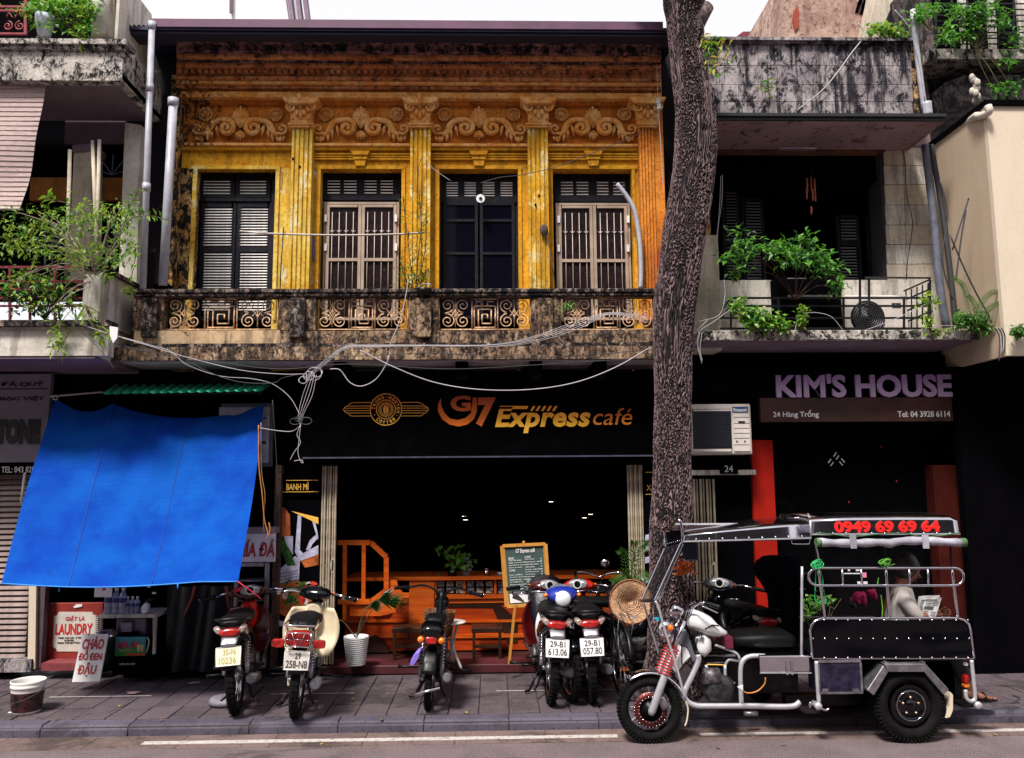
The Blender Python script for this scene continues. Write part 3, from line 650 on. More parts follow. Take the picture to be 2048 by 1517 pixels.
# cafe signboard
SGY = 7.93
SG = thing('cafe_signboard', 'long black cafe signboard with gold wing emblem and orange gold lettering', 'sign', W(950, 915, SGY))
MB().pbox(598, 742, 1312, 915, SGY, .10).build('board', m_blackgl, SG, bevel=.004)
MB().pbox(605, 912, 1312, 915, SGY - .006, .01).build('bottom_trim', mat('dull blue trim', (.06, .06, .10), .4), SG)
def letterm(name, top, bot, py0, py1):  # height gradient puts the light on the letters into their colour
 t = NT(name); q = t.n('ShaderNodeNewGeometry').outputs['Position']; sx = t.n('ShaderNodeSeparateXYZ'); t.l(q, sx.inputs[0])
 f = t.ramp(sx.outputs[2], W(1000, py1, SGY).z, W(1000, py0, SGY).z); t.col(t.mix(f, bot, top)); t.set(Roughness=.45); return t.m
m_g7 = letterm('orange red sign foil', (.30, .035, .006), (.75, .16, .01), 790, 852); m_exp = letterm('gold sign foil', (.80, .28, .02), (.85, .48, .04), 812, 865); m_cafe = letterm('orange sign foil', (.42, .07, .01), (.72, .22, .02), 815, 850)
m_gold = letterm('gold emblem foil', (.70, .22, .03), (.82, .46, .08), 790, 850)
FY = SGY - .002
cx_, cy_ = 915, 815
out = [(cx_ + 38 * math.cos(a), cy_ + 37 * math.sin(a)) for a in [math.radians(d) for d in range(-20, 201, 10)]]
inn = [(cx_ + 4 + 27 * math.cos(a), cy_ - 7 + 27 * math.sin(a)) for a in [math.radians(d) for d in range(205, -21, -10)]]
def flat(pp, name, m, par, Y=FY, d=.006):
 q = [W(a, b, Y) for a, b in pp]; mm = MB()
 o = MB().prism([(p.x, p.z) for p in q], Y - d, Y); return o.build(name, m, par)
flat([(954, 795), (954, 822), (948, 838), (935, 849), (917, 853), (899, 849), (884, 838), (876, 822), (876, 808), (882, 796), (883, 812), (889, 826), (900, 837), (915, 840), (931, 836), (942, 826), (945, 806), (945, 795)], 'crescent', m_g7, SG)
put_text('G', pframe(901, 791, 942, 823, FY), m_g7, SG, .006, .04, name='letter')
put_text('7', pframe(952, 795, 992, 853, FY), m_g7, SG, .006, .06, .15, name='letter')
put_text('Express', pframe(990, 813, 1181, 866, FY), m_exp, SG, .006, .035, .22, 1.06, split=True)
put_text('café', pframe(1186, 816, 1264, 850, FY), m_cafe, SG, .006, .0, .22, 1.0, split=True)
flat([(1000, 812), (1057, 812), (1054, 818), (998, 818)], 'speed_bar', m_exp, SG)
for i in range(5): a = 1066 + i * 11; flat([(a, 812), (a + 5, 812), (a - 1, 822), (a - 6, 822)], 'speed_bar', m_exp, SG)
c = W(772, 819, FY); k = SGY / F_PX; EM = SG
def ringp(r0, r1, name):
 m = MB(); n = 48
 vs_ = [(c.x + r * k * math.cos(2 * math.pi * i / n), yy, c.z + r * k * math.sin(2 * math.pi * i / n)) for yy in (FY, FY - .006) for r in (r0, r1) for i in range(n)]
 fs = []
 for i in range(n):
  j = (i + 1) % n; fs += [(i, j, n + j, n + i), (2 * n + i, 3 * n + i, 3 * n + j, 2 * n + j), (i, 2 * n + i, 2 * n + j, j), (n + i, n + j, 3 * n + j, 3 * n + i)]
 m.add(vs_, fs).build(name, m_gold, SG)
ringp(30.5, 32.2, 'emblem_ring'); ringp(18.2, 19.6, 'emblem_ring')
for i in range(26):
 a = 2 * math.pi * i / 26; m = MB(); ca, sa = math.cos(a), math.sin(a)
 r0, r1 = 8.5 * k, 15.5 * k; wd = .8 * k
 m.prism([(c.x + ca * r0 - sa * wd * .5, c.z + sa * r0 + ca * wd * .5), (c.x + ca * r0 + sa * wd * .5, c.z + sa * r0 - ca * wd * .5), (c.x + ca * r1 + sa * wd, c.z + sa * r1 - ca * wd), (c.x + ca * r1 - sa * wd, c.z + sa * r1 + ca * wd)], FY - .006, FY); m.build('ray', m_gold, SG)
for sg in (-1, 1):
 pts = [(c.x + sg * (.6 + 4.6 * math.cos(a)) * k, c.z + 8 * k * math.sin(a)) for a in [math.pi * (i / 12 - .5) for i in range(13)]] if sg > 0 else [(c.x - (.8 + 4.6 * math.cos(a)) * k, c.z + 8 * k * math.sin(a)) for a in [math.pi * (i / 12 - .5) for i in range(13)]]
 MB().prism(pts, FY - .006, FY).build('bean_half', m_gold, SG)
def arc_text(s, r, a_mid, step, size, under=False):
 n = len(s)
 for i, ch in enumerate(s):
  if ch == ' ': continue
  off = (i - (n - 1) / 2) * step; a = a_mid + (off if under else -off)
  p = Vector((c.x + r * k * math.cos(a), FY, c.z + r * k * math.sin(a))); up = Vector((math.cos(a), 0, math.sin(a))) * (-1 if under else 1); rt = Vector((up.z, 0, -up.x))
  wch = size * k * (.35 if ch in '·.' else .45 if ch == 'f' else .75); h = size * k * (.25 if ch in '·.' else 1)
  put_text(ch, (p - rt * wch / 2 - up * h / 2, rt * wch, up * h, (0, -1, 0)), m_gold, SG, .006, .03, name='letter')
arc_text('TRUNG', 25, math.radians(140), .29, 6.5); arc_text('·', 25, math.radians(88), .25, 7); arc_text('NGUYEN', 25, math.radians(30), .29, 6.5); arc_text('Coffee', 25, math.radians(270), .27, 7, True)
arc_text('·', 25, math.radians(205), .2, 7); arc_text('·', 25, math.radians(-30), .2, 7)
for sg in (-1, 1):
 for dy, ex in ((-14, 66), (-7, 78), (-2.6, 84), (2.2, 84), (7, 80), (13, 66)):
  a = math.sqrt(32.5 ** 2 - dy * dy) + 1; q0, q1 = W(772 + sg * a, 819 + dy, FY), W(772 + sg * ex, 819 + dy, FY)
  MB().box(q0.x, q1.x, FY - .006, FY, q0.z - .0028, q0.z + .0028).build('wing_stripe', m_gold, SG)
 tip = [W(772 + sg * a, 819 + b, FY - .003) for a, b in ((78, -7), (83, -4), (85, 0), (83, 4), (78, 7))]; MB().tube(tip, .005, 5).build('wing_tip', m_gold, SG)
 for b in (-1, 1):
  tip = [W(772 + sg * a, 819 + b * d, FY - .003) for a, d in ((66, 13.5), (72, 12), (76, 7.5))]; MB().tube(tip, .004, 5).build('wing_tip', m_gold, SG)
# grey house on the right (KIM'S HOUSE)
YP = 7.62
K = thing('grey_shophouse', 'grey mildewed shophouse with block-jointed parapet, deep dark loggia and purple lettered shop sign', 'building', (W(1650, 1345, YW).x, YW, ZP))
kx0, kx1 = W(1385, 400, YW).x, W(1900, 400, YW).x
YA = YW - .25
pm = mat('dark joint', (.03, .025, .03), .9)
MB().pbox(1395, 84, 1842, 232, YA + .012, .2).build('parapet_core', pm, K)
xs = [1400 + i * 38.7 for i in range(12)]; ys = [88, 131, 169, 203, 231]
for j in range(4):
 for i in range(len(xs) - 1):
  MB().pbox(xs[i] + .5, ys[j] + .5, xs[i + 1] - .5, ys[j + 1] - .5, YA + random.uniform(-.002, .002), .02).build('render_block', m_gray, K)
MB().pbox(1395, 74, 1838, 80, YA - .06, .30).pbox(1395, 80, 1835, 86, YA - .03, .27).build('parapet_coping', m_gray, K)
MB().pbox(1826, 84, 1848, 231, YA - .01, .22).build('parapet_end', m_mildew_or, K)
xs0, xs1 = W(1385, 233, 7.45).x, W(1893, 233, 7.45).x; zc = W(1600, 240, 7.45).z
MB().pbox(1385, 226, 1893, 232, 7.43, .8).pbox(1385, 232, 1893, 240, 7.45, .03).build('canopy_slab', mat('black canopy edge', (.006, .006, .010), .7), K)
zsof = W(1600, 291, YW).z
m_soff = plaster('peeling purple grey soffit', (.20, .13, .15), (.30, .2, .21), (.03, .015, .02), dirt=.42, streak=.0, scale=.9, fine=.4, peel=(.12, .05, .04), peelamt=.56)
MB().box(xs0, xs1, 7.46, YW, zc + .004, zc + .05).build('canopy_soffit', m_soff, K)
MB().pbox(1388, 243, 1860, 292, YW - .02, .1).build('lintel_beam', m_soff, K)
MB().pbox(1388, 290, 1770, 303, YW - .028, .11).build('lintel_stain', mat('rust brown stain', (.10, .03, .015), .9, 0, .5, 5), K)
MB().pbox(1385, 470, 1440, 700, YW - .35, .35).build('left_pier', m_beige, K)
MB().pbox(1400, 290, 1418, 472, YW - .2, .25).build('left_jamb', m_mildew_or, K)
bx = [RX(1768, 290, 1870, 640, YW)]
MB().pbox(1770, 285, 1868, 690, YW + .012, .3).build('right_pier_core', pm, K)
ys = [292, 331, 369, 410, 450, 489, 528, 566]; off = 0
for j in range(7):
 for (a, b) in ((1768, 1806), (1807.4, 1866)):
  MB().pbox(a + j * 1.2, ys[j] + .6, b + j * 1.2, ys[j + 1] - .6, YW + random.uniform(-.002, .001), .03).build('render_block', m_beige_w if j % 2 else m_beige, K)
MB().pbox(1430, 560, 1880, 690, YW - .004, .2).build('spandrel_wall', m_beige_w, K)
crk = MB(); crk.tube([W(a, b, YW - .006) for a, b in ((1806, 292), (1811, 330), (1812, 372), (1815, 400), (1821, 420), (1826, 445), (1822, 480), (1815, 520), (1812, 560))], .004, 4); crk.build('wall_crack', pm, K)
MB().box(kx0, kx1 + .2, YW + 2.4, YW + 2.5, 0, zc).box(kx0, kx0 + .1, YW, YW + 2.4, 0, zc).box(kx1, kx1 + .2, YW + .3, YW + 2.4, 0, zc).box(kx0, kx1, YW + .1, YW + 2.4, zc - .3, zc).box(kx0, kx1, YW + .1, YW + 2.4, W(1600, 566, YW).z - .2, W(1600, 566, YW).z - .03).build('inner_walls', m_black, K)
MB().pbox(1770, 300, 1790, 566, YW + .3, .05).build('loggia_reveal', m_black, K)
YL = YW + .35
for (a, b, y0) in ((1446, 1482, 375), (1486, 1530, 395), (1676, 1722, 430), (1736, 1772, 430)):
 f = MB(); frame_rect(f, a, b, y0, 572, 6, YL, .04); f = f.build('shutter', m_bluewood, K); louvre(f, a + 7, b - 7, y0 + 7, 480, YL, 6, m_slat_d); louvre(f, a + 7, b - 7, 492, 564, YL, 6, m_slat_d)
 MB().pbox(a + 6, 480, b - 6, 491, YL + .002, .035).build('shutter_rail', m_bluewood, f)
YKB = 7.5
zk = W(1650, 660, YKB).z
KB = MB().pbox(1400, 660, 1960, 680, YKB, YW - YKB).build('balcony', m_mild_w, K, bevel=.008)
MB().box(W(1410, 690, YKB).x, W(1950, 690, YKB).x, YKB + .04, YW, W(1650, 683, YKB).z, W(1650, 680, YKB).z).build('balcony_soffit', m_purple, K)
MB().pbox(1395, 712, 1995, 735, YW - .06, .2).build('shop_head_beam', m_black, K)
m_rail = mat('black iron railing', (.008, .009, .010), .5, .3, .3, 10)
rl = MB(); YR = YKB + .1
for y, x0_, x1_ in ((596, 1462, 1852), (612, 1445, 1862), (636, 1440, 1862), (657, 1440, 1862)): rl.bar(W(x0_, y, YR), W(x1_, y, YR), .014, .02)
for x_ in (1462, 1557, 1687, 1720, 1738, 1808, 1860): rl.bar(W(x_, 560 if x_ in (1720, 1738, 1860) else 594, YR), W(x_, 660, YR), .018)
rl.build('front_rail', m_rail, K)
rs = MB()
for y in (556, 575, 598, 620): rs.bar(W(1860, y + 3, YR), W(1808, y + 26, 8.1), .014)
rs.bar(W(1730, 555, YR + .2), W(1862, 556, YR), .016); rs.bar(W(1462, 595, YR), W(1436, 630, YR + .4), .014); rs.bar(W(1462, 612, YR), W(1436, 645, YR + .4), .014)
for i in range(5): rs.bar(W(1812 + i * 11, 582 - i * 4, 8.0 - i * .1), W(1812 + i * 11, 655, 8.0 - i * .1), .010)
rs.build('side_rail', m_rail, K, kind='stuff')
dp = MB().pbox(1556, 553, 1684, 650, YR + .25, .2).build('dark_door_panel', m_black, K)
for y in (556, 590, 592): MB().pbox(1575, y, 1612 if y < 580 else 1665, y + 1.4, YR + .245, .004).build('panel_trim', m_slat_d, dp)
MB().pbox(1378, 940, 1512, 950, YW - .12, .2).build('ledge', m_beige_w, K); MB().pbox(1378, 908, 1512, 940, YW - .02, .2).build('ledge_wall', m_black, K)
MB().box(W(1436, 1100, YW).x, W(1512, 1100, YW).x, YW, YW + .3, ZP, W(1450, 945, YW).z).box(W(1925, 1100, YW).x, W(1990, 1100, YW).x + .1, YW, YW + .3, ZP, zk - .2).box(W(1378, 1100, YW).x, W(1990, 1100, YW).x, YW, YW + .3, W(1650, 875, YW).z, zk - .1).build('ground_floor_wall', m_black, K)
m_kred = mat('bright red pillar paint', (.30, .010, .005), .7, 0, .12, 4, kind='P', spec=.1); m_kred2 = mat('dull red pillar paint', (.045, .006, .004), .7, 0, .25, 4, kind='P', spec=.1)
MB().pbox(1512, 880, 1556, 1340, YW - .06, .2).build('red_pillar', m_kred, K, bevel=.004)
MB().pbox(1880, 930, 1932, 1340, YW - .04, .2).build('red_pillar', m_kred2, K, bevel=.004)
MB().pbox(1380, 1335, 1960, 1347, YW - .1, .4).build('doorstep', m_black, K)
gd = MB().pbox(1556, 875, 1880, 1336, YW + .12, .02).build('shop_glass', mat('black shop glass', (.0015, .0015, .002), .12, spec=.12), K)
for (cx, cy, sg) in ((1659, 922, 1), (1664, 928, 1), (1670, 909, 1), (1675, 915, 1), (1686, 921, -1), (1682, 927, -1)):
 q = W(cx, cy, YW + .115); MB().obox(q, .026, .002, .006, Matrix.Rotation(-sg * .9, 3, 'Y')).build('door_sticker', m_white, gd)
for cx, cy in ((1762, 893), (1793, 962), (1698, 1004)):
 q = W(cx, cy, YW + .115); MB().obox(q, .005, .002, .010).build('red_sticker', m_signred, gd)
KY = 7.95
KS = thing('kims_signboard', 'black and brown shop signboard with large purple capital letters and a white phone line', 'sign', W(1712, 845, KY))
MB().pbox(1395, 735, 1960, 795, KY + .01, .08).build('board', m_blackgl, KS)
MB().pbox(1521, 795, 1905, 843, KY, .06).build('lower_board', mat('dark maroon board', (.035, .008, .004), .6, 0, .5, 3), KS)
tpu = NT('purple sign letters'); q = tpu.n('ShaderNodeNewGeometry').outputs['Position']; sx = tpu.n('ShaderNodeSeparateXYZ'); tpu.l(q, sx.inputs[0])
tpu.col(tpu.mix(tpu.ramp(sx.outputs[2], W(1700, 796, KY).z, W(1700, 748, KY).z), (.44, .31, .48), (.25, .14, .32))); tpu.set(Roughness=.5)
put_text("KIM'S HOUSE", pframe(1551, 748, 1902, 795, KY), tpu.m, KS, .02, .035, 0, 1.0, split=True)
put_text('24 Hàng Trống', pframe(1546, 820, 1637, 837, KY), m_white, KS, .004, .01, name='address_lettering')
put_text('Tel: 04 3928 6114', pframe(1795, 822, 1900, 834, KY), m_white, KS, .004, .01, name='phone_lettering')
HN = thing('house_number_sign', 'small dark house number plate reading 24 under the window air conditioner', 'sign', W(1458, 948, YW - .15))
MB().pbox(1440, 928, 1476, 948, YW - .15, .01).build('plate', m_blackgl, HN); put_text('24', pframe(1449, 931, 1466, 944, YW - .151), m_white, HN, .003, .0, name='number')
AC = thing('window_air_conditioner', 'old white window air conditioner with black louvred grille above the number 24', 'air conditioner', W(1445, 910, 7.9))
m_acw = mat('aged white appliance plastic', (.56, .50, .46), .5, 0, .12, 4, dust=.2)
MB().pbox(1380, 808, 1503, 909, 7.86, .40).build('casing', m_acw, AC, bevel=.01)
MB().pbox(1386, 818, 1463, 903, 7.852, .02).build('grille_recess', mat('dark grille void', (.008, .009, .016), .6), AC)
gl = MB().pbox(1387, 819, 1462, 822, 7.845, .012).build('grille_frame', m_acw, AC)
sm = MB().box(-.185, .185, -.006, 0, -.0022, .0022).mesh('louvre', mat('dark grey louvre', (.03, .032, .045), .5))
for i in range(20): p = W(1425, 825 + i * 3.8, 7.85); piece('louvre', sm, AC, (p.x, 7.850, p.z))
MB().pbox(1386, 898, 1463, 903, 7.84, .016).build('lower_rail', m_acw, AC)
cp = MB().pbox(1467, 812, 1500, 903, 7.848, .02).build('control_panel', m_acw, AC, bevel=.004)
for y in (834, 846, 856, 866, 876, 889): MB().pbox(1468, y, 1499, y + 1, 7.8465, .004).build('panel_groove', m_ink, cp)
MB().pbox(1465, 813, 1496, 825, 7.843, .008).build('badge', mat('blue badge', (.03, .06, .16), .4), cp); put_text('Panasonic', pframe(1467, 816, 1494, 823, 7.8425), m_white, cp, .002, .0, name='badge_lettering')
MB().pbox(1477, 842, 1490, 846, 7.842, .008).build('handle_slot', m_ink, cp)
for xx in (1474, 1490): MB().pbox(xx - 1.3, 881, xx + 1.3, 884, 7.842, .008).build('screw', m_ink, cp)
OU = thing('outdoor_condenser', 'white outdoor air conditioning unit with black round fan behind the right railing', 'air conditioner', W(1750, 658, 7.8))
MB().pbox(1690, 590, 1816, 658, 7.78, .3).build('casing', m_acw, OU, bevel=.01)
c = W(1736, 635, 7.77); MB().lathe([(.0, -.02), (.03, -.02), (.035, -.008), (.16, -.008), (.165, -.016), (.175, 0)], (c.x, 7.775, c.z), 'y', 24).build('fan_grille', m_blkpl, OU)
for i in range(7):
 r = .03 + .02 * i; MB().tube([(c.x + r * math.cos(a), 7.762, c.z + r * math.sin(a)) for a in [2 * math.pi * k / 20 for k in range(20)]], .0022, 4, True).build('fan_ring', m_steel, OU)
MB().pbox(1784, 606, 1802, 615, 7.775, .006).build('badge', m_ink, OU); put_text('National', pframe(1790, 609, 1801, 613, 7.773), m_white, OU, .002, 0, name='badge_lettering')
WCm = thing('wind_chime', 'brown bamboo wind chime hanging in the dark loggia', 'wind chime', W(1622, 430, YW - .1)); m_bam = mat('red brown bamboo', (.38, .10, .05), .5, 0, .3, 20)
for i, (a, y0, y1) in enumerate(((1614, 356, 385), (1622, 355, 380), (1629, 358, 386), (1613, 378, 398), (1625, 378, 401), (1630, 382, 403))):
 Y_ = YW - .1 + random.uniform(-.03, .03); MB().tube([W(a, y0, Y_), W(a + 1, y1, Y_)], .009, 7).build('chime_tube', m_bam, WCm)
MB().pprism([(1621, 412), (1625, 414), (1625, 424), (1622, 430), (1621, 420)], YW - .1, .006).build('clapper_tail', m_bam, WCm)
MB().tube([W(1622, 302, YW - .1), W(1622, 356, YW - .1)], .0015, 4).build('string', m_wired, WCm)
TL = thing('fluorescent_batten', 'unlit tube light batten fixed below the canopy lintel', 'lamp', W(1595, 300, YW - .09))
a, b = W(1560, 296, YW - .07), W(1632, 296, YW - .07); MB().tube([a, b], .011, 8).build('tube', mat('unlit tube', (.42, .38, .46), .3), TL); MB().box(a.x, b.x, YW - .055, YW - .03, a.z - .015, a.z + .015).build('batten', m_purple, TL)
NB = thing('blue_notice_board', 'faded dark blue notice board on the wall at the right edge', 'sign', W(2005, 1015, YW - .05)); MB().pbox(1966, 934, 2048, 1016, YW - .05, .03).build('board', mat('faded blue board', (.035, .045, .11), .5, 0, .5, 3), NB, bevel=.004)
put_text('BOOK SHOP', pframe(1970, 944, 2040, 954, YW - .052), m_ink, NB, .002, .02); [MB().pbox(1972, y, 2036, y + 1.5, YW - .053, .003).build('text_line', m_ink, NB) for y in (962, 970, 978, 990)]
# cream building at the right edge
CB = thing('cream_building', 'smooth cream rendered box building projecting at the right edge', 'building', W(2050, 710, 7.15))
p0 = W(1975, 212, 7.15); xcb = W(1992, 460, 7.15).x; zb = W(2020, 711, 7.15).z
MB().box(xcb, xcb + 3, 7.15, 7.2, zb, p0.z).build('front_wall', m_cream, CB); MB().box(xcb + .001, xcb + .05, 7.2, 8.6, zb, p0.z - .002).build('side_wall', m_tanwall, CB)
MB().box(xcb + .05, xcb + 3, 7.2, 8.6, zb, zb + .05).build('underside', m_black, CB); MB().box(xcb - .02, xcb + 3, 7.12, 8.6, p0.z, p0.z + .05).build('roof_edge', m_black, CB)
MB().box(xcb - .05, xcb + 3, 7.9, 8.0, 0, zb).build('lower_wall', m_black, CB)
dpz = thing('cream_downpipe', 'cream plastic downpipe bending round the top of the cream building', 'pipe', W(1885, 300, 8.0))
MB().tube(catmull([W(1976, 212, 7.08), W(1978, 224, 7.08), W(1960, 232, 7.2), W(1946, 236, 7.35), W(1900, 285, 8.1), W(1883, 300, 8.3)], 5), .035, 10).build('upper_run', mat('cream pipe', (.6, .52, .45), .4, 0, .1, 5), dpz)
MB().tube([W(1884, 303, 8.12), W(1925, 660, 8.12)], .03, 10).build('lower_run', MC['cream pipe'], dpz)
# things above and behind on the right
PB = thing('pink_gable_building', 'tall rough pinkish plastered building rising behind the grey parapet', 'building', W(1650, 80, 9.6))
MB().pprism([(1560, 120), (1572, -60), (1760, -60), (1730, 120)], 9.6, 3).build('gable_wall', m_pinkwall, PB)
MB().pprism([(1588, 22), (1594, 12), (1598, 20), (1597, 55), (1590, 62), (1585, 40)], 9.58, .03).build('bared_brick_slit', MC['bare brick'], PB)
for i, (x, y) in enumerate(((1722, 2), (1731, 4), (1717, 16), (1726, 19))): MB().pprism([(x, y - 14), (x + 6, y - 14), (x, y + 8), (x - 6, y + 8)], 9.58, .02).build('vent_slot', m_black, PB)
SB = thing('side_balcony_building', 'weathered building with slanting louvred window beside the pink gable', 'building', W(1790, 80, 9.2))
MB().pprism([(1730, 120), (1765, -60), (1880, -60), (1880, 240), (1730, 240)], 9.2, 3).build('wall', m_beige, SB)
wf = MB().pprism([(1758, 78), (1790, 0), (1836, -10), (1796, 100)], 9.15, .05).build('window_recess', m_bluewood, SB)
for i in range(9):
 a = i * 5; MB().pprism([(1764 + a * .9, 74 - a * .9 + 4), (1798 + a * .5, 40 - a * 1.2 + 10), (1799 + a * .5, 42 - a * 1.2 + 11), (1765 + a * .9, 77 - a * .9 + 4)], 9.12, .02).build('louvre', m_slat, wf)
DR = thing('red_roof_house', 'distant house with dark red tin roof seen over the grey parapet', 'building', W(1512, 80, 14))
MB().pbox(1478, 70, 1552, 95, 14, 2).build('wall', m_black, DR); MB().pprism([(1474, 72), (1486, 63), (1556, 62), (1555, 72)], 13.7, 2.5).build('roof', mat('dark red tin roof', (.16, .02, .03), .5, .2, .2, 4), DR)
UB = thing('upper_right_building', 'dark weathered upper storey with iron grille full of plants at the top right corner', 'building', W(1960, 210, 8.4))
MB().pbox(1850, -60, 2200, 235, 8.5, 2).build('wall', plaster('dark sooty render', (.10, .075, .08), (.2, .15, .15), (.01, .01, .012), dirt=.5, streak=.5, scale=2, fine=.8), UB)
MB().pbox(1868, -60, 2120, 96, 8.44, .03).build('window_recess', m_black, UB)
for a, b in ((1920, 1934), (1975, 1990), (2036, 2060)): MB().pbox(a, -60, b, 98, 8.40, .05).build('white_post', m_beige_w, UB)
MB().pbox(1860, 98, 2140, 118, 8.05, .5).build('balcony_slab', m_mild_w, UB)
gb = MB()
for i in range(13): y = -50 + i * 11.5; gb.bar(W(1868, y, 8.08), W(2130, y, 8.08), .012)
for i in range(9): x = 1872 + i * 31; gb.bar(W(x, -60, 8.085), W(x, 100, 8.085), .016)
gb.build('balcony_grille', m_rail, UB)
MB().pprism([(1890, 165), (1930, 150), (2100, 150), (2100, 200), (1900, 215)], 8.2, .3).build('lower_canopy', MC['dark sooty render'], UB)
HS = thing('hanging_dried_bundle', 'pale dried bundle hanging from the upper right balcony', 'bundle', W(1955, 210, 8.0))
for i in range(14):
 a = W(1950 + random.uniform(-7, 7), 155 + i * 3.5, 8.0 + random.uniform(-.03, .03)); MB().ell(a, .03, .03, .045, su=8, sv=6).build('dried_head', m_beige_w, HS)
m_pvcd = mat('grey blue conduit', (.10, .11, .15), .5, 0, .3, 6, dust=.3)
for (pp, r, mm, Y, lab) in ((((1826, 20), (1836, 120), (1850, 226)), .030, m_pvc, 7.85, 'pale steel downpipe standing beside the right end of the block parapet'), (((1853, 205), (1856, 232)), .05, m_pvc, 7.84, 'short thick grey pipe stub on the canopy slab corner'),
       (((1850, 290), (1868, 440), (1878, 560), (1893, 655)), .04, m_pvcd, 7.85, 'blue grey conduit running down beside the cream building'), (((1862, 290), (1886, 430), (1902, 560), (1912, 660)), .028, m_wired, 7.83, 'thin black conduit running down beside the cream building')):
 MB().tube(catmull([W(a, b, Y) for a, b in pp], 5), r, 10).build('downpipe' if 'down' in lab and 'conduit' not in lab else 'conduit', mm, None, lab, 'pipe')
# left house
L = thing('left_balcony_house', 'old grey and beige house at the left edge with two planted balconies', 'building', (W(100, 1345, YW).x, YW, ZP))
lx0 = W(-250, 400, YW).x; lx1 = W(288, 400, YW).x
YF = 7.25
MB().pbox(-300, 100, 245, 160, YF + .0, .1).build('upper_balcony_front', m_mild_w, L)
MB().pbox(-300, 76, 252, 86, YF - .06, .2).pbox(-300, 88, 248, 97, YF - .03, .16).build('upper_balcony_ledge', m_mild_w, L)
c0 = W(245, 130, YF)
MB().box(c0.x - .08, c0.x, YF + .1, 8.15, W(240, 160, YF).z, W(240, 86, YF).z).build('upper_balcony_side', m_mild_w, L)
MB().box(lx0, c0.x, YF + .02, 8.15, W(240, 158, YF).z, W(240, 158, YF).z + .06).build('upper_balcony_soffit', m_purple, L)
MB().pbox(-300, -60, 240, 80, 7.9, .1).build('upper_wall', m_black, L)
MB().tube([W(207, 78, 7.4), W(205, -60, 7.4)], .11, 14).build('round_column', m_beige_w, L)
cc = W(236, 60, YF + .05); MB().box(cc.x - .03, cc.x, YF + .05, 8.0, W(236, 78, YF).z, W(236, -60, YF).z).build('upper_side_wall', m_beige_w, L)
m_redi = mat('dark red wrought iron', (.20, .02, .03), .45, .2, .3, 10)
gr2 = MB()
for y in (-20, 12, 20, 66): gr2.bar(W(-200, y, 7.32), W(52, y + 2, 7.32), .02)
gr2.bar(W(52, -60, 7.32), W(52, 70, 7.32), .028); gr2.build('red_grille_frame', m_redi, L)
for i in range(4):
 for sg in (-1, 1):
  q = W(28 + i * -48 + sg * 12, 52, 7.32); MB().tube(spiral((q.x, q.z), .05, 1.5, math.pi / 2, sg, 20, .15, y=7.32), .008, 5).build('grille_scroll', m_redi, L)
  q = W(28 + i * -48 + sg * 10, 30, 7.32); MB().tube(catmull([(q.x - sg * .04, 7.32, q.z - .03), (q.x, 7.32, q.z + .02), (q.x + sg * .02, 7.32, q.z - .02)], 5), .007, 5).build('grille_scroll', m_redi, L)
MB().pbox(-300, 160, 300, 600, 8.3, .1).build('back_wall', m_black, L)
MB().pbox(60, 355, 248, 400, 8.22, .05).build('orange_wall_band', plaster('stained orange band', (.28, .10, .02), (.38, .16, .03), (.05, .02, .01), dirt=.4, streak=.3), L)
MB().pbox(130, 225, 250, 285, 8.18, .05).build('loggia_head', m_purple, L)
MB().pprism([(250, 245), (282, 250), (272, 600), (236, 600)], 7.95, .3).build('corner_pillar', m_beige_w, L)
MB().pprism([(148, 300), (182, 296), (178, 560), (136, 560)], 7.9, .25).build('inner_pillar', m_beige, L); MB().pprism([(144, 290), (186, 286), (184, 300), (146, 304)], 7.88, .28).build('pillar_cap', m_purple, L)
for (a, y0, y1, b) in ((140, 300, 560, 133), (185, 282, 550, 196), (199, 280, 550, 192)): MB().tube([W(a, y0, 7.6), W(b, y1, 7.5)], .018, 8).build('bamboo_pole', m_beige, L)
gm = MB(); c = W(224, 350, 8.0)
for an in range(5): a = math.radians(20 + an * 35); gm.tube([(c.x, c.y, c.z), (c.x + .22 * math.cos(a), c.y, c.z + .22 * math.sin(a))], .006, 4)
gm.build('fan_window_bars', mat('blue grey bars', (.05, .06, .12), .5), L)
m2 = MB(); [m2.bar(W(x, 440, 8.0), W(x, 540, 8.0), .012) for x in (90, 105, 120, 215, 230)]; [m2.bar(W(85, y, 8.0), W(125, y, 8.0), .012) for y in (480, 510)]; m2.build('window_bars', MC['blue grey bars'], L)
MB().pbox(-300, 650, 216, 712, YF, .12).build('lower_balcony_front', m_beige_w, L); MB().pbox(-300, 640, 216, 652, YF - .06, .2).build('lower_balcony_ledge', m_stone_d, L)
c1 = W(190, 690, YF); MB().box(c1.x - .1, c1.x, YF + .12, 8.15, W(190, 712, YF).z, W(190, 645, YF).z).build('lower_balcony_side', m_beige_w, L)
MB().box(lx0, c1.x, YF + .01, YW + .2, W(190, 712, YF).z - .02, W(190, 712, YF).z).build('lower_balcony_soffit', m_purple, L)
MB().pbox(165, 540, 199, 645, YF + .02, .14).build('parapet_pier', m_beige_w, L, bevel=.006)
c2 = W(200, 590, YF); MB().box(c2.x - .12, c2.x, YF + .17, 8.15, W(190, 645, YF).z, W(190, 540, YF).z).build('parapet_side', m_beige_w, L)
MB().box(c2.x - .16, c2.x + .04, YF, 8.15, W(190, 540, YF).z, W(190, 532, YF).z).build('parapet_coping', m_stone_d, L)
rr = MB()
for y in (534, 563, 578, 596, 612): rr.bar(W(-200, y, YF + .08), W(165, y, YF + .08), .018)
for x in (-60, 20, 60, 110): rr.bar(W(x, 534, YF + .08), W(x, 640, YF + .08), .018)
rr.build('balcony_rail', m_redi, L)
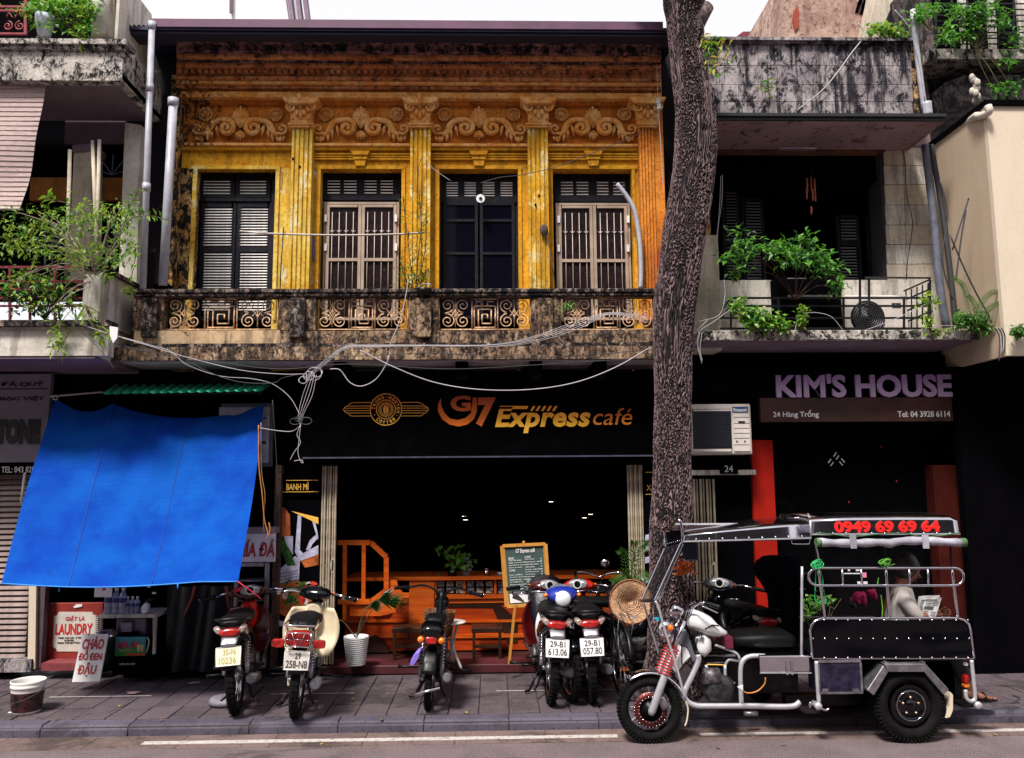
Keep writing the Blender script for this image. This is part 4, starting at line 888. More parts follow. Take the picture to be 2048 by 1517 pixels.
MB().box(lx0 - 3, W(20, 1100, YW).x, YW + .15, YW + .3, ZP, W(100, 725, YW).z).box(W(-120, 1100, YW).x, W(560, 1100, YW).x, YW + 1.4, YW + 1.5, ZP, W(100, 725, YW).z).box(lx0, W(560, 1100, YW).x, YW + .15, YW + .3, W(100, 960, YW).z, W(100, 719, YW).z).build('ground_floor_wall', m_black, L)
RSh = MB().pbox(-60, 945, 62, 1335, YW + .08, .05).build('roller_shutter', mat('brown grey steel', (.09, .06, .055), .6, .3, .3, 8), L)
a, b, z0, z1 = RX(-60, 948, 61, 1318, YW + .06); n = 33; sm = MB().prism([(-.030, -.016), (-.012, -.022), (.0, -.010), (.012, .010), (.0, .020), (-.018, .016)], a, b, 'yz');
sm.xf(Matrix.Translation((-(a + b) / 2, 0, 0))); sm = sm.mesh('slat', mat('taupe shutter slat', (.24, .18, .165), .5, .3, .3, 8))
for i in range(n): piece('slat', sm, RSh, ((a + b) / 2, YW + .085, z0 + (z1 - z0) * (i + .5) / n))
MB().pprism([(62, 945), (76, 945), (70, 1338), (55, 1338)], YW - .02, .12).build('shutter_post', m_cream, L)
MB().pbox(-60, 1320, 62, 1345, YW - .05, .2).build('shutter_base', m_gray, L)
BL = thing('bamboo_blind', 'reddish grey woven roll blind hanging under the upper left balcony', 'blind', W(20, 425, 7.35))
m_bl = NT('woven blind'); co = m_bl.coord((6, 6, 120)); n_ = m_bl.noise(co, 3, 6, .7); co2 = m_bl.coord((1, 1, 1)); n2 = m_bl.noise(co2, 3, 6, .6)
m_bl.col(m_bl.mix(m_bl.ramp(n_, .4, .6), m_bl.mix(n2, (.30, .19, .19), (.42, .31, .29)), (.56, .44, .42))); m_bl.set(Roughness=.85); m_bl.bump(n_, .4, .01)
bx0, bx1, z0, z1 = RX(-60, 160, 84, 425, 7.35)
def bf(u, v):
 y = 7.35 + .03 * math.sin(3 * v * math.pi + u) * v - .10 * v; return (bx0 + (bx1 - .09 * v ** 1.5 - bx0) * u, y, z1 + (z0 - z1) * v + .02 * (1 - u) * v)
MB().grid(bf, 12, 30).build('woven_panel', m_bl.m, BL); MB().tube([Vector(bf(0, 1)) + Vector((0, 0, -.01)), Vector(bf(1, 1)) + Vector((0, 0, -.01))], .014, 8).build('bottom_rod', m_beige_w, BL)
for k in range(26):
 v = k / 26 + .02; a = Vector(bf(0, v)); b = Vector(bf(1, v)); MB().tube([a + Vector((0, -.004, 0)), b + Vector((0, -.004, 0))], .0035, 4).build('reed', m_bl.m, BL)
def downpipe(pp, Y, r, lab, joints):
 D = thing('downpipe', lab, 'pipe', W(*pp[-1], Y), 'grey plastic drainpipes between the left houses'); MB().tube([W(a, b, Y) for a, b in pp], r, 12).build('pipe', m_pvc, D)
 for j in joints:
  t = (j - pp[0][1]) / (pp[-1][1] - pp[0][1]); a = Vector(W(*pp[0], Y)).lerp(W(*pp[-1], Y), t); MB().tube([a + Vector((0, 0, .04)), a - Vector((0, 0, .04))], r * 1.25, 12).build('collar', m_pvc, D)
downpipe([(304, 46), (286, 577)], 7.48, .030, 'thin pale drainpipe rising all the way to the dark roof edge', (52, 180, 380))
downpipe([(347, 198), (326, 572)], 7.6, .042, 'thick short drainpipe ending at a black coupling over the balcony', (205,))
c = W(326, 572, 7.66); MB().box(c.x - .07, c.x + .07, 7.6, 7.72, c.z - .03, c.z + .01).build('black_pipe_shoe', m_black, None, 'flat black shoe under the thick drainpipe on the balcony coping', 'pipe fitting')
MB().tube(wire([(340, 395), (343, 400), (338, 415), (344, 423)], 7.75), .006, 5).build('cable_tie', m_wired, None, 'dark wire tied round the thick drainpipe', 'wire')
WB = thing('white_building_behind', 'pale white building with slanting purple eave rising behind the yellow house roof', 'building', W(450, 40, 13))
m_wb = plaster('bright white render', (.78, .74, .76), (.85, .82, .84), (.5, .46, .48), dirt=.3, streak=.25, scale=1, fine=.2)
MB().pprism([(310, 140), (300, -80), (560, -80), (592, 140)], 13, 4).build('wall', m_wb, WB)
for (a, b, c_, d) in ((570, 0, 578, 40), (586, 0, 594, 40), (600, -2, 610, 42)): MB().pprism([(a, b - 40), (a + 8, b - 40), (a + 26, d + 60), (a + 18, d + 60)], 12.9, .2).build('eave_board', mat('purple eave board', (.18, .10, .16), .6), WB)
MB().bar(W(462, -20, 12.95), W(462, 26, 12.95), .04).build('vertical_groove', m_purple, WB)
# folding gates
m_gate = mat('cream painted steel gate', (.46, .38, .28), .5, .1, .18, 9, .1, dust=.35)
def gate(pxa, pxb, y0, y1, Y, n, label, handle=None, lattice=True):
 g = thing('folding_gate', label, 'gate', W((pxa + pxb) / 2, y1, Y), 'concertina steel gates of the two shops')
 xa, xb, z0, z1 = RX(pxa, y0, pxb, y1, Y); st = (xb - xa) / (n - 1)
 pm_ = MB().prism([(-.010, .0), (-.010, -.016), (-.004, -.024), (.004, -.024), (.010, -.016), (.010, 0)], z0, z1, 'xy').mesh('gate_bar', m_gate)
 for i in range(n): piece('gate_bar', pm_, g, (xa + st * i, Y - (.02 if i % 2 else 0), 0))
 if lattice:
  for (za, zb_) in ((z0 + .02, z0 + .62), (z0 + .70, z0 + 1.28), (z0 + 1.34, z1 - .04)):
   dzz = .16; k = int((zb_ - za) / dzz)
   for q in range(k):
    for sg in (0, 1):
     m = MB(); a = za + q * dzz; x0_, x1_ = (xa, xb) if sg else (xb, xa)
     m.bar((x0_, Y + .02 + .006 * sg, a), (x1_, Y + .02 + .006 * sg, a + dzz * 2 if a + dzz * 2 < z1 else z1), .012, .005); m.build('lattice_strap', m_gate, g)
 if handle:
  hx, hy, r = handle; c = W(hx, hy, Y - .03); m = MB(); pts = [(c.x + (-1) * r * math.cos(a) * .62, c.z + r * math.sin(a)) for a in [math.pi * (i / 14 - .5) for i in range(15)]] + [(c.x + .01, c.z + r), (c.x + .01, c.z - r)][:0]
  m.prism(pts, Y - .034, Y - .026); m.build('half_round_plate', m_gate, g); MB().box(c.x - .035, c.x - .02, Y - .04, Y - .034, c.z - .05, c.z + .05).build('slot', m_ink, g)
 return g
gate(643, 670, 932, 1327, YW - .01, 6, 'cream folding gate pushed to the left side of the cafe opening', (671, 1130, .085))
gate(1260, 1287, 930, 1327, YW - .01, 7, 'cream folding gate pushed to the right side of the cafe opening, behind the palm', (1274, 1112, .085), False)
gate(1386, 1432, 958, 1335, YW - .02, 8, 'narrow cream folding gate below the house number 24', (1432, 1140, .085), False)
# cafe interior
yc = 8.75; ZF = W(900, 1328, YW).z
CT = thing('service_counter', 'orange varnished wood serving counter with framed niche row across the cafe opening', 'counter', W(900, 1310, yc))
zf = ZF + .002
x0, x1, zc0, zc1 = RX(690, 1155, 1045, 1188, yc)
top = MB().pbox(690, 1153, 1258, 1160, yc - .05, .55).build('top', m_woodo, CT, bevel=.004)
MB().pbox(818, 1160, 868, 1300, yc - .03, .3).build('pillar', m_woodo, CT)
fr = MB().pbox(868, 1188, 1258, 1196, yc - .01, .3).build('middle_rail', m_woodo, CT)
bk = MB().pbox(868, 1160, 1258, 1188, yc + .12, .1).build('niche_back', m_black, CT)
for a in (868, 926, 930 + 58, 1050, 1110, 1170): MB().pbox(a, 1160, a + 5, 1188, yc - .008, .14).build('niche_divider', m_woodo, CT)
for i, a in enumerate((874, 893, 912, 934, 953, 972, 996, 1014)):
 c = RX(a, 1163, a + 14, 1174, yc + .06)
 for yy in (1163, 1176):
  m = MB().pbox(a, yy, a + 14, yy + 10, yc + .04, .02); o = m.build('framed_photo', mat('grey photo print %d' % (i % 3), (.28 + .06 * (i % 3), .29 + .05 * (i % 3), .32), .5, 0, .9, 30), CT)
MB().pbox(690, 1196, 1258, 1300, yc + .03, .2).build('front_panel', m_woodp, CT)
for (x0_, x1_) in ((690, 815), (870, 1050)):
 for (a, b, mm) in ((1198, 1206, m_woodo), (1240, 1245, m_woodo), (1268, 1276, m_woodo)): MB().pbox(x0_, a, x1_, b, yc + .012, .02).build('rail', mm, CT)
MB().pprism([(870, 1200), (990, 1200), (1035, 1240), (1035, 1285), (1015, 1285), (985, 1215), (870, 1215)], yc + .02, .012).build('dark_shape', m_wooddk, CT)  # irregular dark shape laid on the counter front
MB().pprism([(690, 1298), (750, 1270), (770, 1285), (780, 1305), (690, 1305)], yc - .02, .04).build('dark_shape', m_wooddk, CT)
MB().pprism([(775, 1196), (800, 1196), (775, 1230), (745, 1230)], yc + .0, .03).build('angled_panel', m_woodo, CT)
SC_ = thing('wooden_screen', 'orange wooden screen with chamfered corner frame and dark openings left of the counter', 'screen', W(730, 1240, 8.5)); Y = 8.5
out = [(676, 1085), (742, 1085), (773, 1114), (773, 1180), (742, 1203), (676, 1203)]; pts = [W(a, b, Y) for a, b in out]
for a, b in zip(pts, pts[1:]): MB().bar(a, b, .042, .05).build('frame_bar', m_woodo, SC_)
for x in (690, 728): MB().bar(W(x, 1085, Y - .002), W(x - 1, 1240 if x == 690 else 1203, Y - .002), .036, .04).build('mullion', m_woodo, SC_)
MB().pprism([(742, 1205), (775, 1180), (775, 1160), (793, 1160), (797, 1176), (806, 1186), (818, 1186), (818, 1196), (806, 1196), (790, 1225), (760, 1232), (700, 1232), (700, 1208)], Y + .01, .03).build('side_panel', m_woodo, SC_)
for (a, b, lab) in ((784, 845, 'left'), (943, 1005, 'right')):
 S_ = thing('low_stool', 'dark low wooden stool in front of the counter, %s of the white round table' % lab, 'stool', W((a + b) / 2, 1320, 8.45), 'dark stools by the cafe counter')
 Y = 8.4; MB().pbox(a, 1256, b, 1266, Y, .26).build('seat', m_wooddk, S_, bevel=.004)
 for x in (a + 2, b - 8):
  for yy in (0, .2): MB().pbox(x, 1266, x + 6, 1322, Y + yy, .035).build('leg', m_wooddk, S_)
 MB().pbox(a + 8, 1290, b - 8, 1296, Y + .01, .02).build('stretcher', m_wooddk, S_)
m_tw = mat('white lacquer', (.62, .57, .54), .4, 0, .05, 5); YT = 8.1
TB = thing('round_table', 'small white round bistro table with curved legs in front of the counter', 'table', W(903, 1330, YT - .05))
c = W(900, 1244, YT - .05); MB().lathe([(0, .012), (.150, .012), (.155, .006), (.150, 0), (0, 0)], (c.x, c.y, c.z - .006), 'z', 32).build('top', m_tw, TB)
gz = W(889, 1329, YW).z
for an in (200, 320, 80):
 a = math.radians(an); d = Vector((math.cos(a), math.sin(a), 0)); H0 = c.z - .01 - ZF - .0
 pts = catmull([Vector((c.x, c.y, c.z - .01)) + d * .10, Vector((c.x, c.y, c.z - .16)) + d * .05, Vector((c.x, c.y, ZF + .18)) + d * .05, Vector((c.x, c.y, ZF + .012)) + d * .15], 6); MB().tube(pts, .013, 8).build('leg', m_tw, TB)
def ribbed_pot():
 P = thing('ribbed_planter', 'tall white ribbed flower pot with a sparse palm at the left of the cafe step', 'plant pot', W(712, 1329, 8.08)); c = W(712, 1329, 8.08)
 h = W(712, 1272, 8.08).z - c.z; prof = []; n = 14
 for i in range(n): r = .085 + .033 * i / n; z = h * i / n; prof += [(r, z), (r + .007, z + h / n * .3), (r + .007, z + h / n * .65), (r + .001, z + h / n * .9)]
 prof += [(.120, h), (.112, h), (.108, h - .03), (0, h - .03)]; MB().lathe([(0, 0)] + prof, c, 'z', 28).build('pot', m_white, P); return c, h
c, h = ribbed_pot(); PL = thing('potted_palm', 'sparse fan palm growing out of the white ribbed pot', 'plant', c + Vector((0, 0, h - .03)))
def leafmat(name, a, b, tr=.0):
 t = NT(name); co = t.coord(); n = t.noise(co, 14, 4, .6); t.col(t.mix(t.ramp(n, .35, .65), a, b)); t.set(Roughness=.42, Specular_IOR_Level=.4); t.set(Transmission_Weight=0.0)
 tl = t.n('ShaderNodeBsdfTranslucent'); tl.inputs[0].default_value = (*[x * 1.5 for x in b], 1); ms = t.n('ShaderNodeMixShader'); ms.inputs[0].default_value = .3
 out = t.t.nodes['Material Output']; t.l(t.b.outputs[0], ms.inputs[1]); t.l(tl.outputs[0], ms.inputs[2]); t.l(ms.outputs[0], out.inputs[0]); MC[name] = t.m; return t.m
m_lf = leafmat('mid green leaf', (.022, .08, .010), (.07, .19, .022)); m_lfd = leafmat('dark green leaf', (.008, .035, .008), (.02, .08, .015)); m_lfy = leafmat('yellow green leaf', (.08, .18, .010), (.25, .38, .03)); m_lfb = leafmat('bright green leaf', (.03, .13, .010), (.10, .29, .022))
m_stem = mat('green brown stem', (.10, .08, .03), .7, 0, .3, 20); m_stemp = mat('pale stem', (.34, .26, .2), .7, 0, .3, 20)
tp = c + Vector((0, 0, h - .02))
for (px_, py_, Y_, fan) in ((650, 1248, 7.95, 1), (775, 1207, 8.2, 1), (757, 1200, 8.1, 1), (740, 1212, 8.05, .5)):
 e = W(px_, py_, Y_); mid = (tp + e) / 2 + Vector((0, 0, .10)); MB().tube(catmull([tp, mid, e], 8), .0045, 5).build('stalk', m_stem, PL)
 m = MB(); d0 = (e - mid).normalized()
 for k in range(9):
  a = (k - 4) * .17; d = Matrix.Rotation(a, 3, 'Y') @ Vector((d0.x, d0.y, d0.z * .3 - .1)); leaf(m, e, d, Vector((0, -.5, .8)), (.20 - abs(k - 4) * .015) * fan + .05, .028)
 m.build('fan_leaf', m_lfd, PL)
m = MB(); [leaf(m, tp + rv(.02), Vector((random.uniform(-1, 1), random.uniform(-1, .4), random.uniform(.3, 1))), Vector((0, 0, 1)), .06, .012) for _ in range(22)]; m.build('base_tuft', m_lfd, PL)
def jitter_crown(m, pts, n, L, wd, spread, down=.2):
 for _ in range(n):
  p = Vector(random.choice(pts)) + rv(spread); d = Vector((random.uniform(-1, 1), random.uniform(-1, .5), random.uniform(-.8, .6) - down)); leaf(m, p, d, rv() + Vector((0, -.5, 1)), L * random.uniform(.7, 1.25), wd * random.uniform(.8, 1.2))
YCc = 8.8; PC = thing('counter_plant', 'leafy green pothos in a small glass vase on the cafe counter', 'plant', W(905, 1153, YCc))
v = W(905, 1153, YCc); MB().lathe([(0, 0), (.045, 0), (.05, .07), (.035, .11), (.04, .13)], v, 'z', 16).build('vase', m_glass, PC)
m = MB(); st = MB()
for _ in range(46):
 e = W(random.gauss(910, 17), random.gauss(1116, 13), YCc + random.uniform(-.1, .1)); st.tube([v + Vector((0, 0, .1)), (v + e) / 2 + Vector((0, 0, .08)), e], .0025, 4); leaf(m, e, Vector((random.uniform(-1, 1), -.6, random.uniform(-1, .1))), Vector((0, -1, .4)), random.uniform(.06, .10), random.uniform(.035, .055))
st.build('stalks', m_stem, PC, kind='stuff'); m.build('foliage', m_lfb, PC, kind='stuff')
def prop(name, lab, cat, px_, py_, r, hh, mm, Y=8.8, prof=None):
 c = W(px_, py_, Y); return MB().lathe(prof or [(0, 0), (r, 0), (r * 1.05, hh * .5), (r * .8, hh * .8), (r * .9, hh), (0, hh)], c, 'z', 16).build(name, mm, None, lab, cat)
m_cup = mat('white porcelain', (.68, .66, .66), .2, 0, .05, 5); m_coffee = mat('brown coffee glass', (.16, .04, .015), .2, 0, .2, 8)
for (x, lab) in ((973, 'left brown coffee glass with metal drip filter on the counter'), ):
 D = thing('coffee_glass', lab, 'coffee glass', W(x, 1152, 8.78)); c = W(x, 1152, 8.78)
 MB().lathe([(0, 0), (.024, 0), (.03, .03), (.028, .035)], c, 'z', 14).build('glass', m_coffee, D); MB().lathe([(.036, .035), (.036, .039), (.022, .042), (.024, .075), (.03, .078), (0, .082)], c, 'z', 14).build('drip_filter', m_chrome, D)
D = thing('coffee_cup', 'white cup and saucer with metal drip filter beside the menu board', 'cup', W(1001, 1152, 8.78)); c = W(1001, 1152, 8.78)
MB().lathe([(0, 0), (.05, .008), (.055, .012)], c, 'z', 18).build('saucer', m_cup, D); MB().lathe([(0, .01), (.022, .01), (.038, .045), (.036, .045)], c, 'z', 18).build('cup', m_cup, D); MB().lathe([(.04, .046), (.024, .05), (.026, .08), (0, .085)], c, 'z', 14).build('drip_filter', m_chrome, D)
D = thing('counter_cards', 'grey stack of small display cards standing behind the counter plant', 'card rack', W(935, 1152, 8.85))
for i in range(5):
 MB().pbox(926 + (i % 2) * 8, 1114 + i * 7.5, 943 if i % 2 else 938, 1120 + i * 7.5, 8.85 - i * .004, .003).build('card', mat('grey card', (.25, .25, .30), .6), D)
m_lamp = bpy.data.materials.new('lit lamp'); m_lamp.use_nodes = True; q = m_lamp.node_tree.nodes['Principled BSDF']; q.inputs['Emission Color'].default_value = (1, .85, .7, 1); q.inputs['Emission Strength'].default_value = 3
for i, (x, y, lab) in enumerate(((929, 1033, 'upper lit ceiling spot deep inside the cafe, above the counter plant'), (931, 1040, 'lower lit ceiling spot deep inside the cafe, above the counter plant'), (1102, 1004, 'lone tiny lit spot high inside the cafe'), (1169, 1036, 'left lit spot of the pair at the right inside the cafe'), (1181, 1029, 'right lit spot of the pair at the right inside the cafe'))):
 c = W(x, y, 10.5); T_ = thing('ceiling_spot', lab, 'lamp', c, 'small lit spots inside the cafe'); MB().lathe([(0, 0), (.028, 0), (.028, .006)], c, 'z', 12).build('bulb', m_lamp, T_); MB().lathe([(.032, .006), (.034, .05), (0, .05)], c, 'z', 12).build('housing', m_black, T_); MB().tube([c + Vector((0, 0, .05)), c + Vector((0, 0, 1.2))], .003, 4).build('cord', m_black, T_)
EZ = thing('menu_easel', 'pine easel holding a dark green cafe menu board with white writing', 'menu board', W(1035, 1328, 7.95)); Y = 7.95
bo = [(1005, 1093), (1091, 1089), (1098, 1207), (1014, 1213)]
P4 = [W(a, b, Y) for a, b in bo]; P4 = [Vector((p.x, Y + (p.z - P4[3].z) * .12, p.z)) for p in P4]
for a, b in zip(P4, P4[1:] + P4[:1]): MB().bar(a, b, .036, .028).build('frame_bar', m_woody, EZ)
MB().add([P4[0] + Vector((0, .004, 0)), P4[1] + Vector((0, .004, 0)), P4[2] + Vector((0, .004, 0)), P4[3] + Vector((0, .004, 0))], [(0, 1, 2, 3)]).build('menu_panel', mat('dark green menu print', (.035, .065, .06), .5, 0, .1, 4), EZ)
for (a, b, c_, d) in ((1010, 1213, 1022, 1328), (1088, 1213, 1092, 1326)):
 MB().bar(W(a + 20 if a < 1050 else a, b - 4, Y - .01), W(1018 if a < 1050 else 1096, d, Y - .02), .036, .02).build('leg', m_woody, EZ)
for yy in (1232, 1252, 1272): q = W(1030 - (yy - 1232) * .1, yy, Y - .025); MB().lathe([(0, 0), (.006, 0), (.006, .004), (0, .004)], q, 'y', 8).build('peg_hole', m_ink, EZ)
MB().lathe([(0, -.02), (.012, -.02), (.014, .015), (0, .02)], (P4[0] + P4[1]) / 2 + Vector((0, 0, .02)), 'z', 10).build('finial', m_woody, EZ)
def onboard(u, v, off=-.004):
 a = P4[0].lerp(P4[1], u); b = P4[3].lerp(P4[2], u); p = a.lerp(b, v); return p + Vector((0, off, 0))
def btext(s, u0, v0, u1, v1, m=m_white, bold=.0, shear=0, name='menu_lettering'):
 o = onboard(u0, v1); put_text(s, (o, onboard(u1, v1) - o, onboard(u0, v0) - o, (0, -1, 0)), m, EZ, .001, bold, shear, name=name)
btext('G7 Express café', .3, .06, .75, .15, m_cup, .02, .2)
MB().add([onboard(.08, .80, -.003), onboard(.93, .80, -.003), onboard(.93, .95, -.003), onboard(.08, .95, -.003)], [(0, 1, 2, 3)]).build('cup_picture', m_cup, EZ)
MB().add([onboard(.5, .95, -.004), onboard(.62, .84, -.004), onboard(.8, .82, -.004), onboard(.93, .88, -.004), onboard(.93, .95, -.004)], [(0, 1, 2, 3, 4)]).build('bread_picture', mat('golden bread print', (.7, .35, .05), .5), EZ)
MB().add([onboard(.16, .82, -.0045), onboard(.28, .82, -.0045), onboard(.42, .93, -.0045), onboard(.40, .95, -.0045), onboard(.14, .87, -.0045)], [(0, 1, 2, 3, 4)]).build('picture_shadow', m_ink, EZ)
btext('BREAD', .12, .20, .25, .235); btext('COMBO', .12, .40, .26, .435); btext('COFFEE', .5, .19, .64, .225); btext('SMOOTHIES', .52, .60, .72, .635)
words_ = ['bread with cheese', 'egg sandwich', 'grilled pork', 'pate bread', 'black coffee', 'milk coffee', 'ice coffee', 'fresh juice', 'lemon tea', 'yogurt', 'hot cacao', 'mango', 'orange']
for i in range(13):
 y = .24 + i * .04
 if not (.38 < y < .45): btext(words_[i % 13], .12, y, .12 + .30 + .08 * ((i * 7) % 3), y + .02)
 y2 = .235 + i * .042
 if not (.585 < y2 < .64) and y2 < .78: btext(words_[(i * 5 + 3) % 13], .5, y2, .5 + .22 + .09 * ((i * 5) % 3), y2 + .02); btext(str(20 + (i * 7) % 30), .86, y2, .90, y2 + .018)
# poster and panels on the left pier
PO = thing('sandwich_poster', 'tall food poster with a filled baguette beside the left folding gate', 'poster', W(596, 1335, YW - .03)); Y = YW - .03
MB().pbox(557, 1000, 638, 1335, Y, .02).build('sheet', m_black, PO)
fl = lambda pp, nm, m, k: MB().prism([(W(a, b, Y).x, W(a, b, Y).z) for a, b in pp], Y - .002 - k * .0015, Y - .0005).build(nm, m, PO)
m_br = mat('baguette crust print', (.38, .09, .02), .5, 0, .5, 9); m_napk = mat('pale lilac paper print', (.46, .44, .60), .5, 0, .25, 12); m_salad = mat('green salad print', (.02, .09, .01), .5, 0, .9, 40); m_tom = mat('tomato print', (.60, .04, .02), .5, 0, .4, 30); m_ham = mat('pale ham print', (.60, .40, .36), .5, 0, .4, 20)
el = lambda cx, cy, rx_, ry_, rot=0, n=20: [(cx + rx_ * math.cos(t_) * math.cos(rot) - ry_ * math.sin(t_) * math.sin(rot), cy + rx_ * math.cos(t_) * math.sin(rot) + ry_ * math.sin(t_) * math.cos(rot)) for t_ in [2 * math.pi * i / n for i in range(n)]]
fl([(558, 1014), (570, 1016), (580, 1030), (581, 1070), (575, 1072), (558, 1075)], 'upper_loaf', m_br, 1)
fl([(568, 1072), (586, 1072), (586, 1110), (574, 1090)], 'napkin', m_napk, 2)
fl([(560, 1078), (568, 1075), (592, 1130), (575, 1132), (558, 1090)], 'salad_strip', m_salad, 3)
fl([(558, 1140), (590, 1112), (600, 1118), (598, 1160), (556, 1168)], 'paper_wrap', m_napk, 2)
for i in range(4): fl([(558, 1148 + i * 6), (597, 1139 + i * 6), (597, 1140.5 + i * 6), (558, 1150 + i * 6)], 'wrap_fold', mat('grey print', (.18, .17, .26), .5), 4)
fl([(596, 1030), (603, 1032), (600, 1100), (612, 1112), (598, 1118), (590, 1104)], 'fork_handle', m_napk, 3); fl([(624, 1040), (630, 1042), (636, 1068), (636, 1080)], 'fork_handle', m_napk, 3)
fl([(583, 1022), (637, 1035), (637, 1048)], 'gold_wedge', m_gold, 4)
fl([(596, 1112), (637, 1090), (637, 1108), (600, 1122)], 'glass_rim', m_napk, 4); fl([(600, 1118), (637, 1104), (637, 1130), (610, 1135)], 'meat_slice', m_br, 3)
fl([(612, 1100), (620, 1080), (634, 1068), (637, 1075), (625, 1088), (620, 1100)], 'saucer_rim', m_napk, 5)
fl([(556, 1170), (592, 1160), (637, 1178), (637, 1215), (620, 1238), (585, 1240), (556, 1225)], 'lower_loaf', m_br, 2)
fl([(556, 1240), (590, 1248), (620, 1243), (637, 1232), (637, 1236), (610, 1252), (556, 1252)], 'plate_rim', m_napk, 4)
random.seed(5)
for i in range(30): fl(el(random.uniform(570, 610), random.uniform(1165, 1215), random.uniform(3, 11), random.uniform(1.5, 4), random.uniform(-1.2, .2), 8), 'salad_leaf', m_salad if i % 3 else mat('light green print', (.07, .24, .03), .5, 0, .5, 30), 5 + i * .02)
for (x, y, a, b, r_, m_) in ((612, 1185, 10, 6, -.5, m_tom), (604, 1200, 7, 10, .2, m_tom), (622, 1172, 10, 5, .2, m_tom), (618, 1168, 6, 5, 0, m_ham), (612, 1203, 5, 7, 0, m_ham), (630, 1180, 6, 4, .4, m_ham), (628, 1166, 8, 3, .3, m_tom), (571, 1190, 6, 9, .3, m_ham)): fl(el(x, y, a, b, r_, 10), 'filling', m_, 6)
random.seed(11)
BM = thing('banh_mi_sign', 'small black sign with gold lines reading BANH MÌ above the sandwich poster', 'sign', W(596, 987, YW - .05)); MB().pbox(556, 950, 638, 992, YW - .045, .03).build('panel', m_blackgl, BM)
for y in (960, 983): MB().pbox(572 if y == 960 else 558, y, 637, y + 1.2, YW - .05, .006).build('gold_line', m_gold, BM)
put_text('BANH MÌ', pframe(573, 964, 617, 980, YW - .048), m_gold, BM, .003, .01, split=True)
XS = thing('right_cafe_sign', 'small black sign with gold lines and clipped gold letters beside the tree', 'sign', W(1300, 995, YW - .05)); MB().pbox(1287, 940, 1330, 994, YW - .045, .03).build('panel', m_blackgl, XS)
for y in (944, 988): MB().pbox(1291, y, 1330, y + 1.2, YW - .05, .006).build('gold_line', m_gold, XS)
put_text('XANH', pframe(1293, 970, 1330, 981, YW - .048), m_gold, XS, .003, .0); put_text('CAFE', pframe(1304, 951, 1332, 962, YW - .048), m_gold, XS, .003, .0)
PR_ = thing('narrow_poster', 'narrow dark poster with pale lilac shapes half hidden by the tree', 'poster', W(1305, 1330, YW - .03)); MB().pbox(1289, 1000, 1330, 1335, YW - .03, .02).build('sheet', m_black, PR_)
for pp in ([(1291, 1070), (1302, 1067), (1302, 1080), (1290, 1082)], [(1291, 1090), (1300, 1092), (1301, 1100), (1292, 1101)], [(1290, 1115), (1302, 1112), (1301, 1124), (1290, 1127)]): MB().pprism(pp, YW - .034, .003).build('lilac_shape', m_napk, PR_)
# left stall: awning, tarp, boards, cart
random.seed(21)
AW = thing('corrugated_awning', 'small green corrugated awning sheet under the left end of the balcony', 'awning', W(370, 788, 7.55))
a0, a1 = W(200, 790, 7.66), W(520, 783, 7.66); b0, b1 = W(228, 771, 8.1), W(545, 768, 8.1)
m = MB(); n = 17 * 8
def af(u, v):
 p = a0.lerp(a1, u).lerp(b0.lerp(b1, u), v); return p + Vector((0, 0, .016 * math.sin(u * 17 * 2 * math.pi)))
m.grid(af, n, 3).build('sheet', mat('green corrugated fibreglass', (.03, .48, .27), .45, 0, .25, 8, dust=.4), AW)
for (a, b) in ((a0, b0), (a1, b1)): MB().bar(a + Vector((0, 0, -.03)), b + Vector((0, 0, -.03)), .02).build('edge_batten', m_black, AW)
MB().bar(W(200, 792, 7.67), W(525, 785, 7.67), .025).build('front_batten', m_black, AW)
PO_ = thing('tarp_pole', 'thin pale pole sticking out left of the green awning, ending in a ring', 'pole', W(110, 794, 7.35)); MB().tube([W(100, 793, 7.95), W(205, 784, 8.0)], .009, 8).build('pole', m_bar, PO_); c = W(111, 795, 7.95); MB().tube([(c.x + .022 * math.cos(a), 7.95, c.z + .022 * math.sin(a)) for a in [i * .6 for i in range(11)]], .007, 6, True).build('ring', m_bar, PO_)
TP = thing('blue_tarp', 'large bright blue tarpaulin slung from the awning as a sun screen', 'tarpaulin', W(250, 1170, 6.95))
tt = NT('blue tarpaulin'); co = tt.coord(); n1 = tt.noise(co, 2.2, 6, .6); n2 = tt.noise(tt.coord((60, 60, 60)), 3, 2, .5); n3 = tt.noise(tt.coord((1, 1, 6)), 3, 6, .7, 1.0)
tt.col(tt.mix(tt.ramp(n1, .3, .7), (.002, .042, .34), (.004, .088, .43))); tt.set(Roughness=.8, Specular_IOR_Level=.08); tt.col(tt.mix(tt.math('MULTIPLY', tt.ramp(tt.noise(tt.coord((1, 1, .5)), 3.4, 10, .75), .54, .68), .5), tt.b.inputs['Base Color'].links[0].from_socket, (.004, .035, .22))); tt.bump(tt.math('ADD', n2, tt.math('MULTIPLY', n3, 3)), .45, .012)
tl = tt.n('ShaderNodeBsdfTranslucent'); tl.inputs[0].default_value = (.01, .12, .7, 1); ms = tt.n('ShaderNodeMixShader'); ms.inputs[0].default_value = .08; tt.l(tt.b.outputs[0], ms.inputs[1]); tt.l(tl.outputs[0], ms.inputs[2]); tt.l(ms.outputs[0], tt.t.nodes['Material Output'].inputs[0])
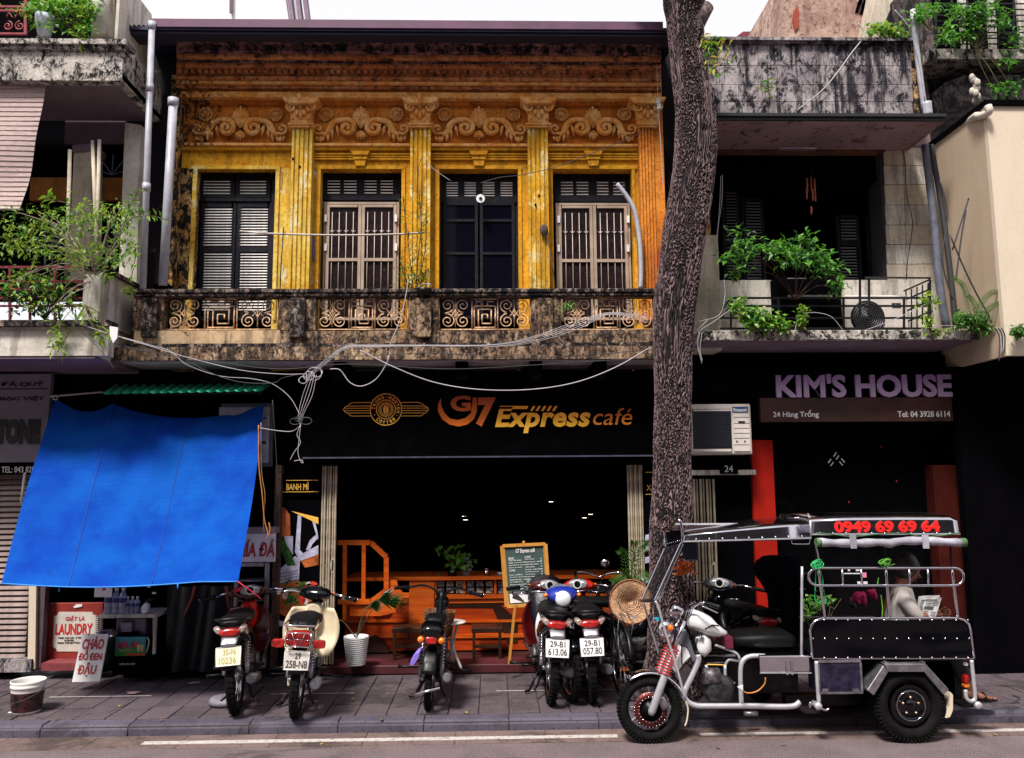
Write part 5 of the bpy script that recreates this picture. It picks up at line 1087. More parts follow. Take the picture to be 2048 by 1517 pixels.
def tarp(u, v):
 ux = 111 + (528 - 111) * u
 if ux < 228: ty = 797 + 40 * math.sin(math.pi * min(1, (ux - 111) / 117)) * .55 + 9 * (ux - 111) / 117
 else: w_ = (ux - 228) / 300; ty = 806 + 30 * math.sin(math.pi * w_) ** .7
 bx = 3 + (476 - 3) * u; by = 1167 + 9 * math.sin(math.pi * min(1, u * 1.2)) - 4 * u
 px_ = ux + (bx - ux) * (v ** 1.0) + 10 * math.sin(v * math.pi) * (u - .5); py_ = ty + (by - ty) * v
 Y_ = 8.0 - 1.06 * v + .02 * math.sin(u * 9 + 2 * v) * (1 - v * .5) + .012 * NZ.noise(Vector((u * 9 + v * 3, v * 7, 2))) + .02 * NZ.noise(Vector((u * 3 - v * 2, v * 2.2, 5))) + .006 * abs(math.sin(u * 26 - v * 9)) ** 6 * (.3 + v) + .07 * math.sin(math.pi * v) + .015 * math.sin(u * 31 + v * 4) * (1 - v)
 return W(px_, py_, Y_)
def tarp_sheet(u0, u1, nm): MB().grid(lambda u, v: Vector(tarp(u0 + (u1 - u0) * u, v)), 40, 90).build(nm, tt.m, TP)
for a, b in ((0, .285), (.285, .635), (.635, 1)): tarp_sheet(a, b, 'cloth_panel')
for u in (.285, .635): MB().tube([Vector(tarp(u, i / 24)) + Vector((0, -.004, 0)) for i in range(25)], .003, 4).build('seam', mat('dark blue seam', (.004, .05, .32), .6), TP)
MB().tube([Vector(tarp(i / 40, 1)) for i in range(41)], .006, 6).build('hem', MC['dark blue seam'] and mat('light blue hem', (.02, .22, .72), .6), TP)
for x, y in ((119, 1176), (356, 1170)): MB().tube([W(x, y - 4, 6.95), W(x - 1, y + 8, 6.95)], .007, 5).build('tie_cord', mat('light blue hem', (.02, .22, .72)), TP)
MB().tube(catmull([W(476, 1163, 6.94), W(488, 1172, 6.93), W(505, 1184, 6.95), W(522, 1198, 7.0)], 6), .005, 5).build('tie_rope', mat('pink red cord', (.62, .02, .06), .6), None, 'pink red cord tying the blue tarp to the left motorbike handlebar', 'rope')
ST = thing('stone_shop_sign', 'grey shop sign at the left edge with big black letters and a phone line', 'sign', W(40, 945, YW - .1)); Y = YW - .1
m_sgn = mat('grey violet sign board', (.17, .15, .19), .5, 0, .15, 2, kind='P'); MB().pbox(-120, 748, 97, 925, Y, .06).build('board', m_sgn, ST, bevel=.004)
MB().pbox(-120, 928, 80, 948, Y + .01, .05).build('phone_strip', m_blackgl, ST); MB().pbox(-120, 777, 97, 779, Y - .004, .006).build('groove', m_ink, ST)
put_text('ASTONE', pframe(-46, 838, 81, 889, Y), m_ink, ST, .008, .09, split=True)
for s_, a, y0, b, y1 in (('CỬA HÀNG ĐÁ QUÝ', -120, 762, 88, 774), ('BÁN CẨM BẠC VIỆT', -100, 790, 90, 803)): put_text(s_, pframe(a, y0, b, y1, Y), m_ink, ST, .003, .05, name='small_lettering')
put_text('TEL: 043 8288 202', pframe(3, 933, 98, 945, Y + .008), m_white, ST, .003, .0, name='phone_lettering')
MB().tube([W(50, 945, YW - .12), W(42, 1006, YW - .12)], .012, 8).build('tube_lamp', m_white, None, 'thin white unlit tube hanging upright by the roller shutter', 'tube')
AT = thing('grey_hanging_sign', 'grey rounded sign with dark letters half hidden behind the blue tarp', 'sign', W(505, 932, 7.7)); MB().pbox(440, 806, 545, 934, 8.02, .06).build('board', mat('dark sign rim', (.05, .05, .07), .5), AT, bevel=.006); MB().pbox(436, 814, 538, 926, 8.014, .02).build('face', mat('grey sign face', (.26, .26, .29), .5), AT, bevel=.004)
put_text('GIẶT', pframe(455, 874, 532, 915, 8.013), m_ink, AT, .003, .04); put_text('wedding', pframe(480, 832, 533, 842, 8.013), m_ink, AT, .003, .02)
MB().tube(wire([(517, 850), (518, 930), (524, 985), (529, 1040), (536, 1068), (532, 1080), (540, 1062), (538, 1045)], 7.6), .006, 5).build('orange_cable', mat('orange cable', (.45, .17, .03), .5), None, 'orange cable dangling beside the right edge of the blue tarp', 'cable')
MB().tube(wire([(522, 845), (523, 940), (530, 990), (527, 1035), (528, 1066)], 7.62), .004, 5).build('brown_cable', mat('brown cable', (.30, .17, .08), .5), None, 'thin tan cable dangling next to the orange one beside the tarp', 'cable')
MC_ = thing('drinks_cabinet', 'grey metal drinks cabinet under a MÍA ĐÁ sign behind the left motorbikes', 'cabinet', W(500, 1330, 7.9)); Y = 7.9
put = MB().pbox(468, 1068, 549, 1124, Y - .03, .05).build('sign_board', mat('pale lilac sign', (.50, .48, .56), .5), MC_); put_text('MÍA ĐÁ', pframe(474, 1079, 550, 1113, Y - .031), mat('dark red letters', (.28, .02, .015), .5), MC_, .004, .03, .12, split=True)
f = MB(); frame_rect(f, 466, 534, 1126, 1335, 7, Y, .05); f.build('cabinet_frame', m_steel, MC_); MB().pbox(473, 1133, 527, 1330, Y + .2, .02).build('cabinet_back', m_black, MC_)
for y in (1160, 1200): MB().pbox(473, y, 527, y + 3, Y + .03, .18).build('shelf', m_steel, MC_)
MB().pbox(468, 1056, 549, 1068, Y - .02, .2).build('cabinet_top', m_purple, MC_)
YLn = YW + .15
LA = thing('laundry_board', 'dark red board with cream notched LAUNDRY notice in the shop entrance', 'sign', W(150, 1330, YLn)); MB().pbox(94, 1206, 203, 1332, YLn, .04).build('backboard', mat('dark red board', (.26, .022, .015), .6, 0, .15, 3), LA, bevel=.004)
nt_ = [(116, 1226), (119, 1223), (121, 1226 - 2), (185, 1224), (186, 1229), (194, 1232), (196, 1300 - 68), (196, 1296), (191, 1298), (188, 1303), (114, 1303), (112, 1297), (105, 1294), (108, 1232), (114, 1231)]
MB().pprism(nt_, YLn - .006, .006).build('notice', mat('cream notice', (.56, .52, .46), .6, 0, .1, 6), LA)
put_text('GIẶT LÀ', pframe(131, 1231, 170, 1240 + 3, YLn - .008), m_signred, LA, .002, .02, name='red_lettering'); put_text('LAUNDRY', pframe(111, 1247, 185, 1269, YLn - .008), m_signred, LA, .002, .03, name='red_lettering')
for (s_, a, y, b) in (('TIME: 7:30 AM - 9 PM', 116, 1274, 162), ('PLEASE', 129, 1279, 147), ('PRESS THE BUTTON', 115, 1284, 160)): put_text(s_, pframe(a, y, b, y + 3.5, YLn - .008), m_ink, LA, .001, .03, name='small_lettering')
MB().pprism([(146, 1214), (152, 1209), (164, 1208), (164, 1213), (150, 1216)], YLn - .01, .004).build('paper_scrap', m_white, LA)
MB().pbox(82, 1326, 210, 1341, YW - .05, .3).build('red_doorstep', mat('pinkish red doorstep', (.20, .035, .04), .6), None, 'low dark red doorstep in front of the laundry board', 'step')
DJ = MB().pbox(70, 1172, 86, 1335, YW + .02, .08).build('door_jamb', mat('brown purple jamb', (.08, .05, .06), .6), None, 'brown wooden door jamb right of the cream shutter post', 'door jamb')
CH = thing('porridge_board', 'white leaning street board with red CHÁO ĐỖ ĐEN ĐẬU lettering', 'sign', W(180, 1364, 7.75)); YC0, YC1 = 7.70, 7.86
q = [W(144, 1364, YC0), W(199, 1363, YC0), W(217, 1268, YC1), W(164, 1268, YC1)]
nn = (q[1] - q[0]).cross(q[3] - q[0]).normalized(); nn = nn if nn.y < 0 else -nn
MB().add([q[0], q[1], q[2], q[3], q[0] - nn * .015, q[1] - nn * .015, q[2] - nn * .015, q[3] - nn * .015], [(0, 1, 2, 3), (7, 6, 5, 4), (0, 4, 5, 1), (1, 5, 6, 2), (2, 6, 7, 3), (3, 7, 4, 0)]).build('panel', mat('white board', (.80, .78, .76), .5, 0, .04, 5, dust=.06), CH)
def chb(u, v): return (q[3].lerp(q[2], u)).lerp(q[0].lerp(q[1], u), v) + nn * .001
for s_, u0, v0, u1, v1 in (('CHÁO', .10, .05, .90, .33), ('ĐỖ ĐEN', .06, .33, .92, .56), ('ĐẬU', .12, .60, .80, .90)):
 o_ = chb(u0, v1); put_text(s_, (o_, chb(u1, v1) - o_, chb(u0, v0) - o_, nn), m_signred, CH, .003, .03, name='letter', split=True)
MB().tube(catmull([q[3] + Vector((.06, 0, 0)), q[3] + Vector((.10, .08, -.35)), W(199, 1352, 8.0)], 5), .008, 5).build('rear_strut', m_wooddk, CH)
PT = thing('steel_lidded_pot', 'black pot with shiny domed steel lid behind the white porridge board', 'pot', W(203, 1340, 7.95)); c = W(208, 1340, 7.98)
hh = W(208, 1272, 7.98).z - c.z; MB().lathe([(0, 0), (.10, 0), (.12, .05), (.12, hh - .02), (.11, hh)], c, 'z', 24).build('body', m_blkpl, PT); MB().lathe([(.118, hh), (.122, hh + .012), (.10, hh + .035), (.07, hh + .05), (.065, hh + .06), (.02, hh + .066), (0, hh + .066)], c, 'z', 28).build('lid', m_chrome, PT)
YD = 7.95
DC = thing('drinks_cart', 'dark cart with glass box, steel inside and a green MÍA ĐÁ banner under the tarp', 'cart', W(255, 1345, YD))
MB().pbox(225, 1308, 312, 1350, YD, .4).build('base_cabinet', m_black, DC)
MB().pbox(196, 1229, 312, 1236, YD - .03, .4).build('top_shelf', m_beige_w, DC)
for x in (196, 306): MB().pbox(x, 1236, x + 5, 1308, YD - .02, .03).build('post', m_beige_w, DC)
MB().pbox(232, 1236, 292, 1274, YD + .1, .2).build('steel_press', mat('blue grey steel', (.10, .10, .15), .35, .5, .3, 8), DC, bevel=.01); MB().pbox(241, 1243, 264, 1266, YD + .06, .06).build('press_drum', mat('lighter grey steel', (.16, .16, .22), .3, .5, .3, 8), DC, bevel=.01); MB().pbox(243, 1266, 272, 1272, YD + .04, .08).build('press_tray', m_black, DC)
bn = MB().pbox(226, 1274, 291, 1312, YD - .01, .01)
t = NT('banner print'); co = t.coord(); nz = t.noise(co, 9, 6, .7); sx = t.n('ShaderNodeSeparateXYZ'); gq = t.n('ShaderNodeNewGeometry'); t.l(gq.outputs['Position'], sx.inputs[0]); f = t.ramp(t.math('ADD', sx.outputs[2], t.math('MULTIPLY', nz, .12)), W(260, 1300, YD).z, W(260, 1278, YD).z + .06)
t.col(t.mix(f, (.02, .22, .01), (.03, .25, .33))); t.set(Roughness=.4); bn.build('banner', t.m, DC)
put_text('MÍA ĐÁ', pframe(235, 1281, 279, 1296, YD - .011), mat('pink red print', (.55, .01, .06), .5), DC, .002, .03, .2, name='banner_lettering'); put_text('Siêu Sạch', pframe(238, 1298, 266, 1304, YD - .011), mat('yellow print', (.5, .42, .02), .5), DC, .002, .01, name='banner_lettering'); MB().pbox(253, 1307, 289, 1311, YD - .013, .004).build('red_strip', m_signred, DC)
for x in (277, 284): MB().pprism([(x - 3, 1290), (x + 3, 1289), (x + 2, 1303), (x - 2, 1303)], YD - .014, .003).build('juice_glass_print', mat('pale yellow print', (.55, .5, .18), .5), DC)
put_text('MÓN VN VIỆT', pframe(239, 1325, 271, 1331, YD - .002), m_white, DC, .002, 0, name='base_lettering')
for sg, x in ((-1, 222), (1, 295)): MB().tube(wire([(x, 1274), (x + sg * 3, 1285), (x - 2 * sg, 1305)], YD - .03), .007, 6).build('handle', m_bar, DC)
for i in range(2):
 for k in range(9): MB().pbox((191, 305)[i], 1232 + k * 4 + (0 if i == 0 else 3), (195, 311)[i], 1234 + k * 4 + (0 if i == 0 else 3), YD - .035, .01).build('bead', m_bar, DC)
m_pet = mat('clear blue water bottle', (.22, .24, .36), .15, 0, .5, 20, coat=.5); m_capw = m_white; m_lblb = mat('dark blue label', (.01, .02, .14), .4, 0, .4, 20)
def bottle(px_, py_, hpx, Y, lab):
 c = W(px_, py_, Y); h = hpx * Y / F_PX; r = h * .17; B_ = thing('water_bottle', lab, 'bottle', c, 'water bottles standing on the drinks cart')
 MB().lathe([(0, 0), (r, 0), (r * 1.02, h * .1), (r * .95, h * .3), (r, h * .45), (r, h * .66), (r * .75, h * .78), (r * .35, h * .88), (r * .35, h * .93)], c, 'z', 14).build('body', m_pet, B_)
 MB().lathe([(r * 1.03, h * .46), (r * 1.03, h * .64)], c, 'z', 14).build('label_wrap', m_lblb, B_); MB().lathe([(r * .42, h * .91), (r * .42, h * 1.0), (0, h * 1.0)], c, 'z', 12).build('cap', m_capw, B_)
for i, nm in enumerate(('left', 'middle', 'right')):
 bottle(217 + i * 14, 1229, 50, YD + .05, 'tall clear water bottle on the drinks cart, %s of the three tall ones' % nm); bottle(254 + i * 10, 1229, 34, YD + .05, 'small dark labelled water bottle on the drinks cart, %s of the three small ones' % nm)
PK = thing('white_drink_pack', 'white crumpled packet with dark top beside the small bottles', 'packet', W(288, 1228, YD)); MB().pprism([(282, 1214), (292, 1204), (296, 1212), (294, 1226), (283, 1228)], YD - .02, .06).build('packet', m_white, PK, bevel=.006); MB().pprism([(284, 1208), (294, 1198), (308, 1197), (297, 1206), (288, 1212)], YD, .03).build('packet_top', m_blkpl, PK)
WS = thing('white_notice', 'white notice card with a red mark hanging above the tall bottles', 'sign', W(205, 1195, YD)); MB().pbox(189, 1165, 224, 1194, YD, .008).build('card', m_white, WS); MB().pbox(205, 1172, 211, 1181, YD - .003, .004).build('red_mark', m_signred, WS)
for (a, b, c_, d, nm) in ((294, 1171, 301, 1175, 'upper'), (304, 1184, 312, 1188, 'lower')): MB().pbox(a, b, c_, d, 8.0, .004).build('white_tag', m_white, None, '%s small white tag hanging in the dark stall' % nm, 'tag')
m_sack = mat('black plastic sheet', (.004, .004, .010), .35, 0, .5, 5, .6)
hs = MB(); hs.grid(lambda u, v: Vector((W(330 + 130 * u, 1250, 8.05).x, 8.05 + .05 * math.sin(u * 14 + v * 2), W(400, 1172 + 170 * v, 8.05).z)), 40, 12).build('black_plastic_curtain', m_sack, None, 'black plastic sheet hanging in the dark stall behind the red cords', 'curtain')
for pp, nm in (((( 390, 1172), (384, 1196), (372, 1222), (368, 1232)), 'left'), (((452, 1172), (456, 1200), (460, 1228)), 'right')): MB().tube(wire(pp, 7.8), [.016 - .010 * i / 24 for i in range(8 * (len(pp) - 1) + 1)], 6).build('hanging_strap', mat('dull red strap', (.20, .03, .015), .6), None, '%s dull red strap hanging under the tarp' % nm, 'strap')
BK = thing('paint_bucket', 'white paint bucket with dark red printed label standing on the pavement near the kerb', 'bucket', G(53, 1424, ZP)); c = G(53, 1424, ZP); c.z = ZP
hb = .26; MB().lathe([(r_ * .84, z_) for r_, z_ in [(0, 0), (.125, 0), (.13, .02), (.148, hb - .08), (.150, hb - .055), (.158, hb - .05), (.156, hb - .035), (.150, hb - .03), (.156, hb - .015), (.160, hb), (.150, hb), (.146, hb - .02), (.12, .02), (0, .015)]], c, 'z', 36).build('bucket_body', mat('white bucket plastic', (.70, .67, .64), .4, 0, .05, 5, dust=.2), BK)
MB().lathe([(.1125, .022), (.1272, hb - .085)], c, 'z', 36).build('printed_label', mat('dark red brown label print', (.022, .006, .006), .35, 0, 1.9, 22), BK)
pts = [c + Vector((.137 * math.cos(a), .137 * math.sin(a), hb - .06 - .12 * math.sin(-a * .5 if a < 0 else 0))) for a in [-math.pi * i / 16 for i in range(17)]]
MB().tube(pts, .003, 5).build('wire_handle', m_wired, BK)
random.seed(3)
for i, (x, y, lab) in enumerate(((116, 1440, 'dry leaf near the kerb just right of the bucket'), (240, 1412, 'dry leaf on the pavement in front of the porridge board'), (330, 1440, 'dry leaf near the kerb in front of the drinks stall'), (700, 1400, 'dry leaf on the pavement between the cream scooter and the electric bike'), (760, 1442, 'dry leaf on the kerb left of the electric bike'), (930, 1425, 'dry leaf on the pavement right of the electric bike'), (1000, 1480, 'dry leaf in the gutter below the menu easel'), (640, 1492, 'dry leaf on the road below the cream scooter'), (1440, 1500, 'dry leaf on the road under the tricycle engine'), (1500, 1474, 'curled leaf on the road under the tricycle frame'), (1560, 1492, 'dry leaf on the road under the storage box'), (1985, 1470, 'dry leaf on the road behind the tricycle rear wheel'))):
 c = G(x, y, ZP if y < 1455 else 0); c.z = (ZP if y < 1455 else 0) + .009; m = MB(); leaf(m, c, Vector((random.uniform(-1, 1), random.uniform(-1, 1), .05)), Vector((0, 0, 1)), random.uniform(.04, .06), random.uniform(.02, .03), .12); m.build('fallen_leaf', mat(('dry brown leaf', 'dry yellow leaf')[i % 2], ((.16, .08, .03), (.34, .24, .05))[i % 2], .7), None, lab, 'leaf', 'fallen leaves on the ground')
for (x, y, r, lab) in ((25, 1427, .03, 'white scrap beside the bucket'), (268, 1387, .06, 'pale scrap on the painted line near the red porridge board'), (388, 1367, .05, 'pinkish paper scrap on the pavement under the tarp'), (417, 1465, .02, 'tiny white scrap in the gutter at the left'), (157, 1467, .03, 'small white scrap below the kerb joint at the left')):
 c = G(x, y, ZP if y < 1460 else .0); m = MB(); n = 7; z_ = (ZP if y < 1460 else 0.006) + .008; pts = [(c.x + r * (1 + random.uniform(-.4, .4)) * math.cos(i * 6.28 / n), c.y + r * .7 * math.sin(i * 6.28 / n)) for i in range(n)]
 m.prism(pts, z_, z_ + .003, 'xy'); m.build('paper_scrap', m_white if 'white' in lab else mat('pinkish paper', (.5, .34, .34), .7), None, lab, 'litter')
# tree
random.seed(31)
YTR = 7.34
tk = [(-40, 1322, 1418), (0, 1325, 1412), (45, 1332, 1402), (100, 1338, 1404), (160, 1343, 1420), (220, 1348, 1432), (300, 1348, 1434), (360, 1341, 1428), (420, 1332, 1420), (480, 1322, 1412), (540, 1314, 1402), (600, 1308, 1394), (660, 1306, 1388), (720, 1307, 1382), (800, 1308, 1380), (900, 1307, 1382), (1000, 1304, 1384), (1100, 1300, 1384), (1200, 1298, 1386), (1290, 1296, 1390), (1350, 1292, 1394), (1392, 1288, 1398)]
cen = [(W((a + b) / 2, y, YTR), (b - a) / 2 * YTR / F_PX) for y, a, b in tk]
zs_ = [c.z for c, r in cen]
def trunk_at(z):
 for (c0, r0), (c1, r1) in zip(cen, cen[1:]):
  if c1.z <= z <= c0.z:
   t_ = (c0.z - z) / (c0.z - c1.z); t2 = t_ * t_ * (3 - 2 * t_); return c0.x + (c1.x - c0.x) * t_, r0 + (r1 - r0) * t2
 return cen[-1][0].x, cen[-1][1]
TR = thing('street_tree', 'thick dark street tree with deeply cracked plated bark rising past the balconies', 'tree', (cen[-1][0].x, YTR, ZP))
KN = ((4.5, 5.6, .10, .035), (4.9, 5.25, .05, -.03), (5.4, 4.4, .12, .02), (4.3, 3.5, .04, .025), (5.0, 2.2, .05, .02), (4.1, 1.6, .06, -.02), (5.6, 6.3, .2, .04), (4.6, 6.05, .02, .03))
zb0, zb1 = ZP - .02, zs_[0]; NU, NV = 200, 760; vs_ = []; tone = []
for j in range(NV + 1):
 z = zb0 + (zb1 - zb0) * j / NV; x_, r_ = trunk_at(max(z, zs_[-1] + .001)); fl_ = max(0, .35 - (z - ZP)) * .10
 for i in range(NU):
  a = 2 * math.pi * i / NU; ca, sa = math.cos(a), math.sin(a)
  p = Vector((ca * 2.3, sa * 2.3, z * 1.0)); w_ = NZ.noise(p * 2.2) * .35
  q = Vector((ca * 3.4 + w_, sa * 3.4 + w_ * .7, z * 12.5 + NZ.noise(p * 3) * 1.1)) * (1.75 + .5 * NZ.noise(p * .9))
  d, _ = NZ.voronoi(q); e = min(1, (d[1] - d[0]) * 3.2); f_ = NZ.noise(q * 4) * .25
  cr = NZ.cell(_[0] * 7.3) if False else NZ.noise(Vector(_[0]) * 5.1) * .5 + .5; tone.append(max(0, min(1, e * (.35 + 1.1 * cr) + f_ * .5)))
  h = e * .017 + f_ * .010 + NZ.noise(Vector((ca * 1.1, sa * 1.1, z * 1.6))) * .022
  for (ka, kz, kr, kh) in KN:
   dd_ = ((a - ka + math.pi) % (2 * math.pi) - math.pi) ** 2 + ((z - kz) * 5) ** 2; h += kh * math.exp(-dd_ / kr)
  h += fl_ * (1 + .6 * math.sin(a * 5 + 1))
  r2 = r_ - .014 + h; vs_.append((x_ + ca * r2, YTR + sa * r2, z))
fs_ = [(j * NU + i, j * NU + (i + 1) % NU, (j + 1) * NU + (i + 1) % NU, (j + 1) * NU + i) for j in range(NV) for i in range(NU)]
t = NT('plated tree bark'); co = t.coord((1, 1, .8)); n1 = t.noise(co, 24, 10, .8); n2 = t.noise(co, 5, 8, .7)
at = t.n('ShaderNodeAttribute'); at.attribute_name = 'plate_tone'; f9 = t.math('ADD', t.math('MULTIPLY', at.outputs['Fac'], .75), t.math('MULTIPLY', n1, .42)); c_ = t.mix(t.ramp(f9, .40, 1.05), (.003, .002, .003), (.26, .17, .175)); c_ = t.mix(t.math('MULTIPLY', t.ramp(n2, .48, .62), .5), c_, (.08, .05, .055))
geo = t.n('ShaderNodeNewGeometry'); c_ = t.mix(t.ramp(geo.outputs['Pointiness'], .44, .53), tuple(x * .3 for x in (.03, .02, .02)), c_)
t.col(c_); t.set(Roughness=.85, Specular_IOR_Level=.3); t.bump(n1, .8, .012); m_bark = t.m
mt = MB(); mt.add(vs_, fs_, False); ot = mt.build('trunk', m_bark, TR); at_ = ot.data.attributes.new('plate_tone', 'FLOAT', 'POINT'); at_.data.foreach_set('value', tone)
c = W(1408, 14, YTR); MB().tube([W(1380, 60, YTR), W(1402, 30, YTR - .02), W(1416, 12, YTR - .02)], [.12, .085, .065], 14).build('cut_branch_stub', mat('grey brown branch bark', (.12, .085, .08), .9, 0, .7, 26, .8), TR)
def leafmesh(L, wd, mm): m = MB(); leaf(m, Vector((0, 0, 0)), Vector((1, 0, 0)), Vector((0, 0, 1)), L, wd); return m.mesh('leaf', mm)
lm = [leafmesh(.085, .034, m_lfy), leafmesh(.075, .032, m_lfb), leafmesh(.09, .036, leafmat('pale orange tinted leaf', (.35, .36, .03), (.55, .42, .08)))]
def sprig(parent, pts, Y, nl, ms, dn=.4):
 P = catmull([W(a, b, Y) for a, b in pts], 6); MB().tube(P, .004, 5).build('twig', m_stem, parent)
 for i in range(nl):
  p = P[int((i + 1) / (nl + 1) * len(P))]; sg = 1 if i % 2 else -1; d = (P[-1] - P[0]).normalized()
  e = Vector((d.z, 0, -d.x)) * sg + d * .4 + Vector((0, -random.uniform(.2, .7), -dn * random.random())); q = e.normalized().to_track_quat('X', 'Z'); q = q @ Matrix.Rotation(random.uniform(-.6, .6), 3, 'X').to_quaternion()
  o = piece('leaf', random.choice(ms), parent, p); o.rotation_mode = 'QUATERNION'; o.rotation_quaternion = q
SPR = thing('leafy_sprigs', 'bright yellow green shoots sprouting from the right side of the tree trunk near the top', 'twigs', W(1405, 120, YTR - .1))
for pts in (((1404, 70), (1412, 85), (1425, 92)), ((1400, 95), (1425, 100), (1440, 92), (1462, 92)), ((1404, 118), (1425, 115), (1445, 118), (1466, 124)), ((1405, 128), (1425, 135), (1442, 152)), ((1402, 80), (1416, 100), (1420, 130)), ((1415, 82), (1430, 82), (1445, 90))): sprig(SPR, pts, YTR - .12, 9, lm)
SP2 = thing('wall_weed', 'small yellow green weed growing from the block parapet right of the tree', 'plant', W(1536, 190, YW - .3));
for pts in (((1545, 195), (1532, 180), (1522, 168)), ((1535, 184), (1538, 170), (1534, 160))): sprig(SP2, pts, YW - .33, 6, lm[:2])
# plants
def plant(name, lab, base, boxes, n, L, wd, mm, Y, dy, stems=6, stemm=None, group=None, droop=.2, cat='plant', mm2=None):
 """boxes: (cx, cy, sx, sy) pixel clouds of leaves around distance Y"""
 P = thing(name, lab, cat, W(*base, Y), group); st = MB(); m = MB(); m_b = MB(); b0 = W(*base, Y)
 tips = []
 for (cx, cy, sx, sy) in boxes:
  for _ in range(max(1, stems // len(boxes) + 1)):
   e = W(random.gauss(cx, sx * .5), random.gauss(cy, sy * .5), Y + random.uniform(-dy, dy)); mid = (b0 + e) / 2 + Vector((random.uniform(-.05, .05), 0, abs(e.x - b0.x) * .25)); C_ = catmull([b0, mid, e], 8); st.tube(C_, [.006 - .004 * i / len(C_) for i in range(len(C_))], 4); tips.append(C_)
 tot = sum(b[2] * b[3] for b in boxes)
 for (cx, cy, sx, sy) in boxes:
  for k in range(int(n * sx * sy / tot)):
   cl = (random.gauss(cx, sx * .55), random.gauss(cy, sy * .55)); Yc = Y + random.uniform(-dy, dy); p = W(*cl, Yc)
   for _ in range(random.choice((1, 2, 3, 4))):
    d = Vector((random.uniform(-1, 1), random.uniform(-1, .4), random.uniform(-.9, .7) - droop)); leaf(random.choice((m, m, m_b)), p + rv(L * .5), d, Vector((random.uniform(-.4, .4), -.4, 1)), L * random.uniform(.6, 1.25), wd * random.uniform(.7, 1.2))
 st.build('stems', stemm or m_stem, P, kind='stuff'); m.build('foliage', mm, P, kind='stuff')
 if m_b.v: m_b.build('foliage_mix', mm2 or mm, P, kind='stuff')  # randomly picked leaves, in a second tone where one is given
 return P
plant('trailing_shrub', 'large straggly light green shrub spilling over the lower left balcony', (190, 560), [(40, 455, 45, 40), (110, 440, 40, 35), (175, 440, 45, 30), (225, 420, 40, 25), (60, 500, 50, 30), (150, 500, 60, 30), (210, 510, 50, 25), (250, 470, 25, 40), (90, 560, 40, 30), (110, 600, 45, 25), (40, 560, 30, 35), (255, 425, 25, 20)], 660, .060, .026, m_lfy, 7.3, .35, 34, m_stemp, mm2=m_lf)
arch = thing('arching_branches', 'long pale arching twigs of the lower left balcony shrub tipped with leaves', 'twigs', W(190, 560, 7.1))
for pts in (((190, 540), (150, 420), (100, 400), (96, 388)), ((200, 530), (235, 480), (262, 410), (280, 375)), ((180, 520), (120, 470), (60, 465), (45, 480)), ((180, 540), (90, 490), (30, 478), (12, 490)), ((215, 500), (260, 440), (300, 432), (335, 440)), ((205, 540), (200, 470), (190, 430)), ((220, 540), (255, 500), (272, 500), (262, 560)), ((200, 520), (215, 560), (218, 545))): sprig(arch, pts, 7.05, 16, lm[:2])
plant('hanging_vine', 'dangling vine with round leaves below the lower left balcony edge', (170, 610), [(175, 625, 12, 12), (195, 672, 18, 6), (112, 660, 6, 30), (115, 690, 5, 25), (210, 668, 12, 6)], 46, .085, .026, m_lfy, 7.15, .05, 8)
plant('heart_leaf_vine', 'dark climbing vine covering the red railing of the lower left balcony', (90, 640), [(30, 590, 28, 35), (90, 610, 40, 30), (130, 580, 30, 40), (70, 570, 30, 25)], 150, .06, .042, m_lfd, 7.35, .1, 10, mm2=m_lfb)
plant('balcony_bush', 'bushy light green plant on the top left balcony beside the round column', (150, 70), [(60, 15, 25, 12), (110, 12, 30, 14), (150, 15, 30, 18), (185, 22, 18, 18), (100, 45, 30, 12), (165, 60, 20, 12), (170, 85, 8, 8)], 330, .07, .042, m_lfb, 7.35, .15, 12, mm2=m_lfy)
gp = thing('grey_flower_pot', 'pale grey flower pot wrapped in plastic on the top left balcony', 'plant pot', W(88, 72, 7.3)); c = W(88, 72, 7.3); MB().lathe([(0, 0), (.055, 0), (.085, .15), (.088, .20), (.07, .2), (.065, .17), (0, .17)], c, 'z', 18).build('pot', mat('pale blue grey pot', (.42, .46, .52), .5, 0, .3, 12), gp)
WD = thing('balcony_weed', 'tall dark narrow-leaved weed growing on the balcony coping between the second and third windows', 'plant', W(830, 577, 7.7))
m = MB(); st = MB(); m2 = MB()
for pts in (((828, 590), (820, 520), (812, 450), (806, 392)), ((830, 590), (836, 520), (842, 450), (838, 385)), ((832, 585), (850, 500), (852, 430)), ((825, 590), (812, 560), (800, 520)), ((830, 590), (845, 560), (852, 545))):
 P = catmull([W(a, b, 7.68) for a, b in pts], 10); st.tube(P, .0045, 4)
 for p in P[6:]:
  for _ in range(3): d = Vector((random.uniform(-1, 1), random.uniform(-.8, .2), random.uniform(-.5, .6))); leaf(random.choice((m, m2)), p + rv(.01), d, Vector((0, -.3, 1)), random.uniform(.06, .11), .014)
for _ in range(190):
 p = W(random.gauss(826, 16), random.gauss(562, 18), 7.66 + random.uniform(-.06, .06)); leaf(random.choice((m, m2)), p, Vector((random.uniform(-1, 1), random.uniform(-.8, .2), random.uniform(-.6, .7))), Vector((0, -.3, 1)), random.uniform(.05, .09), .014)
st.build('stems', m_stem, WD, kind='stuff'); m.build('foliage', m_lfd, WD, kind='stuff'); m2.build('foliage_light', m_lf, WD, kind='stuff')
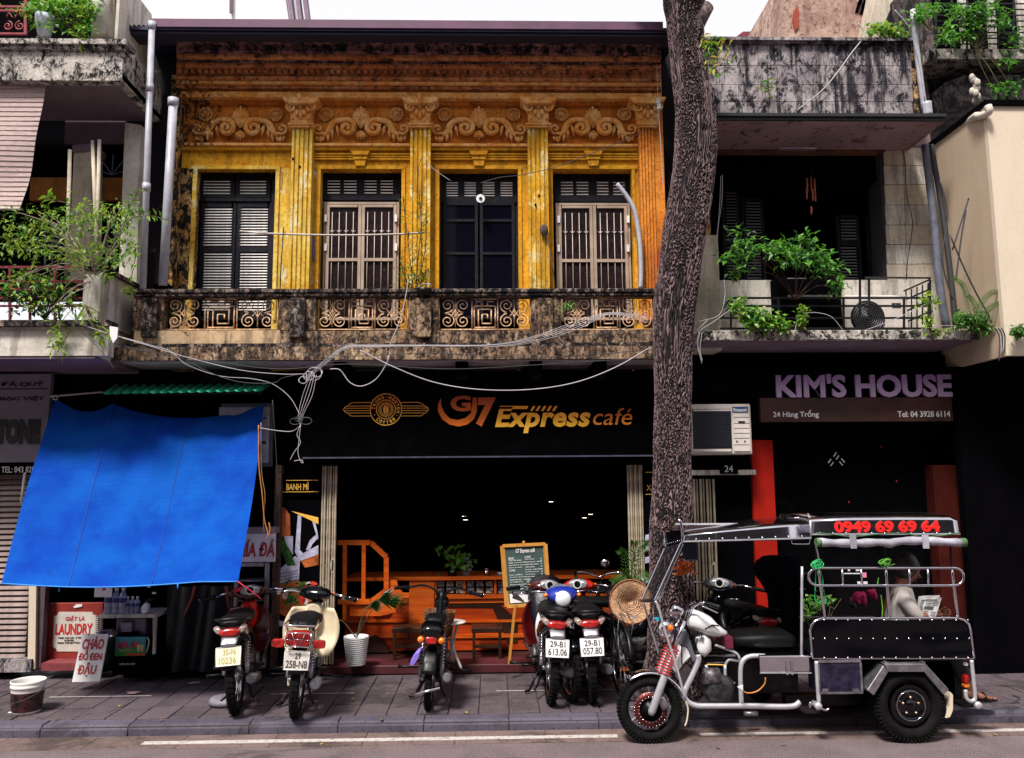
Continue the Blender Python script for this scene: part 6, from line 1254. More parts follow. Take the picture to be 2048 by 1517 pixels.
bk2 = thing('hanging_basket', 'small black wire pot hooked on the balcony coping beside the tall weed', 'plant pot', W(848, 590, 7.5)); c = W(848, 588, 7.52); MB().lathe([(0, -.02), (.05, 0), (.075, .05), (.07, .05), (0, .04)], c, 'z', 14).build('pot', m_blkpl, bk2); MB().tube([(c.x - .07, c.y, c.z + .05), (c.x - .02, c.y, c.z + .10), (c.x + .06, c.y, c.z + .10), (c.x + .08, c.y, c.z + .05)], .003, 4).build('hook', m_wirew, bk2)
plant('grille_weed', 'tiny light green weed sprouting at the last balcony grille before the tree', (1128, 645), [(1135, 612, 8, 5)], 12, .05, .02, m_lfb, 7.5, .03, 3)
plant('grille_fern', 'dark green fern showing behind the first balcony grille', (340, 640), [(338, 610, 10, 18), (345, 625, 8, 12)], 60, .05, .025, m_lf, 7.75, .03, 5)
plant('layered_shrub', 'spreading shrub with layered bright green leaves above the right balcony railing', (1590, 600), [(1480, 480, 18, 22), (1500, 500, 25, 12), (1465, 515, 20, 12), (1545, 495, 30, 10), (1580, 500, 30, 14), (1612, 475, 18, 10), (1635, 510, 25, 15), (1655, 535, 20, 16), (1672, 560, 14, 14), (1600, 520, 40, 12), (1485, 540, 20, 10), (1665, 580, 10, 10)], 330, .085, .042, m_lfb, 7.45, .18, 5, m_wooddk, mm2=m_lfd, droop=.1)
plant('nettle_clump', 'light green nettle-like clump at the left front of the right balcony', (1510, 662), [(1475, 610, 14, 14), (1500, 630, 26, 14), (1545, 640, 20, 14), (1520, 650, 30, 8), (1570, 650, 10, 10)], 270, .058, .040, m_lfb, 7.42, .08, 12, mm2=m_lfy)
plant('small_nettle', 'small upright light green plant alone in the middle of the right balcony edge', (1605, 662), [(1606, 618, 6, 6), (1604, 640, 8, 12)], 40, .05, .032, m_lfy, 7.42, .04, 4, mm2=m_lfb)
plant('rail_climber', 'yellowish climber with a few leaves on the right end of the black railing', (1860, 665), [(1850, 600, 14, 8), (1868, 608, 8, 5), (1855, 640, 8, 15), (1880, 662, 14, 4)], 46, .06, .035, m_lfy, 7.42, .06, 6)
plant('roof_fern_clump', 'dense dark green fern clump between the cream building and the right balcony', (1945, 668), [(1925, 640, 16, 12), (1950, 640, 22, 12), (1965, 655, 20, 8)], 330, .05, .025, m_lf, 7.35, .1, 10, mm2=m_lfb)
plant('edge_bush', 'small green clump under the cream building at the right edge', (2040, 675), [(2038, 662, 14, 8)], 60, .05, .03, m_lf, 7.05, .05, 5)
fr_ = thing('tall_fern', 'feathery fern fronds rising from the clump beside the cream wall', 'plant', W(1955, 650, 7.3))
for pts in (((1952, 650), (1960, 610), (1985, 585), (2018, 590)), ((1948, 650), (1935, 600), (1925, 570), (1905, 555)), ((1955, 650), (1950, 610), (1935, 590)), ((1958, 650), (1975, 620), (2000, 605))):
 P = catmull([W(a, b, 7.2) for a, b in pts], 12); m = MB(); m.tube(P, .003, 4)
 for i in range(6, len(P) - 1):
  for sg in (-1, 1): dd = (P[i + 1] - P[i]).normalized(); leaf(m, P[i], Vector((dd.z * sg, -.2, -dd.x * sg)) + dd * .5, Vector((0, -1, 0)), .055 * (1 - .5 * i / len(P)), .009)
 m.build('frond', m_lf, fr_)
plant('gutter_weed', 'green leafy weed growing behind the coping near the pink gable', (1775, 80), [(1755, 55, 16, 10), (1775, 62, 18, 10), (1795, 70, 14, 8), (1740, 62, 10, 6)], 100, .075, .045, m_lfy, 8.0, .1, 8, mm2=m_lfb)
plant('long_leaf_climber', 'climber with long leaf sprays crossing the top right pipes', (1860, 60), [(1840, 30, 22, 10), (1860, 18, 20, 6), (1815, 38, 14, 5), (1890, 70, 12, 12), (1900, 62, 10, 12)], 90, .085, .040, m_lfb, 7.8, .1, 8)
plant('caged_plants', 'green leafy plants pressed against the iron grille at the top right', (1950, 100), [(1910, 20, 20, 14), (1935, 35, 22, 20), (1960, 30, 22, 20), (1925, 70, 25, 15), (2005, 45, 20, 15), (1975, 12, 20, 10), (2012, 120, 10, 14), (2025, 175, 18, 12), (1995, 180, 14, 8), (2030, 80, 14, 15)], 380, .075, .038, m_lfb, 8.0, .15, 14, mm2=m_lfd)
plant('left_shoot', 'small yellow green shoot at the left end of the yellow house balcony', (258, 590), [(258, 580, 8, 6)], 20, .05, .02, m_lfy, 7.3, .03, 4)
pf = thing('feathery_palm', 'feathery dark green palm standing before the right cafe gate', 'plant', (W(1262, 1330, 7.9).x, 7.9, ZP)); b0 = W(1262, 1230, 7.9)
MB().lathe([(0, 0), (.10, 0), (.13, .24), (.11, .24), (0, .22)], (b0.x, 7.9, ZP + .02), 'z', 18).build('pot', m_blkpl, pf); MB().tube([(b0.x, 7.9, ZP + .2), (b0.x, 7.9, b0.z)], .014, 6).build('stem', m_stem, pf)
for (a, b, c_, d) in ((1248, 1150, 1222, 1165), (1250, 1120, 1238, 1100), (1265, 1110, 1268, 1082), (1275, 1120, 1296, 1090), (1278, 1150, 1300, 1158), (1262, 1160, 1284, 1172), (1254, 1155, 1240, 1172), (1270, 1100, 1310, 1085)):
 P = catmull([b0, W(a, b, 7.85), W(c_, d, 7.8)], 12); m = MB(); m.tube(P, .003, 4)
 for i in range(7, len(P) - 1):
  for sg in (-1, 1): dd = (P[i + 1] - P[i]).normalized(); leaf(m, P[i], Vector((dd.z * sg, -.3, -dd.x * sg)) + dd * .7, Vector((0, -1, 0)), .085 * (1 - .4 * i / len(P)), .010)
 m.build('frond', m_lf, pf)
plant('doorway_plants', 'potted green leaves low in the dark doorway behind the tricycle rails', (1640, 1290), [(1625, 1210, 22, 14), (1650, 1200, 20, 10), (1615, 1225, 14, 10)], 60, .05, .032, m_lf, 7.9, .1, 8, mm2=m_lfb)
random.seed(77)
fo = MB()
for _ in range(46): leaf(fo, W(random.gauss(1366, 9), random.gauss(1130, 8), 6.98), Vector((random.uniform(-1, 1), -.4, random.uniform(-1, .3))), Vector((0, -1, 0)), .05, .03)
fo.tube([W(1366, 1095, 6.98), W(1366, 1150, 6.98)], .004, 5).build('orange_streamer', mat('bright orange paper', (.80, .14, .01), .5, 0, .3, 20), None, 'bright orange paper flowers hanging in front of the tree behind the windscreen frame', 'decoration')
# cables
def cable(pp, Y, lab, m=m_wirew, r=.0031, name='cable', ys=None, grp='cables slung across the shop fronts'):
 return MB().tube(wire(pp, Y, ys=ys), r, 5).build(name, m, None, lab, 'cable', grp)
cable([(192, 565), (128, 600), (150, 640), (210, 665), (300, 692), (380, 716), (480, 740), (560, 748), (610, 748)], 7.1, 'white cable from the left balcony pier sagging down to the coil over the cafe sign')
cable([(235, 672), (300, 690), (340, 702), (375, 730), (440, 752), (500, 757), (545, 768), (580, 795), (600, 830)], 7.15, 'white cable kinked below the balcony and passing over the green awning')
cable([(150, 645), (240, 690), (350, 712), (420, 745), (480, 764), (545, 766), (565, 756), (600, 748)], 7.12, 'darker cable running beside the white ones under the left balcony end', m_wired)
cable([(133, 640), (170, 670), (200, 700), (230, 740)], 7.1, 'short black cable hanging at the corner of the left balcony', m_wired)
for i, (dx, dy) in enumerate(((0, 0), (3, 3), (-3, 5), (6, -2), (2, 7))):
 cable([(612 + dx, 752 + dy), (650 + dx, 720 + dy), (690 + dx, 693 + dy * .6), (740, 690 + i), (850, 690 + i * .5), (985, 689 + i), (1070, 672 + i * 3), (1160, 640 + i * 4), (1220, 625 + i), (1300, 632 + i * 3.2)], 7.38, ('top', 'second', 'middle', 'fourth', 'lowest')[i] + ' white strand of the cable bundle along the balcony edge', r=.0026)
for i, dx in enumerate((-4, 0, 4, 8)):
 cable([(625 + dx, 750), (612 + dx * 1.6, 790), (600 + dx * .8, 830), (600, 850 + i * 3)], 7.3, ('first', 'second', 'third', 'fourth')[i] + ' strand from the left, dropping from the cable coil to the knot', r=.0026)
cable([(600, 852), (594, 870), (601, 885), (588, 905), (580, 920)], 7.3, 'short loose cable end hanging left below the knot'); cable([(601, 850), (598, 880), (596, 905), (601, 922), (606, 926), (603, 920), (588, 922)], 7.3, 'loose cable end curling at the lowest tip below the knot')
cable([(520, 856), (560, 862), (585, 862), (602, 850)], 7.35, 'grey cable running from the grey hanging sign to the knot', m_wirew, .004)
cable([(660, 738), (680, 740), (700, 765), (725, 772), (755, 755), (778, 715), (780, 690), (800, 640), (812, 590), (816, 560)], 7.4, 'white cable looping below the balcony and climbing up to the tall weed', r=.005)
cable([(720, 700), (790, 735), (870, 765), (960, 779), (1060, 779), (1150, 765), (1230, 735), (1300, 695)], 7.3, 'long white cable sagging across the top of the cafe sign to the tree', r=.005)
for i, (pp, lab) in enumerate(((((270, 700), (420, 722), (560, 738), (700, 728), (900, 738), (1100, 728), (1305, 715)), 'dark cable stapled loosely along the underside of the balcony'), (((560, 700), (700, 712), (860, 706), (1060, 716), (1300, 700)), 'second dark cable lying along the balcony edge'), (((545, 800), (552, 900), (556, 1000)), 'dark cable dropping beside the rusty post'), (((1300, 640), (1200, 668), (1100, 672), (1000, 690), (880, 694)), 'thin dark cable among the white bundle near the tree'))): cable(pp, 7.36, lab, m_wired, .0035)
cl = thing('cable_coil', 'small coils of white cable bunched at the left top of the cafe sign', 'cable', W(620, 752, 7.3))
for (x, y, r_) in ((628, 748, 13), (618, 752, 9), (606, 760, 7), (634, 745, 9)):
 q = W(x, y, 7.3); k = 7.3 / F_PX; MB().tube([(q.x + r_ * k * math.cos(a) * 1.2, 7.3 + .01 * math.sin(3 * a), q.z + r_ * k * math.sin(a)) for a in [i * .45 for i in range(14)]], .004, 5, True).build('loop', m_wirew, cl)
kn = thing('cable_knot', 'dark tape-bound knot where the white strands meet left of the emblem', 'cable', W(600, 845, 7.3))
for (x, y, r_) in ((590, 843, 8), (612, 842, 9), (598, 838, 6)):
 q = W(x, y, 7.3); k = 7.3 / F_PX; MB().tube([(q.x + r_ * k * math.cos(a) * 1.3, 7.3, q.z + r_ * k * math.sin(a) * .8) for a in [i * .6 for i in range(11)]], .005, 5, True).build('loop', m_wired, kn)
cable([(480, 462), (520, 466), (570, 468), (650, 470), (720, 470), (800, 468), (850, 465)], 7.75, 'straight white washing line pole across the first two windows', m_bar, .010, 'washing_line')
MB().tube([W(567, 455, 7.72), W(562, 530, 7.72), W(560, 582, 7.70)], .006, 5).build('iron_hook', m_rail, None, 'thin black iron rod holding up the washing line beside the first pilaster', 'rod')
cable([(845, 315), (838, 330), (834, 380)], 8.0, 'thin black wire looped over the second pilaster', m_wired, .004); cable([(845, 317), (870, 340), (902, 362)], 8.0, 'thin pale wire from the second pilaster to the glazed door', m_wirew, .003)
cable([(960, 366), (1000, 355), (1040, 350), (1110, 334), (1180, 308), (1250, 280), (1290, 262)], 8.0, 'thin black wire rising across the last two windows to the right corner', m_wired, .004)
MB().tube([W(1094, 470, 8.0), W(1112, 575, 7.9)], .005, 5).build('leaning_rod', m_wired, None, 'thin black rod leaning on the third pilaster', 'rod')
nst = MB(); nst.ell(W(1088, 460, 8.04), .045, .03, .065, su=10, sv=8); nst.build('nest_like_patch', mat('grey brown clump', (.08, .05, .045), .9, 0, .6, 30, .8), None, 'dark rough clump stuck on the third pilaster', 'clump')
MB().tube(wire([(1234, 368), (1255, 395), (1270, 425), (1279, 480), (1282, 540), (1281, 577)], 8.0), .024, 10).build('curved_conduit', m_pvc, None, 'curved pale grey conduit rising beside the fourth window', 'pipe')
ins = thing('wall_insulator', 'white porcelain cable insulators at the top right corner of the yellow house', 'insulator', W(1315, 215, 7.9))
for (x, y) in ((1312, 108), (1312, 120), (1316, 203), (1318, 214)): q = W(x, y, 7.9); MB().lathe([(0, -.03), (.02, -.03), (.026, -.01), (.014, 0), (.024, .012), (.02, .03), (0, .032)], q, 'z', 10).build('insulator', m_cup, ins)
cable([(1312, 100), (1316, 200), (1322, 300), (1328, 400)], 7.88, 'thin white wire running down the right corner of the yellow house', r=.003)
cable([(1716, 45), (1728, 70), (1700, 110), (1650, 175), (1592, 222)], 7.9, 'white cable drooping down across the block parapet', r=.007); cable([(1790, 20), (1815, 50), (1826, 78), (1838, 120), (1850, 200)], 7.8, 'white cable curving down past the end of the block parapet', r=.005)
cable([(1445, 350), (1444, 400), (1436, 460), (1434, 540)], 7.8, 'white cable hanging in front of the loggia left corner'); cable([(1442, 352), (1438, 430), (1430, 500)], 7.8, 'second thinner white cable hanging at the loggia left corner', r=.003)
for i, pp in enumerate((((1376, 645), (1410, 640), (1440, 628), (1450, 590), (1448, 560)), ((1376, 675), (1400, 655), (1415, 640)), ((1378, 710), (1395, 680), (1402, 660), (1425, 645), (1460, 620)), ((1400, 665), (1396, 690), (1404, 728)), ((1404, 665), (1400, 700), (1405, 722)), ((1398, 660), (1394, 684), (1398, 706)))):
 cable(pp, 7.35, ('upper cable passing from the tree to the right balcony corner', 'short cable between the tree and the right balcony', 'lower cable climbing from the tree to the right balcony rail', 'longest dangling cable end below the right balcony corner', 'middle dangling cable end below the right balcony corner', 'shortest dangling cable end below the right balcony corner')[i])
cable([(1732, 660), (1780, 642), (1830, 620), (1870, 600)], 7.4, 'white cable slanting up over the right balcony front'); cable([(1590, 658), (1598, 636), (1620, 625), (1660, 632), (1686, 660)], 7.42, 'white cable arched over the right balcony edge')
cable([(1842, 658), (1880, 652), (1915, 652), (1935, 658)], 7.4, 'white cable lying on the right end of the right balcony')
for i, pp in enumerate((((1900, 470), (1930, 540), (1960, 600), (1990, 650), (2004, 664)), ((1905, 500), (1935, 405), (1936, 400)), ((1912, 560), (1922, 480), (1932, 420)), ((1880, 360), (1895, 430), (1885, 520), (1905, 600)))):
 cable(pp, 7.35, ('long dark cable slanting down the cream wall to the fern clump', 'dark twig-like cable rising against the cream wall', 'thin dark twig leaning on the cream wall', 'dark cable tangled round the right conduits')[i], m_wired, .008)
for i in range(5): cable([(1990 + i * 3, 655), (1998 + i * 3, 672), (2000 + i * 2, 700), (1998 + i, 722 - i * 6)], 7.15, ('first', 'second', 'third', 'fourth', 'fifth')[i] + ' dangling cable end from the left at the cream building corner', m_bar if i % 2 else m_wired, .005)
pb = MB().pprism([(219, 652), (236, 655), (234, 676), (226, 686), (220, 672)], 7.05, .01); pb.build('plastic_scrap', m_white, None, 'white plastic scrap caught on the cables below the left balcony', 'scrap')
for i, (a, b, c_) in enumerate(((668, 735, 9),)): pass
# motorbikes (local axes: x forward, y left, z up, rear wheel contact at the origin)
def arc_band(m, cx, cz, r, a0, a1, w, th=.006, n=14, y=0, drop=.014):
 """curved mudguard: a rounded channel swept round an arc in the xz plane"""
 rings = []
 for i in range(n + 1):
  a = a0 + (a1 - a0) * i / n; ca, sa = math.cos(a), math.sin(a); sec = []
  for (yy, dr) in ((-w / 2, -drop), (-w * .38, -.003), (-w * .15, 0), (w * .15, 0), (w * .38, -.003), (w / 2, -drop), (w / 2, -drop - th), (w * .36, -th - .004), (0, -th), (-w * .36, -th - .004), (-w / 2, -drop - th)):
   sec.append((cx + (r + dr) * ca, y + yy, cz + (r + dr) * sa))
  rings.append(sec)
 return m.loft(rings, True)
def bike_wheel(P, x, r, w, name='wheel', spokes=True, rimm=None, y=0, cast=0):
 rr = r - w * .95; ty = MB(); prof = []
 for i in range(13):
  a = math.pi * 2 * i / 12; prof.append((r - w * .5 + w * .5 * math.cos(a), w * .5 * math.sin(a) * 1.02))
 ty.lathe(prof, (x, y, r), 'y', 36)
 tread = MB()
 wh = ty.build(name, m_tyre, P)
 n = 40
 for i in range(n):
  a = 2 * math.pi * i / n; M_ = Matrix.Rotation(-a, 3, 'Y')
  for sg in (-1, 1):
   tread.obox(Vector((x, y + sg * w * .2, r)) + M_ @ Vector((r - .001, 0, 0)), .0035, w * .16, r * .045, M_ @ Matrix.Rotation(sg * .35, 3, 'X'))
 tread.build('tread', m_tyre, wh, kind='stuff')
 MB().lathe([(rr + .006, -w * .34), (rr - .006, -w * .36), (rr - .014, -w * .22), (rr - .018, 0), (rr - .014, w * .22), (rr - .006, w * .36), (rr + .006, w * .34)], (x, y, r), 'y', 36).build('rim', rimm or m_chrome, wh)
 MB().lathe([(0, -w * .8), (.02, -w * .8), (.022, -w * .6), (.05, -w * .5), (.052, -w * .3), (.03, -.01), (.03, .01), (.052, w * .3), (.05, w * .6), (.02, w * .7), (0, w * .8)], (x, y, r), 'y', 20).build('hub', m_eng, wh)
 if spokes:
  sp = MB()
  for i in range(28):
   a = 2 * math.pi * i / 28; b = a + (.45 if i % 2 else -.45); sg = 1 if (i // 2) % 2 else -1
   sp.tube([(x + .045 * math.cos(a), y + sg * w * .35, r + .045 * math.sin(a)), (x + (rr - .012) * math.cos(b), y + sg * w * .05, r + (rr - .012) * math.sin(b))], .0016, 4)
  sp.build('spokes', m_steel, wh, kind='stuff')
 for i in range(cast):
  a = 2 * math.pi * i / cast; MB().obox(Vector((x, y, r)) + Matrix.Rotation(-a, 3, 'Y') @ Vector((rr * .55, 0, 0)), rr * .43, w * .18, .018, Matrix.Rotation(-a, 3, 'Y')).build('cast_spoke', m_steel, wh)
 return wh
def shock(P, a, b, r=.018, m=m_chrome, coils=9):
 a, b = Vector(a), Vector(b); d = b - a; q = d.to_track_quat('Z', 'Y'); o = MB(); o.tube([a, b], r * .42, 8); o.tube([a, a + d * .35], r * .8, 10); ob_ = o.build('shock_absorber', m_steel, P)
 sp = MB(); pts = [a + d * (.22 + .7 * i / (coils * 10)) + q @ Vector((math.cos(i * .628) * r, math.sin(i * .628) * r, 0)) for i in range(coils * 10 + 1)]; sp.tube(pts, r * .20, 5); sp.build('spring', m, ob_)
def num_plate(P, c, w, h, lines, tilt, mpl, mink, holder=True):
 """rear facing plate centred at c (faces -x)"""
 c = Vector(c); U = Vector((0, -1, 0)) * w; V = Vector((math.sin(tilt), 0, math.cos(tilt))) * h; N = Vector((-math.cos(tilt), 0, math.sin(tilt)))
 M_ = Matrix((N, U.normalized(), V.normalized())).transposed()
 pl = MB().obox(c, .0025, w / 2, h / 2, M_).build('number_plate', mpl, P, bevel=.002)
 o = c - U / 2 - V / 2 + N * .004
 for (s_, u0, v0, u1, v1) in lines: put_text(s_, (o + U * u0 + V * v0, U * (u1 - u0), V * (v1 - v0), N), mink, pl, .001, .012, name='plate_lettering')
 fr_ = MB()
 for (e, f_) in (((0, 0), (1, 0)), ((1, 0), (1, 1)), ((1, 1), (0, 1)), ((0, 1), (0, 0))): fr_.tube([o - N * .001 + U * e[0] + V * e[1], o - N * .001 + U * f_[0] + V * f_[1]], .003, 4)
 fr_.build('plate_rim', m_plate if mink is m_ink else m_cup, pl)
def mirror(P, base, tip, r=.05):
 b, t_ = Vector(base), Vector(tip); mi = MB().tube(catmull([b, b.lerp(t_, .5) + Vector((.0, .02 * (1 if t_.y > 0 else -1), .01)), t_], 5), .005, 6).build('mirror_stem', m_blkpl, P)
 h = MB().ell(t_ + Vector((0, 0, .03)), .014, r, r * .8).build('mirror_head', m_blkpl, P); MB().lathe([(0, -.016), (r * .62, -.015), (r * .7, -.010)], t_ + Vector((0, 0, .03)), 'x', 16).build('mirror_glass', m_chrome, h)
def underbone(name, label, loc, yaw, lean=0, body=m_blkgl, shield=m_blkgl, shield_in=None, cowl=None, plate=None, mpl=None, mink=None, r=.285, wb=1.08, tail='modern', style='modern', steer=0, mir=(), group='motorbikes parked on the pavement', tailm=None, rack=False, leftlift=0, exh=m_steel):
 P = thing(name, label, 'motorbike', (0, 0, 0), group, local=True); hz = -.13 if style != 'ebike' else -.15; mpl = mpl or m_plate; mink = mink or m_ink; cowl = cowl or body
 bike_wheel(P, 0, r, .075 if style != 'ebike' else .06, 'rear_wheel')
 bike_wheel(P, wb, r, .065 if style != 'ebike' else .055, 'front_wheel')
 MB().tube(catmull([(wb - .26, 0, .86), (wb - .38, 0, .52), (wb - .62, 0, .38), (.30, 0, .42), (.05, 0, .60)], 6), .028, 8).build('frame_tube', m_blkpl, P)
 e = MB(); e.body([(.34, 0, .30, .07, .07), (.40, 0, .30, .10, .10), (.58, 0, .30, .10, .10), (.66, 0, .31, .075, .075), (.78, 0, .33, .055, .055), (.84, 0, .34, .05, .05)], 3); en = e.build('engine', m_eng, P)
 for i in range(5): MB().body([(.68 + i * .03, 0, .325, .068, .068), (.69 + i * .03, 0, .325, .068, .068)], 4).build('cooling_fin', m_eng, en)
 for sg in (-1, 1): MB().lathe([(0, 0), (.075, 0), (.085, .01 * sg), (.082, .028 * sg), (.05, .036 * sg), (0, .036 * sg)], (.48, .095 * sg, .30), 'y', 22).build('engine_cover', m_eng, en)
 MB().tube(catmull([(.80, -.03, .30), (.86, -.07, .22), (.70, -.10, .17), (.40, -.12, .19), (.25, -.125, .21)], 6), .016, 8).build('exhaust_pipe', m_steel, P)
 MB().tube([(.36, -.13, .20), (.30, -.13, .21), (-.12, -.145, .29), (-.17, -.147, .30)], [.022, .040, .044, .030], 14).build('silencer', exh, P)
 for sg in (-1, 1):
  MB().tube([(.40, .065 * sg, .32), (0, .07 * sg, r)], .014, 8).build('swing_arm', m_blkpl if sg < 0 else m_steel, P)
  shock(P, (.02, .092 * sg, r + .02), (.12, .088 * sg, .60), .022)
  MB().tube([(.50, .08 * sg, .22), (.50, .26 * sg, .21), (.50, .33 * sg, .21)], [.009, .010, .016], 8).build('foot_peg', m_blkpl, P)
  MB().tube([(.20, .10 * sg, .34), (.20, .21 * sg, .33)], [.010, .015], 8).build('rear_peg', m_blkpl, P)
 MB().body([(.06, .085, r, .010, .055), (.10, .085, r + .0, .013, .062), (.36, .085, .30, .013, .062), (.42, .085, .30, .010, .05)], 3).build('chain_case', body if style == 'cub' else m_blkpl, P)
 st = MB(); st.tube([(.42, .06, .20), (.34, .15, .012)], .010, 6); st.tube([(.34, .15, .012), (.30, .19, .010)], .012, 6); st.build('side_stand', m_blkpl, P)
 for sg in (-1, 1): MB().tube([(.30, .05 * sg, .20), (.16, .10 * sg, .10), (.08, .13 * sg, .09)], .010, 6).build('centre_stand_leg', m_blkpl, P)
 m = MB(); arc_band(m, 0, r, r + .045, rad(70), rad(158), .115); m.build('rear_mudguard', m_blkpl, P)
 m = MB(); rs = MB().body([(.0, 0, 0, .045, .006), (.16, 0, 0, .060, .007), (.17, 0, 0, .055, .006)], 3); rs.xf(Matrix.Translation((-.19, 0, r + .27)) @ Matrix.Rotation(rad(100), 4, 'Y')); rs.build('mud_flap', m_steel if style == 'modern' else m_blkpl, P)
 m = MB(); arc_band(m, wb, r, r + .035, rad(35), rad(165), .10); m.build('front_mudguard', shield, P)
 hd = Vector((wb - .27, 0, .88 + hz)); ax = Vector((wb, 0, r)); FK = []
 for sg in (-1, 1):
  o = Vector((0, .062 * sg, 0)); MB().tube([ax + o, ax.lerp(hd, .5) + o, hd + o * .6], [.020, .019, .014], 10).build('fork_leg', m_steel, P)
 zt_, zb_ = (.75, .33) if style != 'ebike' else (.70, .40)
 if style != 'ebike':
  m = MB(); rings = []
  for i in range(13):
   t_ = i / 12; z = zt_ + (zb_ - zt_) * t_; hw = (.10 + .125 * math.sin(math.pi * min(1, .15 + t_ * .75)) ** .8) * (1.12 if style == 'cub' else 1); xx = wb - .30 - .02 * t_ - .10 * max(0, t_ - .55) ** 1.2 * 2; sec = []
   for k in range(13):
    u = -1 + 2 * k / 12; back = .10 * abs(u) ** 2 - .03; sec.append((xx - back - .02 * (1 - abs(u)), hw * u, z))
   for k in range(12, -1, -1):
    u = -1 + 2 * k / 12; back = .10 * abs(u) ** 2 - .03; sec.append((xx - back - .02 * (1 - abs(u)) + .018, hw * u * .985, z))
   rings.append(sec)
  m.loft(rings); m.build('leg_shield', shield_in or shield, P)
  MB().body([(wb - .36, 0, .66, .065, .12), (wb - .28, 0, .67, .09, .13), (wb - .19, 0, .69, .07, .10), (wb - .15, 0, .69, .03, .05)], 2.4).build('front_cover', shield, P)
  MB().body([(.30, 0, .47, .075, .06), (.50, 0, .43, .07, .06), (wb - .42, 0, .44, .055, .06), (wb - .34, 0, .50, .05, .09)], 2.6).build('centre_spine', shield_in or body, P)
 if style in ('modern',):
  MB().body([(-.20, 0, .70, .05, .03), (-.17, 0, .70, .085, .05), (-.05, 0, .67, .11, .075), (.15, 0, .60, .125, .10), (.32, 0, .54, .12, .09), (.42, 0, .50, .08, .06)], 2.6).build('side_fairing', body, P)
  tl = MB().body([(-.235, 0, .68, .05, .018), (-.225, 0, .685, .085, .032), (-.18, 0, .69, .095, .038)], 2.4).build('tail_lamp', m_lred, P)
  for sg in (-1, 1): MB().body([(-.222, sg * .085, .70, .022, .018), (-.19, sg * .105, .715, .028, .022), (-.15, sg * .108, .72, .02, .018)], 2.2).build('indicator', mat('clear smoked lens', (.30, .22, .20), .15, 0, .2, 10, coat=.5), P)
  MB().tube(catmull([(.05, .12, .73), (-.10, .13, .77), (-.22, .09, .79), (-.25, 0, .795), (-.22, -.09, .79), (-.10, -.13, .77), (.05, -.12, .73)], 6), .013, 8).build('grab_rail', m_blkpl if tail == 'modern' else m_chrome, P)
  seat = [(-.20, 0, .745, .05, .018), (-.12, 0, .755, .10, .032), (.10, 0, .745, .125, .042), (.30, 0, .725, .125, .045), (.48, 0, .73, .10, .040), (.58, 0, .74, .05, .025)]
  pc = (-.30, 0, .515)
  ph = MB().body([(-.29, 0, .60, .06, .012), (-.20, 0, .645, .07, .020), (-.12, 0, .66, .06, .02)], 3).build('plate_bracket', m_steel, P)
 elif style == 'cub':
  MB().body([(-.10, 0, .60, .06, .05), (.02, 0, .58, .10, .09), (.20, 0, .54, .11, .11), (.36, 0, .50, .10, .10), (.44, 0, .48, .07, .06)], 3).build('side_cover', body, P)
  seat = [(-.12, 0, .735, .06, .015), (-.06, 0, .745, .11, .030), (.15, 0, .745, .135, .045), (.34, 0, .735, .125, .045), (.48, 0, .735, .06, .03)]
  pc = (-.275, 0, .50)
 else:
  MB().body([(-.24, 0, .66, .05, .03), (-.20, 0, .665, .095, .055), (.0, 0, .66, .105, .06), (.16, 0, .64, .08, .045)], 3.2).build('tail_box', m_blkgl, P)
  MB().body([(-.252, 0, .60, .04, .02), (-.245, 0, .60, .045, .028), (-.20, 0, .60, .05, .03)], 4).build('tail_lamp', m_lred, P)
  for sg in (-1, 1): MB().lathe([(0, -.03), (.02, -.028), (.028, -.01), (.024, .03), (0, .03)], (-.22, sg * .085, .60), 'x', 14).build('indicator', m_lor, P)
  seat = [(.02, 0, .70, .05, .02), (.10, 0, .71, .09, .03), (.30, 0, .70, .09, .035), (.42, 0, .69, .04, .02)]; pc = None
  MB().body([(.20, 0, .34, .06, .08), (.30, 0, .34, .09, .12), (.50, 0, .34, .09, .12), (.60, 0, .34, .06, .08)], 4).build('battery_case', m_blkpl, P)
 MB().body(seat, 2.5, 20).build('seat', m_seat, P)
 if rack:
  rk = MB(); rk.tube(catmull([(.10, .11, .76), (-.20, .12, .765), (-.27, .10, .765), (-.28, 0, .765), (-.27, -.10, .765), (-.20, -.12, .765), (.10, -.11, .76)], 5), .008, 8);
  for yy in (-.04, .04): rk.tube([(-.28, yy, .765), (.0, yy, .765)], .006, 6)
  rk.tube([(-.24, .11, .76), (.02, .10, .62)], .007, 6); rk.tube([(-.24, -.11, .76), (.02, -.10, .62)], .007, 6); rk.build('rear_rack', m_chrome, P)
  tb = MB().body([(-.29, 0, .665, .085, .05), (-.275, 0, .665, .10, .06), (-.20, 0, .665, .095, .055), (-.10, 0, .65, .08, .05)], 4).build('tail_lamp', m_lred, P)
  g = MB(); Yz = [(-.10, .715), (.10, .715), (.09, .61), (-.09, .61)]
  for a, b in zip(Yz, Yz[1:] + Yz[:1]): g.tube([(-.31, a[0], a[1]), (-.31, b[0], b[1])], .005, 5)
  for a, b in (((-.05, .71), (-.01, .62)), ((.05, .71), (.01, .62)), ((-.10, .665), (-.05, .66)), ((.10, .665), (.05, .66)), ((-.03, .665), (.03, .665))): g.tube([(-.31, a[0], a[1]), (-.31, b[0], b[1])], .0035, 4)
  g.build('lamp_guard', m_chrome, tb)
  for sg in (-1, 1):
   MB().body([(-.26, sg * .16, .62, .045, .028), (-.24, sg * .16, .62, .05, .032), (-.18, sg * .16, .62, .045, .028)], 4).build('indicator', m_lred, P)
   MB().tube([(-.22, sg * .10, .63), (-.22, sg * .14, .63)], .008, 6).build('indicator_stem', m_chrome, P)
